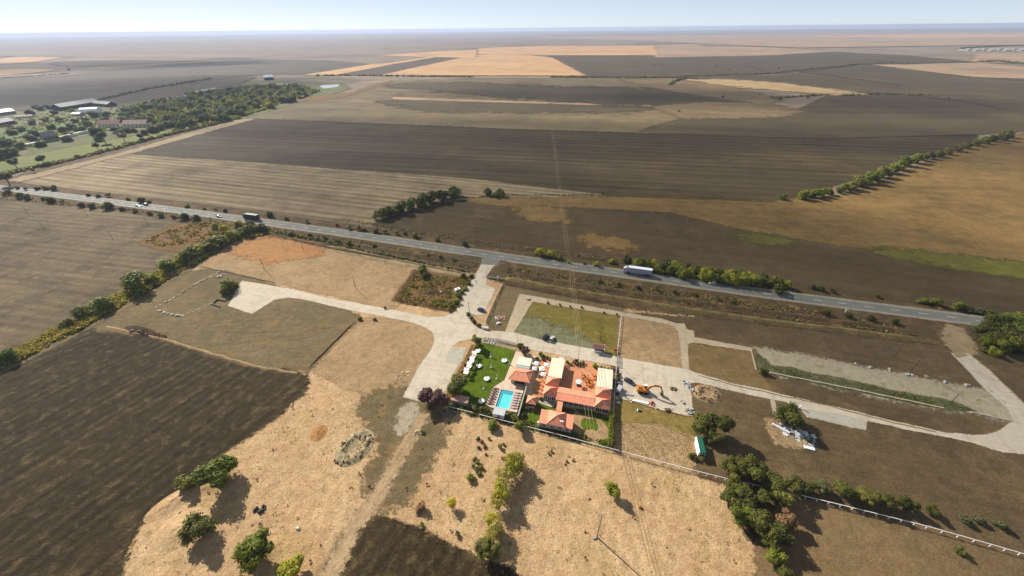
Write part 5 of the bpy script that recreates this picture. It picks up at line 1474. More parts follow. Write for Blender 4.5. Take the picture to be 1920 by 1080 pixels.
heap('slab_heap', 'broken concrete slabs where the tan lot meets the lane', 'slab heap', G(757, 705), 9, 3.2, 2.8, .2, [mat('old_slab', S(206, 180, 146), .9, .12, 1)], 1.4, 2.4, flat=.06, part='slab', seed=56)
e = tag(empty('white_stone', G(559, 991), 0), 'single white stone alone on the dry grass between the dark bushes', 'stone')
MB().box(-.5, .5, -.4, .4, 0, .6, inset=.2).build('stone', W_white, e)

# ================================================================== POLES AND WIRES
pole_w = mat('old_pole_wood', S(112, 90, 70), .9, .2, 2)
pole_c = mat('pole_concrete', S(200, 180, 150), .9, .1, 1)
def pole(label, px, py, h, m=None, r=.14, name='utility_pole', arm=True, lean=0):
    p = G(px, py)
    e = tag(empty(name, p, A_ROAD + R(8)), label, 'pole')
    MB().tube((0, 0, 0), (lean, 0, h), r, r * .6, 8).build('shaft', m or pole_w, e)
    if arm:
        MB().box(-.5 + lean, .5 + lean, -.05, .05, h - .45, h - .35).build('cross_arm', m or pole_w, e)
        for xx in (-.42, 0, .42): MB().tube((xx + lean, 0, h - .35), (xx + lean, 0, h - .12), .05, .04, 6).build('insulator', W_white, e)
    return e
pole('leaning wooden pole in the grey end of the orange grass field', 496, 505, 7.8)
pole('wooden pole by the lane in the middle of the tan field', 668, 543, 8.4)
pole('small wooden pole on the field edge near the weedy plot', 723, 497, 4.6)
pole('wooden pole behind the orange grass near the roadside bushes', 569, 469, 6.2)
pole('tall wooden pole at the mouth of the planting island beside the blue car', 880, 586, 6.6, arm=False)
pole('short pole beside the gate wall on the entrance lane', 913, 522, 5.1, arm=False)
pole('dark wooden pole on the grass behind the roadside kiosk', 1125, 638.5, 8.0)
pole('slim grey pole in the shrubs in front of the terracotta court', 1083, 682.5, 9.0, M_grey, .09, arm=False)
pole('slim dark pole on the lane beside the stake fence', 970, 642, 3.0, M_grey, .07, arm=False)
for k, (x, y, h) in enumerate(((211, 448, 6.2), (83, 429, 6.2), (276, 418.5, 5.5), (348, 464, 6.6), (164, 404, 4.6), (419, 434, 5.5), (51, 398, 5))):
    pole(['wooden pole in the middle of the stubble field, right of another', 'wooden pole in the stubble field further left', 'wooden pole near the weedy hedge plot, closest to the road',
          'wooden pole standing in the yellow hedge by the plot corner', 'wooden pole between roadside trees and stubble at the left', 'thin pole in the thicket below the dark lorry', 'leftmost thin pole at the stubble edge'][k], x, y, h, r=.13)
pole('wooden pole on the brown strip beyond the right gravel yard', 1676, 669, 7.4)
pole('second wooden pole on the brown strip, nearer the gravel boulders', 1707, 697, 6.6)
pole('leaning wooden pole at the weedy south side of the gravel yard', 1782, 756, 5.0)
def pylon(label, px, py, h, m=None, r=.17):
    p = G(px, py)
    e = tag(empty('power_pole', p, R(4)), label, 'power pole')
    MB().tube((0, 0, 0), (0, 0, h), r * 1.2, r * .7, 8).build('shaft', m or pole_c, e)
    MB().box(-1.15, 1.15, -.07, .07, h - .25, h - .1).build('cross_arm', m or pole_c, e)
    MB().tube((-.6, 0, h - .2), (0, 0, h - 1.1), .035, .035, 5).build('brace', m or pole_c, e)
    MB().tube((.6, 0, h - .2), (0, 0, h - 1.1), .035, .035, 5).build('brace', m or pole_c, e)
    tops = []
    for xx in (-1.05, 0, 1.05):
        MB().tube((xx, 0, h - .1), (xx, 0, h + .18), .06, .05, 6).build('insulator', W_white, e)
        tops.append(p + Vector((xx * math.cos(R(4)), xx * math.sin(R(4)), h + .18)))
    return tops
PT = [pylon('nearest concrete power pole standing alone on the bare dry grass', 1119, 1007, 12.0),
      pylon('concrete power pole on the verge beside the main road', 1067, 540, 11.8),
      pylon('concrete power pole in the brown field just beyond the road', 1057, 467, 12.6),
      pylon('concrete power pole on the line between golden and dark fields', 1046.5, 377, 12.4),
      pylon('concrete power pole inside the dark field, second beyond the golden one', 1043, 336, 11.8),
      pylon('distant concrete power pole at mid dark field', 1039, 299, 11.5),
      pylon('farthest visible concrete power pole at the top of the dark field', 1035, 263, 11.5)]
fe = G(1119, 1007)
tag(MB().box(-.55, .55, -.45, .45, 0, .35, inset=.05).build('concrete_block', pole_c, None, fe + Vector((-.7, -.1, 0)), .2), 'pale concrete block at the foot of the nearest power pole', 'block')
cab_m = mat('cable', S(226, 206, 160), .5, .05, 1, metal=.2)
spans = ['over the resort', 'across the main road', 'over the near brown field', 'over the near dark field', 'over the middle of the dark field', 'over the far dark field']
for i in range(len(PT) - 1):
    for j in range(3):
        a, b = PT[i][j], PT[i + 1][j]
        g = MB(); prev = a
        n = 16; sag = min(2.2, (b - a).length * .013)
        for k in range(1, n + 1):
            t = k / n
            q = a + (b - a) * t - Vector((0, 0, 4 * sag * t * (1 - t)))
            g.tube(prev, q, .035 if i < 2 else .03, None, 4, caps=False); prev = q
        tag(g.build('power_cable', cab_m), 'pale overhead cable %s, %s of the three' % (spans[i], ['western', 'middle', 'eastern'][j]), 'cable', 'power cables')

# ================================================================== VEGETATION
L_dark = leaf_mat('dark_leaves', S(146, 146, 60), S(94, 100, 44))
L_mid = leaf_mat('mid_leaves', S(178, 182, 64), S(114, 130, 48))
L_olive = leaf_mat('olive_leaves', S(180, 172, 81), S(124, 129, 62))
L_yg = leaf_mat('yellow_green_leaves', S(238, 224, 75), S(164, 176, 62))
L_yel = leaf_mat('yellow_leaves', S(250, 250, 54), S(238, 203, 54))
L_straw = leaf_mat('straw_leaves', S(250, 230, 129), S(197, 186, 99))
L_purple = leaf_mat('purple_leaves', S(140, 99, 89), S(97, 67, 64), .2)
L_brown = leaf_mat('dry_brown_leaves', S(203, 151, 105), S(151, 116, 83), .2)
L_orange = leaf_mat('orange_leaves', S(250, 203, 67), S(244, 157, 64))
L_grey = leaf_mat('grey_green_leaves', S(151, 151, 99), S(110, 116, 75))
BARK = mat('bark', S(110, 92, 74), .95, .2, 3)

def crown_mesh(name, seed, n=520, blobs=9, flat=.85, spread=.55, leaf=.17, core=True, tall=1.0, gap=0.0):
    rnd = random.Random(seed)
    B = []
    for k in range(blobs):
        t = rnd.uniform(0, 6.283); r = spread * math.sqrt(rnd.random())
        z = rnd.uniform(-.4, .5) * tall
        B.append((Vector((r * math.cos(t), r * math.sin(t), z)), rnd.uniform(.22, .54) * (1 - .2 * abs(z))))
    B.append((Vector((0, 0, .1 * tall)), .55))
    m = MB()
    if core:
        for c, r in B:
            q = r * .70
            # six-sided lump as the dense inside of a branch
            ring = []
            vs = [c + Vector((0, 0, q))]
            for zz, rr in ((.5, .85), (-.3, .95)):
                for k in range(6):
                    t = k * math.pi / 3 + rnd.uniform(-.2, .2)
                    vs.append(c + Vector((math.cos(t) * q * rr, math.sin(t) * q * rr, q * zz)))
            vs.append(c - Vector((0, 0, q * .9)))
            fs = [(0, 1 + k, 1 + (k + 1) % 6) for k in range(6)] + [(1 + k, 7 + k, 7 + (k + 1) % 6, 1 + (k + 1) % 6) for k in range(6)] + [(13, 7 + (k + 1) % 6, 7 + k) for k in range(6)]
            m.add(vs, fs)
    for i in range(n):
        c, r = rnd.choice(B)
        while True:
            d = Vector((rnd.gauss(0, 1), rnd.gauss(0, 1), rnd.gauss(.25, 1)))
            if d.length > .1: break
        d.normalize()
        p = c + d * r * rnd.uniform(.72, 1.16)
        nrm = (d + Vector((rnd.gauss(0, .45), rnd.gauss(0, .45), rnd.gauss(.2, .45)))).normalized()
        a = nrm.orthogonal().normalized(); b = nrm.cross(a)
        an = rnd.uniform(0, 6.28)
        a, b = a * math.cos(an) + b * math.sin(an), b * math.cos(an) - a * math.sin(an)
        s = leaf * rnd.uniform(.6, 1.25)
        u = a * s * .62; v = b * s
        m.add([p - v, p + u - v * .1 - nrm * s * .12, p + v, p - u + v * .1 - nrm * s * .12], [(0, 1, 2), (0, 2, 3)])
    me = m.mesh(name, L_mid)
    for v in me.vertices: v.co.z *= flat
    me.update()
    return me
CR = [crown_mesh('crown', 10 + k, 2400, 15, .85, .68, .095) for k in range(4)]
BU = [crown_mesh('bush', 30 + k, 800, 8, .8, .5, .14) for k in range(4)]
TL = [crown_mesh('tall_crown', 50 + k, 1200, 9, 1.5, .42, .11) for k in range(2)]
LO = [crown_mesh('loose_crown', 60 + k, 1500, 14, .9, .7, .085, core=False) for k in range(2)]
SM = [crown_mesh('small_bush', 70 + k, 260, 5, .8, .5, .2) for k in range(3)]
def trunk_mesh(name, seed):
    rnd = random.Random(seed)
    m = MB()
    m.tube((0, 0, 0), (.05, .03, .55), .085, .06, 8).tube((.05, .03, .55), (.02, 0, 1.05), .06, .035, 7)
    for k in range(5):
        t = k * 1.26 + rnd.uniform(-.3, .3)
        m.tube((.04, .02, .45 + k * .08), (.5 * math.cos(t), .5 * math.sin(t), .95 + k * .06), .04, .014, 5)
    return m.mesh(name, BARK)
TR = [trunk_mesh('trunk', k) for k in range(3)]

VEG = []
def tree(px, py, rpx, label, m=None, group=None, cat='tree', crown=None, name='tree', hk=1.25, sx=1.0):
    """tree whose crown centre shows at (px, py) with radius rpx photo pixels"""
    r = rpx * mpp(px, py)
    p = G(px, py, r * hk)
    me = crown or random.choice(CR)
    e = tag(empty(name, (p.x, p.y, 0), random.uniform(0, 6.28)), label, cat, group)
    c = obj('crown', me, e, (0, 0, r * hk), 0, (r * sx, r / sx ** .5, r))
    set_mat(c, m or L_mid)
    t = obj('trunk', random.choice(TR), e, (0, 0, 0), random.uniform(0, 6), (r, r, r * hk * .95))
    VEG.append(e)
    return e
def bush(px, py, rpx, label, m=None, group=None, mesh=None, name='bush', cat='bush', sz=1.0):
    r = rpx * mpp(px, py)
    p = G(px, py, r * .5 * sz)
    o = obj(name, mesh or random.choice(BU if rpx > 7 else SM), None, (p.x, p.y, r * .5 * sz), random.uniform(0, 6.28), (r * random.uniform(.95, 1.1), r * random.uniform(.95, 1.1), r * sz))
    set_mat(o, m or L_mid)
    tag(o, label, cat, group)
    VEG.append(o)
    return o

# ---- single trees, near
tree(404, 886, 36, 'big green tree standing at the tip of the ploughed field, bottom of the photo', L_mid, hk=.9)
bush(352, 905, 21, 'round dark green bush tucked against the ploughed field beside the big green tree', L_olive)
tree(369, 989, 29, 'dark green bushy tree on the earth mound', L_dark, hk=.8)
tree(479, 1032, 36, 'large bright green tree at the bottom edge left of the yellow-green one', L_mid, hk=.85)
tree(546, 1064, 25, 'yellow-green little tree at the bottom edge', L_yg, hk=.9)
bush(524, 1066, 10, 'small orange bush touching the yellow-green tree at the bottom edge', L_orange)
tree(800, 742, 20, 'dark purple leaved tree, the western of two at the end of the lane', L_purple, hk=1.0)
tree(823, 747, 20, 'dark purple leaved tree, the one nearer the pink roofed shed', L_purple, hk=1.0)
tree(858, 719, 22, 'big olive green tree at the south-west corner of the lawn', L_olive, hk=1.0)
bush(847, 728, 10, 'olive bush at the lane side of the lawn corner tree', L_straw)
tree(893, 638, 10, 'bright green corner tree at the top of the lawn', L_mid, hk=1.6)
tree(889, 632, 6, 'slim yellow-green conifer at the very top corner of the lawn', L_yg, crown=TL[0], hk=1.8)
tree(978, 651, 9, 'dark green tree behind the pool bar', L_dark, hk=1.3)
tree(986, 658, 9, 'purple-brown tree right behind the pool bar cream roof', L_purple, hk=1.2)
tree(1346, 793, 24, 'large dark green half of the autumn tree pair above the green roofed shed', L_dark, hk=1.2)
tree(1316, 792, 21, 'yellowing tree beside the rubble bags above the green roofed shed', L_olive, hk=1.1)
tree(1340, 820, 15, 'olive tree hanging over the green roofed shed', L_olive, hk=1.1)
bush(1298, 854, 9, 'round dark bush at the white end of the green roofed shed', L_dark)
bush(1318, 859, 8, 'small olive bush below the green roofed shed', L_olive)
tree(1482, 779, 25, 'big round dark green bush beside the heap of white panels', L_dark, hk=.75)
bush(1432, 698, 9, 'single dark green bush at the west end of the low weed wall', L_dark)
tree(1150, 919, 15, 'round yellow-green tree alone on the dry grass right of the power cables', L_yg, hk=1.1)
bush(1201, 951, 4.5, 'tiny orange-yellow shrub alone on the dry grass', L_orange)
tree(846, 941, 11, 'small bright yellow tree on the dry grass', L_yel, crown=LO[0], hk=1.2)
bush(884, 896, 10, 'small yellow-green bush at the foot of the dark shrub line', L_yg)
bush(787, 952, 13, 'dry reddish brown bush above the small ploughed corner', L_brown)
bush(858, 1001, 7, 'small dark bush on the dry grass above the bottom thicket', L_grey)
bush(791, 983, 6, 'tiny green bush on the rim of the small ploughed corner', L_mid)
bush(923, 797, 14, 'green bush growing outside the fence south of the pump house', L_mid)
tree(975, 799, 13, 'green tree at the fence between pump house and guest house', L_mid, hk=1.0)
bush(792, 810, 6, 'small bush among pale stones by the worn track', L_mid)
bush(813, 789, 5, 'low green shrub in the purple tree shadow', L_dark)
bush(432, 534, 17, 'green tree at the corner of the pale concrete pad, upper part', L_mid)
bush(421, 545, 13, 'green bush at the corner of the pale concrete pad, lower part', L_olive)
bush(675, 598, 6, 'small bush at the pointed corner of the tan lot', L_mid)
bush(722, 577, 4, 'tiny dark palm-like shrub on the lane edge', L_dark)
bush(702, 598, 5, 'low brown shrub at the head of the tan lot', L_brown)
bush(793, 507, 13, 'dark green bush at the far corner of the weedy plot', L_mid)
bush(797, 517, 9, 'dark bush just inside the far corner of the weedy plot', L_dark)
bush(868, 517, 8, 'brownish bush inside the weedy plot near the barrier', L_grey)
for k, (x, y, r, m) in enumerate(((884, 517, 6, L_dark), (879, 530, 7, L_mid), (872, 540, 7, L_yg), (865, 546, 7, L_mid), (859, 553, 8, L_mid), (855, 565, 8, L_yg), (848, 573, 7, L_mid), (842, 580, 6, L_olive))):
    bush(x, y, r, '%s hedge bush between weedy plot and entrance lane counted from the barrier' % ORD[k], m, 'hedge bushes along the entrance lane')
for k, (x, y, r, m) in enumerate(((878, 588, 6, L_dark), (883, 595, 6, L_grey), (889, 602, 7, L_dark), (898, 609, 6, L_grey))):
    bush(x, y, r, '%s dark shrub on the planting island counted from the tall pole' % ORD[k], m, 'shrubs of the planting island')

# ---- grove on the right
GR = [(1370, 873, 18, L_dark), (1390, 868, 15, L_dark), (1410, 880, 26, L_dark), (1437, 893, 22, L_dark), (1456, 908, 26, L_dark), (1462, 926, 24, L_olive), (1384, 913, 22, L_dark), (1371, 936, 21, L_dark),
      (1402, 940, 24, L_dark), (1392, 964, 24, L_mid), (1420, 972, 28, L_dark), (1440, 990, 26, L_dark), (1464, 1000, 26, L_dark), (1478, 975, 20, L_brown), (1456, 1046, 20, L_mid), (1448, 1022, 18, L_dark), (1470, 1072, 18, L_dark), (1430, 935, 16, L_dark)]
PL = ['at the north-western tip beside the white fence', 'second along the northern rim', 'big one in the middle of the northern rim', 'fourth along the northern rim', 'at the north-eastern bulge', 'olive one where the right fence starts',
      'just inside behind the end of the fence', 'westernmost one bulging over the dry grass', 'in the heart of the grove', 'bright one on the lower western rim', 'large one in the lower middle', 'lower middle one towards the south', 'on the lower eastern side',
      'brownish one on the eastern rim', 'bright round one near the southern end', 'on the narrow southern neck', 'last one cut by the bottom edge', 'small one filling the middle']
for (x, y, r, m), pl in zip(GR, PL):
    tree(x, y, r * .95, 'dense grove tree, ' + pl, m, 'trees of the dark grove', hk=1.0)
RW = [(1494, 911, 17, L_dark), (1516, 915, 15, L_dark), (1542, 913, 16, L_grey), (1585, 919, 20, L_dark), (1624, 931, 19, L_olive), (1659, 938, 18, L_dark), (1703, 945, 17, L_dark), (1750, 957, 12, L_dark)]
for k, (x, y, r, m) in enumerate(RW):
    tree(x, y, r, '%s tree from the grove in the row behind the right white fence' % ORD[k], m, 'tree row behind the right white fence', hk=.9)
for k, (x, y, r) in enumerate(((1808, 973, 12), (1837, 976, 12), (1875, 983, 12))):
    bush(x, y, r, 'dark leafless looking bush in the right corner, %s from the left of three' % ORD[k], L_grey, 'three bushes in the right corner')
bush(1800, 1033, 11, 'single olive bush below the right white fence', L_olive)
WD = [(1850, 620, 18), (1872, 612, 22), (1895, 606, 22), (1915, 600, 24), (1868, 632, 18), (1892, 628, 22), (1915, 622, 22), (1880, 645, 16), (1906, 642, 20), (1930, 640, 24), (1940, 612, 26), (1960, 630, 26), (1850, 640, 12)]
EW = ['first on the roadside', 'second on the roadside', 'third on the roadside', 'fourth on the roadside', 'western one of the middle line', 'second of the middle line', 'third of the middle line', 'southern front one', 'second of the southern front', 'third of the southern front', 'cut by the picture edge at the road', 'cut by the picture edge at the back', 'small western tip']
for k, (x, y, r) in enumerate(WD):
    tree(x, y, r, 'dark edge wood tree, ' + EW[k], random.choice((L_dark, L_dark, L_mid)), 'trees of the right edge wood', hk=.9)
bush(1862, 660, 12, 'yellow-green bush at the foot of the right edge wood', L_yg)
bush(1845, 655, 8, 'small olive bush beside the dirt track at the right edge wood', L_olive)

# ---- bottom middle thicket
TH = [(968, 862, 15, L_straw, 2), (957, 870, 17, L_yg, 2), (948, 884, 16, L_straw, 2), (962, 884, 13, L_straw, 2), (940, 905, 14, L_straw, 2), (936, 924, 17, L_yg, 2), (930, 941, 14, L_straw, 2), (924, 972, 14, L_yg, 2), (927, 990, 15, L_straw, 2), (918, 1008, 12, L_yg, 2), (908, 1028, 16, L_olive, 0), (925, 1032, 15, L_olive, 0), (978, 873, 10, L_straw, 2)]
NL = ['at the top end nearest the fence', 'second from the top, yellow-green', 'third from the top', 'on the right side near the top', 'at the upper narrow part', 'big yellow-green one midway', 'just below the middle', 'above the lower gap', 'on the lower half', 'slim one above the dark bottom bushes', 'dark olive one at the bottom left', 'dark olive one at the bottom right', 'small one right of the top']
for (x, y, r, m, k), l in zip(TH, NL):
    tree(x, y, r * 1.2, 'loose straw-coloured thicket tree, ' + l if m is not L_olive else 'thicket tree, ' + l, m, 'trees of the thicket on the dry grass', crown=random.choice(LO) if k == 2 else None, hk=1.25)
DS = [(896, 822, 5), (903, 828, 6), (908, 836, 6), (897, 838, 5), (890, 860, 6), (896, 866, 6), (901, 876, 7), (893, 880, 6), (899, 888, 6), (888, 874, 5), (938, 838, 7), (944, 833, 4), (943, 858, 5), (917, 822, 4), (911, 852, 4), (1063, 865, 4), (1060, 870, 3), (1074, 863, 3), (1034, 846, 4), (1029, 850, 4)]
for (x, y, r) in DS:
    bush(x, y, r, 'small dark spiky shrub in the scattered line on the dry grass south of the pool', random.choice((L_grey, L_olive, L_brown)), 'dark spiky shrubs on the dry grass', name='shrub', cat='shrub')

# ---- left field hedge
LH = [(7, 672, 21, L_mid, 'round green bush at the left edge where the field hedge starts'), (122, 607, 13, L_olive, 'low olive bush low down the left field hedge'), (152, 588, 17, L_olive, 'yellowish bush below the two big ones of the left field hedge'), (190, 571, 22, L_mid, 'green bush, the lower of the two big ones in the left field hedge'),
      (253, 535, 29, L_mid, 'largest round green bush of the left field hedge'), (284, 522, 14, L_yg, 'small yellow-green bush just above the largest hedge bush'), (318, 499, 18, L_mid, 'green bush midway up the left field hedge'), (336, 488, 13, L_yg, 'yellow bush before the upper thicket of the left field hedge'),
      (352, 478, 18, L_mid, 'green bush where the upper thicket of the hedge begins'), (373, 470, 17, L_yg, 'yellow-green bush, second of the upper hedge thicket'), (394, 461, 17, L_olive, 'olive bush, third of the upper hedge thicket'), (415, 451, 17, L_mid, 'green bush, fourth of the upper hedge thicket'),
      (437, 441, 16, L_yg, 'yellow-green bush, fifth of the upper hedge thicket'), (458, 434, 15, L_mid, 'green bush, sixth of the upper hedge thicket'), (476, 429, 13, L_olive, 'olive bush ending the upper hedge thicket'), (494, 428, 12, L_dark, 'dark bush beyond the end of the hedge thicket'), (420, 428, 11, L_yel, 'bright yellow bush between plot and road'), (402, 424, 9, L_yg, 'yellow-green bush at the plot corner by the road'), (446, 420, 11, L_yg, 'yellow-green roadside bush below the dark lorry'), (470, 420, 10, L_olive, 'olive roadside bush below the dark lorry cab')]
for (x, y, r, m, l) in LH: bush(x, y, r * 1.0, l, m, 'bushes of the left field hedge')

# ---- rows along the main road
def row(pts, fmt, group, mats, name='bush'):
    for k, (x, y, r) in enumerate(pts):
        bush(x, y, r * .98, fmt % ORD[k], random.choice(mats), group, name=name)
MIX = (L_dark, L_dark, L_mid, L_olive)
row([(32, 352, 5), (48, 354, 5), (70, 353, 6), (85, 352, 7), (100, 353, 8), (165, 365, 5), (183, 367, 6), (203, 366, 6), (240, 373, 5), (264, 375, 9), (280, 378, 5)], '%s bush from the left edge on the far side of the road', 'far side bushes left', MIX)
row([(350, 386, 6), (383, 391, 4), (404, 393, 4), (422, 394, 6), (505, 403, 8), (536, 409, 6), (575, 415, 6), (632, 422, 5), (655, 426, 7), (672, 428, 7), (682, 430, 7), (704, 433, 8), (722, 434, 7), (744, 436, 7), (759, 437, 6), (778, 441, 8), (820, 448, 7), (872, 456, 8)],
    '%s bush after the red car on the far side of the road', 'far side bushes middle', MIX)
row([(12, 362, 8), (35, 367, 9), (50, 370, 8), (80, 373, 6), (96, 375, 9), (116, 378, 6), (152, 384, 8), (172, 386, 8), (202, 386, 12), (228, 391, 7), (252, 395, 7), (280, 399, 7), (302, 403, 8), (325, 405, 7), (345, 406, 11), (367, 408, 9)],
    '%s bush from the left edge on the near side of the road', 'near side bushes left', MIX)
row([(546, 438, 7), (581, 440, 6), (594, 447, 6), (610, 446, 7), (634, 452, 7), (654, 456, 7), (672, 461, 4), (702, 460, 7), (803, 478, 6), (826, 482, 7), (851, 487, 7)], '%s small tree before the entrance lane on the near side of the road', 'near side bushes middle', (L_dark, L_grey, L_mid))
row([(1124, 526, 7), (1160, 533, 6), (1196, 538, 7), (1232, 542, 8), (1266, 547, 7), (1306, 552, 7), (1345, 559, 6), (1376, 566, 6), (1548, 585, 10), (1590, 591, 8), (1633, 596, 10), (1679, 604, 9)], '%s small tree after the roadside power pole on the near verge', 'near side bushes right', (L_dark, L_grey, L_dark))
row([(1011, 472, 13), (1032, 476, 12), (1050, 484, 9), (1066, 490, 6), (1096, 494, 4), (1118, 495, 8), (1148, 490, 8), (1175, 487, 11)], '%s bush right of the junction on the far side of the road', 'far side bushes at the power pole', (L_dark, L_yg, L_mid))
rt = []
for k in range(28):
    t = k / 27
    x, y = 1196 + t * 276, 497 + t * 38 + (t > .9) * 2
    rt.append((x + random.uniform(-3, 3), y + random.uniform(-5, 3) - (4 if k % 2 else -4), random.uniform(12, 17)))
for k, (x, y, r) in enumerate(rt): bush(x, y, r, '%s bush of the dense roadside thicket from its lorry end' % ORD[k], random.choice((L_mid, L_mid, L_dark, L_yg, L_mid)), 'thicket behind the white lorry')
row([(1523, 537, 8), (1537, 540, 9), (1562, 546, 7), (1645, 555, 6), (1729, 564, 10), (1752, 565, 12), (1795, 574, 12), (1815, 579, 11), (1838, 583, 10), (1858, 589, 10)], '%s bush beyond the thicket on the far side of the road', 'far side bushes right', (L_dark, L_grey, L_mid))
row([(712, 402, 17), (730, 396, 17), (748, 390, 18), (769, 384, 17), (789, 377, 18), (808, 372, 18), (828, 366, 18), (850, 360, 19)], '%s tree of the leafy line cutting between dark fields north of the road', 'tree line north of the road', (L_mid, L_olive, L_dark))
row([(916, 361, 11), (940, 362, 12), (928, 365, 9), (1130, 362, 4)], '%s bush on the far edge of the golden field', 'bushes on the golden field edge', (L_dark, L_mid))
row([(1468, 370, 9), (1506, 366, 13), (1524, 363, 14), (1541, 362, 13), (1556, 360, 10), (1574, 357, 9), (1588, 353, 13), (1602, 348, 15), (1616, 342, 16), (1630, 335, 17), (1645, 330, 16), (1660, 324, 16), (1674, 317, 15), (1688, 310, 15), (1702, 303, 15), (1716, 298, 13), (1730, 295, 11), (1746, 292, 11), (1762, 288, 11), (1780, 284, 10), (1798, 279, 10), (1815, 273, 10), (1832, 268, 10), (1849, 264, 10), (1865, 260, 10), (1880, 256, 12), (1894, 252, 11)], '%s tree of the curved hedge counted from the golden field corner', 'curved hedge on the right', (L_mid, L_mid, L_olive))

# ---- resort shrubs
RS = [(-46.6, 118.2, 1.2), (-47.2, 114.4, .8), (-47.4, 110.2, .9), (-47.6, 106.8, .8), (-47.8, 103.0, .9), (-47.6, 98.6, 1.3), (-47.3, 95.0, 1.2)]
def lbush(u, v, r, label, m, group=None, sz=1.0, mesh=None):
    p = LW(u, v)
    o = obj('shrub', mesh or random.choice(BU), None, (p.x, p.y, r * .45 * sz + .05), random.uniform(0, 6), (r, r, r * sz))
    set_mat(o, m); tag(o, label, 'shrub', group); VEG.append(o)
    return o
for k, (u, v, r) in enumerate(RS): lbush(u, v, r, '%s shrub of the lawn border behind the square sunshades, from the corner tree' % ORD[k], random.choice((L_straw, L_olive, L_brown)), 'lawn border shrubs')
for k in range(13):
    lbush(-20.9 + random.uniform(-.2, .2), 99.3 - k * .98, random.uniform(.55, .8), 'shrub of the planted strip between rose loungers and garden wall', random.choice((L_mid, L_olive, L_grey)), 'shrubs along the pool garden wall')
PS = [(-38.5, 86.8, 1.1), (-36.0, 86.2, 1.2), (-34.2, 87.0, 1.4), (-32.0, 86.6, 1.5), (-30.6, 85.4, 1.1), (-43.5, 86.0, .9), (-41.0, 85.6, 1.0)]
for k, (u, v, r) in enumerate(PS): lbush(u, v, r, 'shrub of the dark planting between pink roofed shed and pump house', random.choice((L_dark, L_mid, L_olive)), 'shrubs behind the south fence')
for k, (u, v, r) in enumerate(((-23.6, 87.0, 1.3), (-22.4, 86.0, 1.2), (-21.6, 85.0, 1.0))): lbush(u, v, r, '%s green shrub right of the pump house' % ORD[k], L_mid if k else L_olive, 'shrubs right of the pump house')
for k in range(9): lbush(-18.6 + random.uniform(-1.2, 1.2), 84.2 + k * .8, random.uniform(.7, 1.2), 'dark shrub in the shady garden between wall and kiosk', L_dark, 'shady garden shrubs')
for k in range(9): lbush(-12 + k * 1.25, 83.4 + random.uniform(-.2, .3), random.uniform(.55, .85), 'low dark shrub along the south front of the guest house', L_dark, 'guest house shrubs')
lbush(-14.0, 96.6, 1.1, 'dark shrub at the restaurant corner next to the garden kiosk', L_dark)
FR = [(-18.4, 119.6, 1.2, L_olive), (-17.0, 119.0, 1.3, L_mid), (-15.6, 118.4, 1.2, L_olive), (-14.2, 117.8, 1.1, L_brown), (-16.6, 117.0, 1.1, L_dark), (-19.4, 117.2, 1.1, L_dark), (-19.0, 114.6, 1.0, L_dark)]
for k, (u, v, r, m) in enumerate(FR): lbush(u, v, r, '%s shrub of the front planting beside the cream west wing' % ORD[k], m, 'front planting west')
FC = [(-6.6, 117.6, 1.0, L_dark), (-5.2, 116.8, .9, L_mid), (-4.2, 118.4, 1.0, L_brown), (-2.8, 117.4, 1.2, L_dark), (-1.6, 118.2, 1.3, L_dark), (-.4, 118.8, 1.0, L_purple), (-3.2, 119.8, .9, L_purple)]
for k, (u, v, r, m) in enumerate(FC): lbush(u, v, r, '%s shrub in front of the terracotta court left of its entrance' % ORD[k], m, 'front planting middle')
FE = [(4.0, 118.4, 1.3, L_yg), (5.4, 118.0, 1.2, L_mid), (6.8, 117.8, 1.0, L_dark), (8.2, 117.4, 1.0, L_mid), (9.6, 117.6, .9, L_purple), (12.0, 118.0, 1.1, L_purple), (13.2, 116.8, 1.2, L_purple), (13.6, 115.0, 1.2, L_dark), (13.8, 113.2, 1.0, L_grey)]
for k, (u, v, r, m) in enumerate(FE): lbush(u, v, r, '%s shrub around the cream east wing counted from the court entrance' % ORD[k], m, 'front planting east')
# clipped hedge east of the garden
he = thing('clipped_hedge', 'tall clipped green hedge closing the restaurant garden on its east side', 'hedge', 11.7, 88.9)
hm = MB()
rnd = random.Random(5)
for i in range(1500):
    x, y, z = rnd.uniform(-.65, .65), rnd.uniform(-6.6, 6.6), rnd.uniform(0, 2.3)
    f_ = rnd.random()
    if f_ < .4: z = 2.3
    elif f_ < .7: x = -.65
    else: x = .65
    p = Vector((x, y, z)) + Vector((rnd.gauss(0, .07), rnd.gauss(0, .07), rnd.gauss(0, .09)))
    nrm = Vector((rnd.gauss(0, 1), rnd.gauss(0, 1), rnd.gauss(.6, 1))).normalized()
    a = nrm.orthogonal().normalized() * .2; b = nrm.cross(a.normalized()) * .2
    hm.add([p - a, p + b, p + a, p - b], [(0, 1, 2, 3)])
hm.box(-.55, .55, -6.5, 6.5, 0, 2.15)
hm.build('foliage', L_mid, he)
for k, (x, y) in enumerate(((1027, 567), (1050, 571), (1069, 574), (1091, 576), (1133, 586), (1157, 590))):
    bush(x, y, 3.2, '%s little clipped tree along the path on the north edge of the grass plot' % ORD[k], L_grey, 'little trees along the path', name='clipped_tree', cat='tree', sz=1.4)

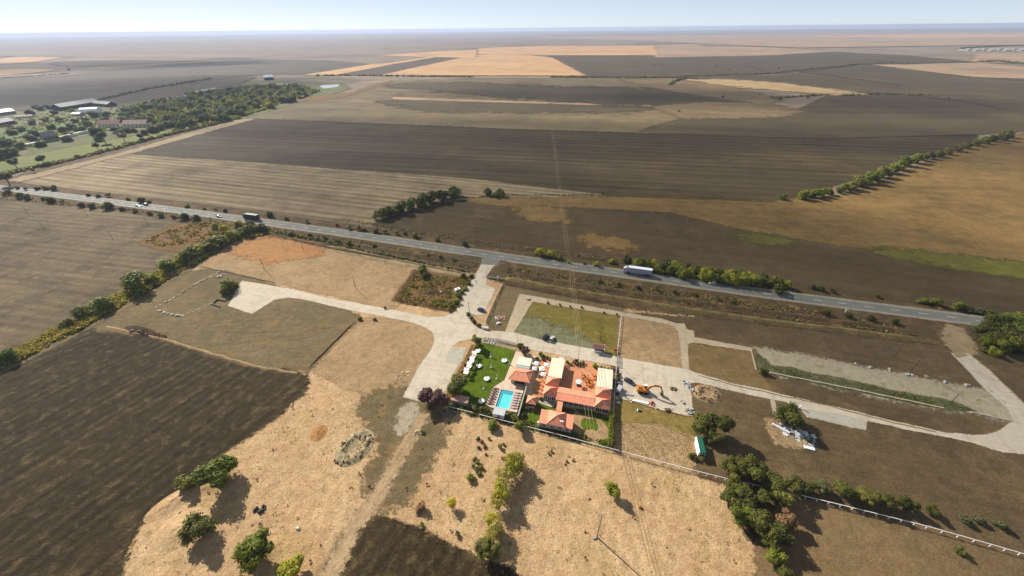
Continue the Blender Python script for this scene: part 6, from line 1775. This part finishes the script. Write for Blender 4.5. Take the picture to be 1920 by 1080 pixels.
# ---- far hedges, one thing each: rows of clumps
def hedge(label, pts, rpx, mats_, gap=1.1, jit=.5, skip=.0, name='field_hedge', kind=None):
    m = MB()
    rnd = random.Random(len(label) * 7 + int(pts[0][0]))
    W = [G(*p) for p in pts]
    c0 = W[0]
    for i in range(len(W) - 1):
        a, b = W[i], W[i + 1]
        s = 0.0
        while s < (b - a).length:
            t = s / (b - a).length
            px = pts[i][0] + (pts[i + 1][0] - pts[i][0]) * t; py = pts[i][1] + (pts[i + 1][1] - pts[i][1]) * t
            r = rpx * mpp(px, py) * rnd.uniform(.5, 1.25)
            r = min(r, 6.5)
            s += max(r * gap, .8)
            if rnd.random() < skip: continue
            p = a + (b - a) * t - c0 + Vector((rnd.uniform(-jit, jit) * r, rnd.uniform(-jit, jit) * r, 0))
            n = 5
            for q in range(16):
                d = Vector((rnd.gauss(0, 1), rnd.gauss(0, 1), abs(rnd.gauss(.3, 1)))).normalized()
                o_ = p + Vector((d.x * r * .9, d.y * r * .9, d.z * r * .9))
                nrm = (d + Vector((rnd.gauss(0, .5), rnd.gauss(0, .5), rnd.gauss(0, .5)))).normalized()
                u = nrm.orthogonal().normalized() * r * .42; v = nrm.cross(u.normalized()) * r * .42
                m.add([o_ - u, o_ + v, o_ + u, o_ - v], [(0, 1, 2, 3)])
            vs = [p + Vector((0, 0, r * .85))] + [p + Vector((math.cos(k * 1.2566) * r * .8, math.sin(k * 1.2566) * r * .8, r * .35)) for k in range(5)] + [p + Vector((math.cos(k * 1.2566) * r * .7, math.sin(k * 1.2566) * r * .7, 0)) for k in range(5)]
            m.add(vs, [(0, 1 + k, 1 + (k + 1) % 5) for k in range(5)] + [(1 + k, 6 + k, 6 + (k + 1) % 5, 1 + (k + 1) % 5) for k in range(5)])
    o = m.build(name, mats_, None, c0)
    tag(o, label, 'hedge', None, kind)
    return o
hedge('low dark hedge between meadow and striped field on the left', [(0, 332), (50, 318), (130, 302), (200, 284), (260, 268), (330, 250), (400, 234), (450, 222)], 5, L_olive)
hedge('long thin tree hedge across the far dark fields behind the village', [(150, 196), (200, 186), (280, 168), (340, 158), (400, 148)], 3.2, L_dark)
hedge('thin hedge of far trees in front of the tan strip fields', [(586, 143), (640, 142), (720, 143), (800, 144), (888, 145)], 2.6, L_dark, gap=1.6, skip=.25)
hedge('dark hedge line running along the middle fields right of centre', [(1033, 145), (1090, 146), (1180, 147), (1260, 146), (1320, 143), (1440, 139), (1500, 133), (1560, 127), (1620, 121)], 2.6, L_dark, gap=1.4)
hedge('far dark hedge continuing east along the pale field', [(1620, 121), (1700, 120), (1780, 119), (1830, 118)], 1.9, L_dark)
hedge('broad dark hedge at the far right below the greenhouses', [(1836, 117), (1870, 116), (1900, 119), (1935, 122)], 4, L_dark)
hedge('thin dark hedge slanting through the right hand fields, upper one', [(1630, 123), (1700, 131), (1770, 140), (1850, 148), (1930, 154)], 1.6, L_dark)
hedge('thin dark hedge slanting through the right hand fields, lower one', [(1500, 136), (1560, 143), (1620, 152), (1690, 161)], 1.8, L_dark)
hedge('dark hedge scraps along the foot of the sunlit strip', [(1448, 184), (1480, 183), (1500, 181), (1540, 179), (1580, 180), (1680, 178), (1740, 180), (1780, 187)], 3, L_dark, gap=2, skip=.3)
hedge('hedge scraps at the rough corner right of centre', [(1255, 160), (1268, 152), (1285, 148), (1310, 150)], 3.4, L_dark)
hedge('low dark hedge along the boundary of golden and dark field', [(872, 371), (960, 366), (1100, 366), (1250, 372), (1380, 376), (1460, 380)], 1.6, L_olive, gap=1.6, skip=.2)
hedge('dark hedge by the far greenhouses on the right', [(1800, 91), (1860, 88), (1930, 85)], 2.0, L_dark)
hedge('thin far hedge in the left plain', [(0, 147), (60, 143), (130, 138)], 1.3, L_dark, skip=.3)
hedge('yellowish rough hedge strip along the village side of the dark field', [(330, 244), (370, 236), (420, 226), (456, 216), (500, 205)], 4, L_yg)
hedge('weedy hedge along the dirt bank west of the entrance', [(620, 458), (680, 470), (760, 486), (840, 502), (880, 511)], 3, L_grey, skip=.25)
hedge('thick low growth along the road edge left of the entrance', [(500, 432), (560, 444), (640, 458)], 4, L_olive, skip=.1)
hedge('dark scrub at the back edge of the ploughed field', [(250, 620), (275, 626), (310, 632)], 4, L_brown)
for (x, y, r) in ((1273, 208, 3.5), (1356, 181, 4), (1240, 122, 2), (1344, 124, 2.2), (1368, 131, 2.2), (1228, 122, 2), (1208, 144, 3.5), (1073, 142, 2.5), (1462, 184, 5), (1515, 181, 5), (1672, 116, 3), (1460, 128, 3), (128, 130, 3), (1465, 204, 2), (1355, 210, 2)):
    bush(x, y, r, 'single dark tree far out in the middle fields', L_dark, 'single far trees', name='far_tree', cat='tree')

# ---- distant tree belts and towns near the horizon: one mass each
for (x0_, x1_, y_, r) in ((0, 900, 69, 1.3), (200, 900, 72, .9), (1000, 1440, 65, 1.3), (1030, 1400, 68, 1.0), (1440, 1920, 58, 1.2), (1440, 1700, 59.5, 1.0)):
    o = hedge('far-off belt of trees below the horizon', [(x0_, y_), ((x0_ + x1_) / 2, y_ - (x1_ - x0_) * .005), (x1_, y_ - (x1_ - x0_) * .010)], r * .8, L_dark, gap=9, skip=.2, name='distant_woods', kind='stuff')
    o.scale.z = 2.2
o = hedge('wooded farm far off on the tan plain', [(1560, 68), (1580, 67), (1600, 68)], 1.6, L_dark, gap=3, name='distant_woods', kind='stuff')

# ================================================================== THE VILLAGE
V_grey = mat('barn_roof_grey', S(176, 170, 160), .7, .12, .2)
V_white = mat('white_sheet', RAW(.76, .75, .72), .5, .05, .2)
V_red = mat('brown_tiles', S(196, 140, 116), .8, .15, .3)
V_pink = mat('pale_tiles', S(228, 186, 160), .8, .12, .3)
V_dark = mat('dark_roof', S(76, 72, 84), .7, .15, .3)
V_cream = mat('cream_render', RAW(.72, .68, .54), .8, .1, .3)
def barn(label, p0, p1, wid, h, rm, wm, name='barn', cat='barn', rise=.25, wins=0, round_=False):
    a, b = G(*p0), G(*p1)
    c = (a + b) / 2
    L_ = (b - a).length; an = math.atan2((b - a).y, (b - a).x)
    e = tag(empty(name, c, an), label, cat)
    MB().box(-L_ / 2, L_ / 2, -wid / 2, wid / 2, 0, h).build('wall', wm, e)
    if round_:
        prof = [(-wid / 2 * 1.03, h * .6)] + [(wid / 2 * 1.03 * -math.cos(t * math.pi / 8), h + rise * wid * math.sin(t * math.pi / 8)) for t in range(9)] + [(wid / 2 * 1.03, h * .6)]
    else: prof = [(-wid / 2 - .5, h - .1), (0, h + wid * rise), (wid / 2 + .5, h - .1), (0, h + wid * rise - .25)]
    n = len(prof)
    vs = [(-L_ / 2 - .4, p[0], p[1]) for p in prof] + [(L_ / 2 + .4, p[0], p[1]) for p in prof]
    MB().add(vs, [tuple(range(n)), tuple(range(2 * n - 1, n - 1, -1))] + [((i + 1) % n, i, n + i, n + (i + 1) % n) for i in range(n)]).build('roof', rm, e)
    for k in range(wins):
        x = -L_ / 2 + (k + .5) * L_ / wins
        MB().box(x - .8, x + .8, -wid / 2 - .06, -wid / 2 - .01, h * .35, h * .75).build('window', M_glass, e)
    return e
barn('white roofed barn at the far left edge of the village', (-18, 219), (26, 213), 16, 5, V_white, W_grey, wins=5)
barn('grey roofed barn at the left edge nearer the gardens', (-20, 240), (22, 232), 16, 5, V_grey, V_dark, wins=4)
barn('long low grey barn behind the round white store', (108, 208), (180, 196), 20, 6, V_grey, V_dark, wins=8)
barn('grey barn wing right of the long low barn', (180, 197), (212, 200), 14, 5, V_grey, V_dark)
barn('round topped white store in the village', (156, 213), (188, 212), 13, 4.5, V_white, W_white, 'storage_hall', 'hall', .32, 3, True)
barn('pale low shed beside the round white store', (140, 217), (156, 217), 9, 3.5, V_white, W_grey, 'shed', 'shed')
barn('brown tiled long house west half, in front of the wood', (192, 238), (232, 237), 13, 5, V_red, V_cream, 'long_house', 'house', .35, 6)
barn('pale tiled long house east half, in front of the wood', (238, 238), (282, 237), 13, 5, V_pink, V_cream, 'long_house', 'house', .35, 6)
barn('old grey manor house with tall windows on the meadow edge', (84, 266), (110, 262), 12, 7, V_grey, mat('old_plaster', S(190, 182, 164), .9, .3, .4), 'manor_house', 'house', .35, 5)
barn('long cream greenhouse along the meadow, the western one', (28, 280), (78, 270), 5, 2.2, V_cream, V_cream, 'greenhouse', 'greenhouse', .3, 0, True)
barn('long cream greenhouse along the meadow, the middle one', (114, 261), (142, 255), 5, 2.2, V_cream, V_cream, 'greenhouse', 'greenhouse', .3, 0, True)
barn('long cream greenhouse along the meadow, the eastern one', (144, 254), (166, 249), 5, 2.2, V_cream, V_cream, 'greenhouse', 'greenhouse', .3, 0, True)
barn('long grey roofed hall among the trees right of the village', (366, 178), (404, 171), 14, 5, V_grey, V_dark, 'hall', 'hall', .2, 5)
barn('white roofed barn beyond the pond', (496, 150), (513, 149), 22, 7, V_white, V_dark, wins=3)
barn('small pointed white house in the wood', (348, 190), (353, 189), 8, 7, V_white, W_white, 'house', 'house', .6, 2)
barn('low pinkish shed behind the garden beds', (32, 222), (64, 220), 9, 3, V_pink, V_cream, 'shed', 'shed', .2, 3)
V_glassh = mat('greenhouse_film', S(226, 220, 206), .6, .2, .05)
for k in range(9):
    x = 1806 + k * 14
    barn('white far greenhouse, %s from the left of the row at the right edge' % ORD[k], (x, 94.5 + (k % 2) * .3), (x + 11, 94.3 + (k % 2) * .3), 45, 4, V_glassh, V_glassh, 'greenhouse', 'greenhouse', .12)['group'] = 'far greenhouses'
M_bed = ground_mat('garden_green', S(110, 138, 70), S(92, 122, 58), S(190, 186, 140), big=30, mid=6, fine=1.4, grain=.14, cpatch=20, streaks=((A_ROW1 + .6, 3, 60, .2),), bump=0)
for k in range(4):
    sheet('garden_bed', [(14 + k * 30, 252 - k * 6), (64 + k * 30, 240 - k * 6), (74 + k * 30, 246 - k * 6), (22 + k * 30, 260 - k * 6)], M_bed, .2)
# trees of the village: scattered through the wooded ground
rnd = random.Random(12)
def inside(p, poly):
    r = False; j = len(poly) - 1
    for i in range(len(poly)):
        if (poly[i][1] > p[1]) != (poly[j][1] > p[1]) and p[0] < (poly[j][0] - poly[i][0]) * (p[1] - poly[i][1]) / (poly[j][1] - poly[i][1]) + poly[i][0]: r = not r
        j = i
    return r
wood = [(215, 228), (240, 202), (300, 192), (360, 180), (420, 168), (500, 160), (560, 160), (600, 172), (575, 182), (545, 190), (500, 205), (440, 222), (330, 240), (285, 232)]
nt_ = 0
while nt_ < 150:
    x, y = rnd.uniform(210, 605), rnd.uniform(158, 242)
    if not inside((x, y), wood): continue
    if 578 < x < 640 and 157 < y < 171: continue
    nt_ += 1
    m = rnd.choice((L_dark, L_dark, L_mid, L_mid, L_olive, L_yg if x > 380 else L_dark))
    nm = {'dark_leaves': 'dark green', 'mid_leaves': 'green', 'olive_leaves': 'olive', 'yellow_green_leaves': 'yellow-green'}[m.name]
    r = min(max(2.2, rnd.uniform(5.5, 9.5) * (y - 40) / 150), 8 / mpp(x, y))
    bush(x, y - r * .3, r, '%s tree of the dense wood between village and dark field' % nm, m, 'trees of the village wood', mesh=rnd.choice(CR if y > 200 else BU), name='tree', cat='tree', sz=1.15)
VN = ['at the left edge by the meadow', 'second from the left edge by the meadow', 'third along the western greenhouse', 'fourth along the western greenhouse', 'above the western greenhouse end', 'behind the western greenhouse', 'at the left edge behind the greenhouse', 'left of the manor house back', 'right of the manor house', 'behind the manor house', 'behind the manor roof', 'over the middle greenhouse', 'left beside the long house', 'behind the eastern greenhouse', 'in front of the round white store', 'below the round white store', 'left of the long garden beds', 'on the garden beds', 'on the west garden beds', 'near the pinkish shed', 'against the long house west end', 'between store and long house', 'in front of the grey long barn', 'beyond the white barn to the right', 'right of the white barn roof', 'west of the long grey barn', 'in front of the long grey barn middle', 'right of the round white store', 'in front of the left grey barn', 'below the left grey barn', 'in front of the brown tiled roof', 'below the brown tiled roof', 'between the two long houses', 'at the east end of the long houses', 'east beyond the pale tiled house', 'below the pale tiled house', 'in front of the gap between long houses', 'last before the village wood', 'alone behind the pinkish shed', 'over the long barn west wall', 'between beds and long house', 'at the right greenhouse end']
vt = [(5, 292, 14), (20, 288, 11), (38, 276, 9), (58, 262, 10), (75, 272, 9), (66, 252, 8), (10, 270, 12), (95, 240, 7), (125, 262, 9), (118, 244, 8), (135, 240, 8), (150, 246, 9), (178, 248, 12), (185, 262, 8), (176, 216, 9), (165, 234, 8), (140, 228, 6), (110, 225, 6), (85, 226, 6), (60, 232, 6), (205, 232, 8), (196, 226, 7), (100, 212, 6), (75, 205, 6), (55, 212, 7), (90, 202, 6), (135, 208, 5), (200, 216, 7), (40, 244, 7), (22, 250, 8), (215, 246, 8), (225, 250, 8), (238, 246, 7), (285, 244, 10), (300, 240, 9), (270, 250, 7), (250, 246, 6), (313, 236, 8), (66, 202, 5), (118, 204, 4), (160, 226, 6), (130, 254, 6)]
for k, (x, y, r) in enumerate(vt):
    m = rnd.choice((L_dark, L_dark, L_mid, L_olive))
    nm = {'dark_leaves': 'dark green', 'mid_leaves': 'green', 'olive_leaves': 'olive'}[m.name]
    bush(x, y - r * .2, r, '%s tree among the village gardens, standing %s' % (nm, VN[k]), m, 'garden trees of the village', mesh=rnd.choice(CR), name='tree', cat='tree', sz=1.1)
for (x, y, r, l) in ((24, 303, 8, 'slanting tree alone on the meadow, furthest left'), (76, 296, 8, 'airy tree alone on the meadow beside the low hedge'), (179, 272, 6, 'round bush tree alone on the open meadow'), (190, 254, 9, 'tall tree on the meadow edge near the long house'), (6, 330, 11, 'dark bush at the left edge where hedge meets road'), (228, 254, 7, 'orange tinted tree in front of the long house'), (262, 254, 6, 'slender tree on the meadow right of the orange tinted one'), (61, 318, 4, 'small bush hanging below the meadow hedge')):
    tree(x, y, r, l, L_brown if l.startswith('orange') else (L_grey if 'airy' in l or 'slanting' in l else L_dark), crown=random.choice(CR), hk=1.5)

# ================================================================== GROUND COVER (uncountable)
def cover(name, polys, n, smin, smax, mats_, seed, kind='tuft', hk=1.0):
    rnd = random.Random(seed)
    m = MB()
    for poly, wt in polys:
        xs = [p[0] for p in poly]; ys = [p[1] for p in poly]
        W = [G(*p) for p in poly]
        wx0, wx1 = min(p.x for p in W), max(p.x for p in W); wy0, wy1 = min(p.y for p in W), max(p.y for p in W)
        Wp = [(p.x, p.y) for p in W]
        k = 0; tries = 0
        while k < n * wt and tries < n * 40:
            tries += 1
            x, y = rnd.uniform(wx0, wx1), rnd.uniform(wy0, wy1)
            if not inside((x, y), Wp): continue
            dn = mnoise.noise(Vector((x * .13, y * .13, seed))) + .5 * mnoise.noise(Vector((x * .5, y * .5, seed)))
            if dn < rnd.uniform(-.7, .5): continue
            k += 1
            s = rnd.uniform(smin, smax) * (1 + .5 * dn)
            mi = rnd.randrange(len(mats_))
            for q in range(4):
                t = rnd.uniform(0, 6.28)
                d = Vector((math.cos(t), math.sin(t), 0))
                nn = Vector((-d.y, d.x, 0)) * s * .45
                p = Vector((x, y, .05)) + d * s * .2
                m.add([p - nn, p + nn, p + d * s * .5 + Vector((0, 0, s * hk * rnd.uniform(.5, 1)))], [(0, 1, 2)], mi)
    o = m.build(name, mats_)
    o['kind'] = 'stuff'
    return o
dryp = [(230, 1110), (252, 985), (335, 918), (400, 862), (562, 746), (600, 700), (760, 745), (830, 800), (1155, 855), (1366, 905), (1440, 1060), (1480, 1110), (940, 1110), (850, 1028), (700, 968), (640, 1010), (590, 1110)]
D1 = mat('dry_tuft', S(206, 168, 120), .95, .2, .4); D2 = mat('brown_tuft', S(170, 132, 90), .95, .2, .4); D4 = mat('dull_tuft', S(132, 110, 78), .95, .2, .4); D3 = mat('pale_tuft', S(216, 180, 132), .95, .2, .4)
cover('dry_grass_tufts', [(dryp, 1)], 1800, .18, .36, [D1, D1, D2, D3], 3, hk=.5)
cover('dry_weeds', [(dryp, 1)], 90, .4, .9, [D2, L_brown, D2], 9, hk=.6)
cover('field_weeds', [([(742, 566), (782, 510), (882, 524), (856, 582)], 1)], 900, .5, 1.3, [L_olive, L_brown, L_yg, L_straw], 4, hk=.8)
cover('plot_weeds', [([(268, 455), (322, 426), (400, 412), (445, 425), (395, 452), (300, 464)], 1)], 500, .5, 1.4, [L_olive, L_yg, L_brown, L_dark], 14, hk=.8)
cover('hedge_undergrowth', [([(490, 425), (520, 436), (440, 452), (345, 508), (250, 562), (120, 635), (0, 695), (-40, 690), (0, 672), (140, 600), (250, 535), (345, 480), (430, 442)], 1)], 4200, .7, 1.8, [L_olive, L_yg, L_yg, L_straw, L_brown], 5, hk=.9)
cover('verge_weeds', [([(440, 430), (640, 458), (890, 506), (900, 494), (640, 446), (440, 418)], .5), ([(950, 518), (1170, 556), (1480, 600), (1720, 630), (1720, 618), (1480, 574), (1170, 532), (950, 500)], 1), ([(0, 374), (200, 394), (400, 414), (400, 408), (200, 386), (0, 362)], .3), ([(640, 414), (900, 460), (1200, 498), (1480, 540), (1480, 533), (1200, 490), (900, 452), (640, 408)], .35)], 2600, .4, 1.0, [L_brown, L_grey, L_straw, D2, L_olive], 6, hk=.7)
cover('lot_weeds', [([(190, 610), (410, 510), (560, 560), (665, 596), (572, 692), (480, 680)], .5), ([(1300, 720), (1880, 850), (1900, 1030), (1500, 920), (1380, 880), (1320, 780)], 1), ([(1180, 600), (1440, 612), (1720, 645), (1780, 700), (1600, 680), (1420, 650), (1290, 620)], .4)], 700, .2, .42, [D4, D4, D4, L_olive], 7, hk=.4)
cover('gravel_weeds', [([(1422, 672), (1450, 690), (1620, 722), (1740, 748), (1830, 770), (1772, 764), (1604, 732), (1466, 702)], 1)], 480, .3, .7, [L_grey, L_mid, L_olive], 8, hk=.6)
cover('mown_straw', [([(1156, 792), (1238, 796), (1300, 818), (1296, 872), (1158, 846)], 1)], 1600, .2, .5, [D1, D3, D2, L_straw], 10, hk=.3)
cover('wood_undergrowth', [(wood, 1)], 2600, 4, 9, [L_dark, L_dark, L_mid, L_olive], 12, hk=.8)
cover('garden_undergrowth', [([(0, 300), (90, 266), (205, 246), (330, 236), (240, 204), (150, 200), (0, 232)], 1)], 320, 2.5, 6, [L_dark, L_mid, L_olive], 13, hk=.7)
cover('garden_plants', [([(836, 768), (1140, 840), (1150, 832), (1000, 792), (840, 758)], 1)], 500, .4, .9, [L_dark, L_mid, L_olive], 11, hk=1)

rnd = random.Random(77)
rs = MB()
for cx, cy, rx, ry, rz, n in ((666, 838, 5.8 * .62, 7.6 * .62, -.35, 150), (1325, 738, 5.5 * .62, 4.5 * .62, .1, 110)):
    c = G(cx, cy)
    for k in range(n):
        t = rnd.uniform(0, 6.283); q = rnd.gauss(1, .16)
        x, y = math.cos(t) * rx * q, math.sin(t) * ry * q
        s = rnd.uniform(.1, .36)
        Mx = Matrix.Translation((c.x + x * math.cos(rz) - y * math.sin(rz), c.y + x * math.sin(rz) + y * math.cos(rz), .45 + rnd.uniform(-.1, .25))) @ Matrix.Rotation(rnd.uniform(0, 6), 4, 'Z') @ Matrix.Rotation(rnd.uniform(-.6, .6), 4, 'X')
        rs.box(-s, s, -s * .7, s * .7, -s * .4, s * .4, rnd.randrange(3), s * .2, Mx)
rs.build('ring_stones', [M_rub2, br_piece, bpy.data.materials['dark_rock']])['kind'] = 'stuff'
# ================================================================== CLOUDS AND AIR
mc = bpy.data.materials.new('cloud_vapour'); mc.use_nodes = True
nt = mc.node_tree; nt.nodes.clear()
out = nt.nodes.new('ShaderNodeOutputMaterial'); pv = nt.nodes.new('ShaderNodeVolumePrincipled')
pv.inputs['Color'].default_value = (1, 1, 1, 1); pv.inputs['Density'].default_value = .0028; pv.inputs['Anisotropy'].default_value = .6
nt.links.new(pv.outputs[0], out.inputs['Volume'])
CLOUD_Z = 900.0
def cloud(gx, gy, rx, ry, rz=0, th=130, seed=0):
    """cloud whose shadow falls round the ground point (gx, gy)"""
    k = CLOUD_Z / math.tan(R(SUN_EL))
    c = Vector((gx - k * math.sqrt(.5), gy + k * math.sqrt(.5), CLOUD_Z))
    vs, fs = [], []
    na, nr = 28, 9
    for i in range(nr + 1):
        ph = math.pi * i / nr
        for j in range(na):
            t = 2 * math.pi * j / na
            d = Vector((math.sin(ph) * math.cos(t), math.sin(ph) * math.sin(t), math.cos(ph)))
            s = 1 + .38 * mnoise.noise(d * 1.6 + Vector((seed * 3.7, 0, 0))) + .2 * mnoise.noise(d * 3.6 + Vector((0, seed * 2.1, 0)))
            vs.append((d.x * rx * s, d.y * ry * s, d.z * th * s * (1 if d.z > 0 else .45)))
    for i in range(nr):
        for j in range(na):
            j2 = (j + 1) % na
            fs.append((i * na + j, (i + 1) * na + j, (i + 1) * na + j2, i * na + j2))
    me = bpy.data.meshes.new('cloud'); me.from_pydata(vs, [], fs); me.materials.append(mc)
    o = obj('cloud', me, None, c, rz)
    o['kind'] = 'structure'
    return o
for (gx, gy, rx, ry, rz, th, sd) in ((-70, 330, 270, 62, -.2, 210, 1), (-60, 560, 420, 70, -.08, 130, 2), (520, 470, 190, 90, -.2, 110, 3), (145, 95, 95, 70, -.2, 70, 4),
                                     (-900, 1080, 480, 300, .2, 130, 5), (480, 800, 360, 110, -.1, 120, 6), (150, 930, 380, 150, 0, 120, 7), (190, 250, 150, 40, -.25, 90, 8), (-1900, 1900, 900, 380, .1, 140, 9)):
    cloud(gx, gy, rx, ry, rz, th, sd)
mh = bpy.data.materials.new('haze_air'); mh.use_nodes = True
nt = mh.node_tree; nt.nodes.clear()
out = nt.nodes.new('ShaderNodeOutputMaterial'); pv = nt.nodes.new('ShaderNodeVolumePrincipled')
pv.inputs['Color'].default_value = (.56, .63, .80, 1); pv.inputs['Density'].default_value = 9e-5; pv.inputs['Anisotropy'].default_value = .2
nt.links.new(pv.outputs[0], out.inputs['Volume'])
hz = MB().box(-23000, 23000, -23000, 23000, -1.0, CAM_H + 3).build('haze', mh)
hz['kind'] = 'stuff'
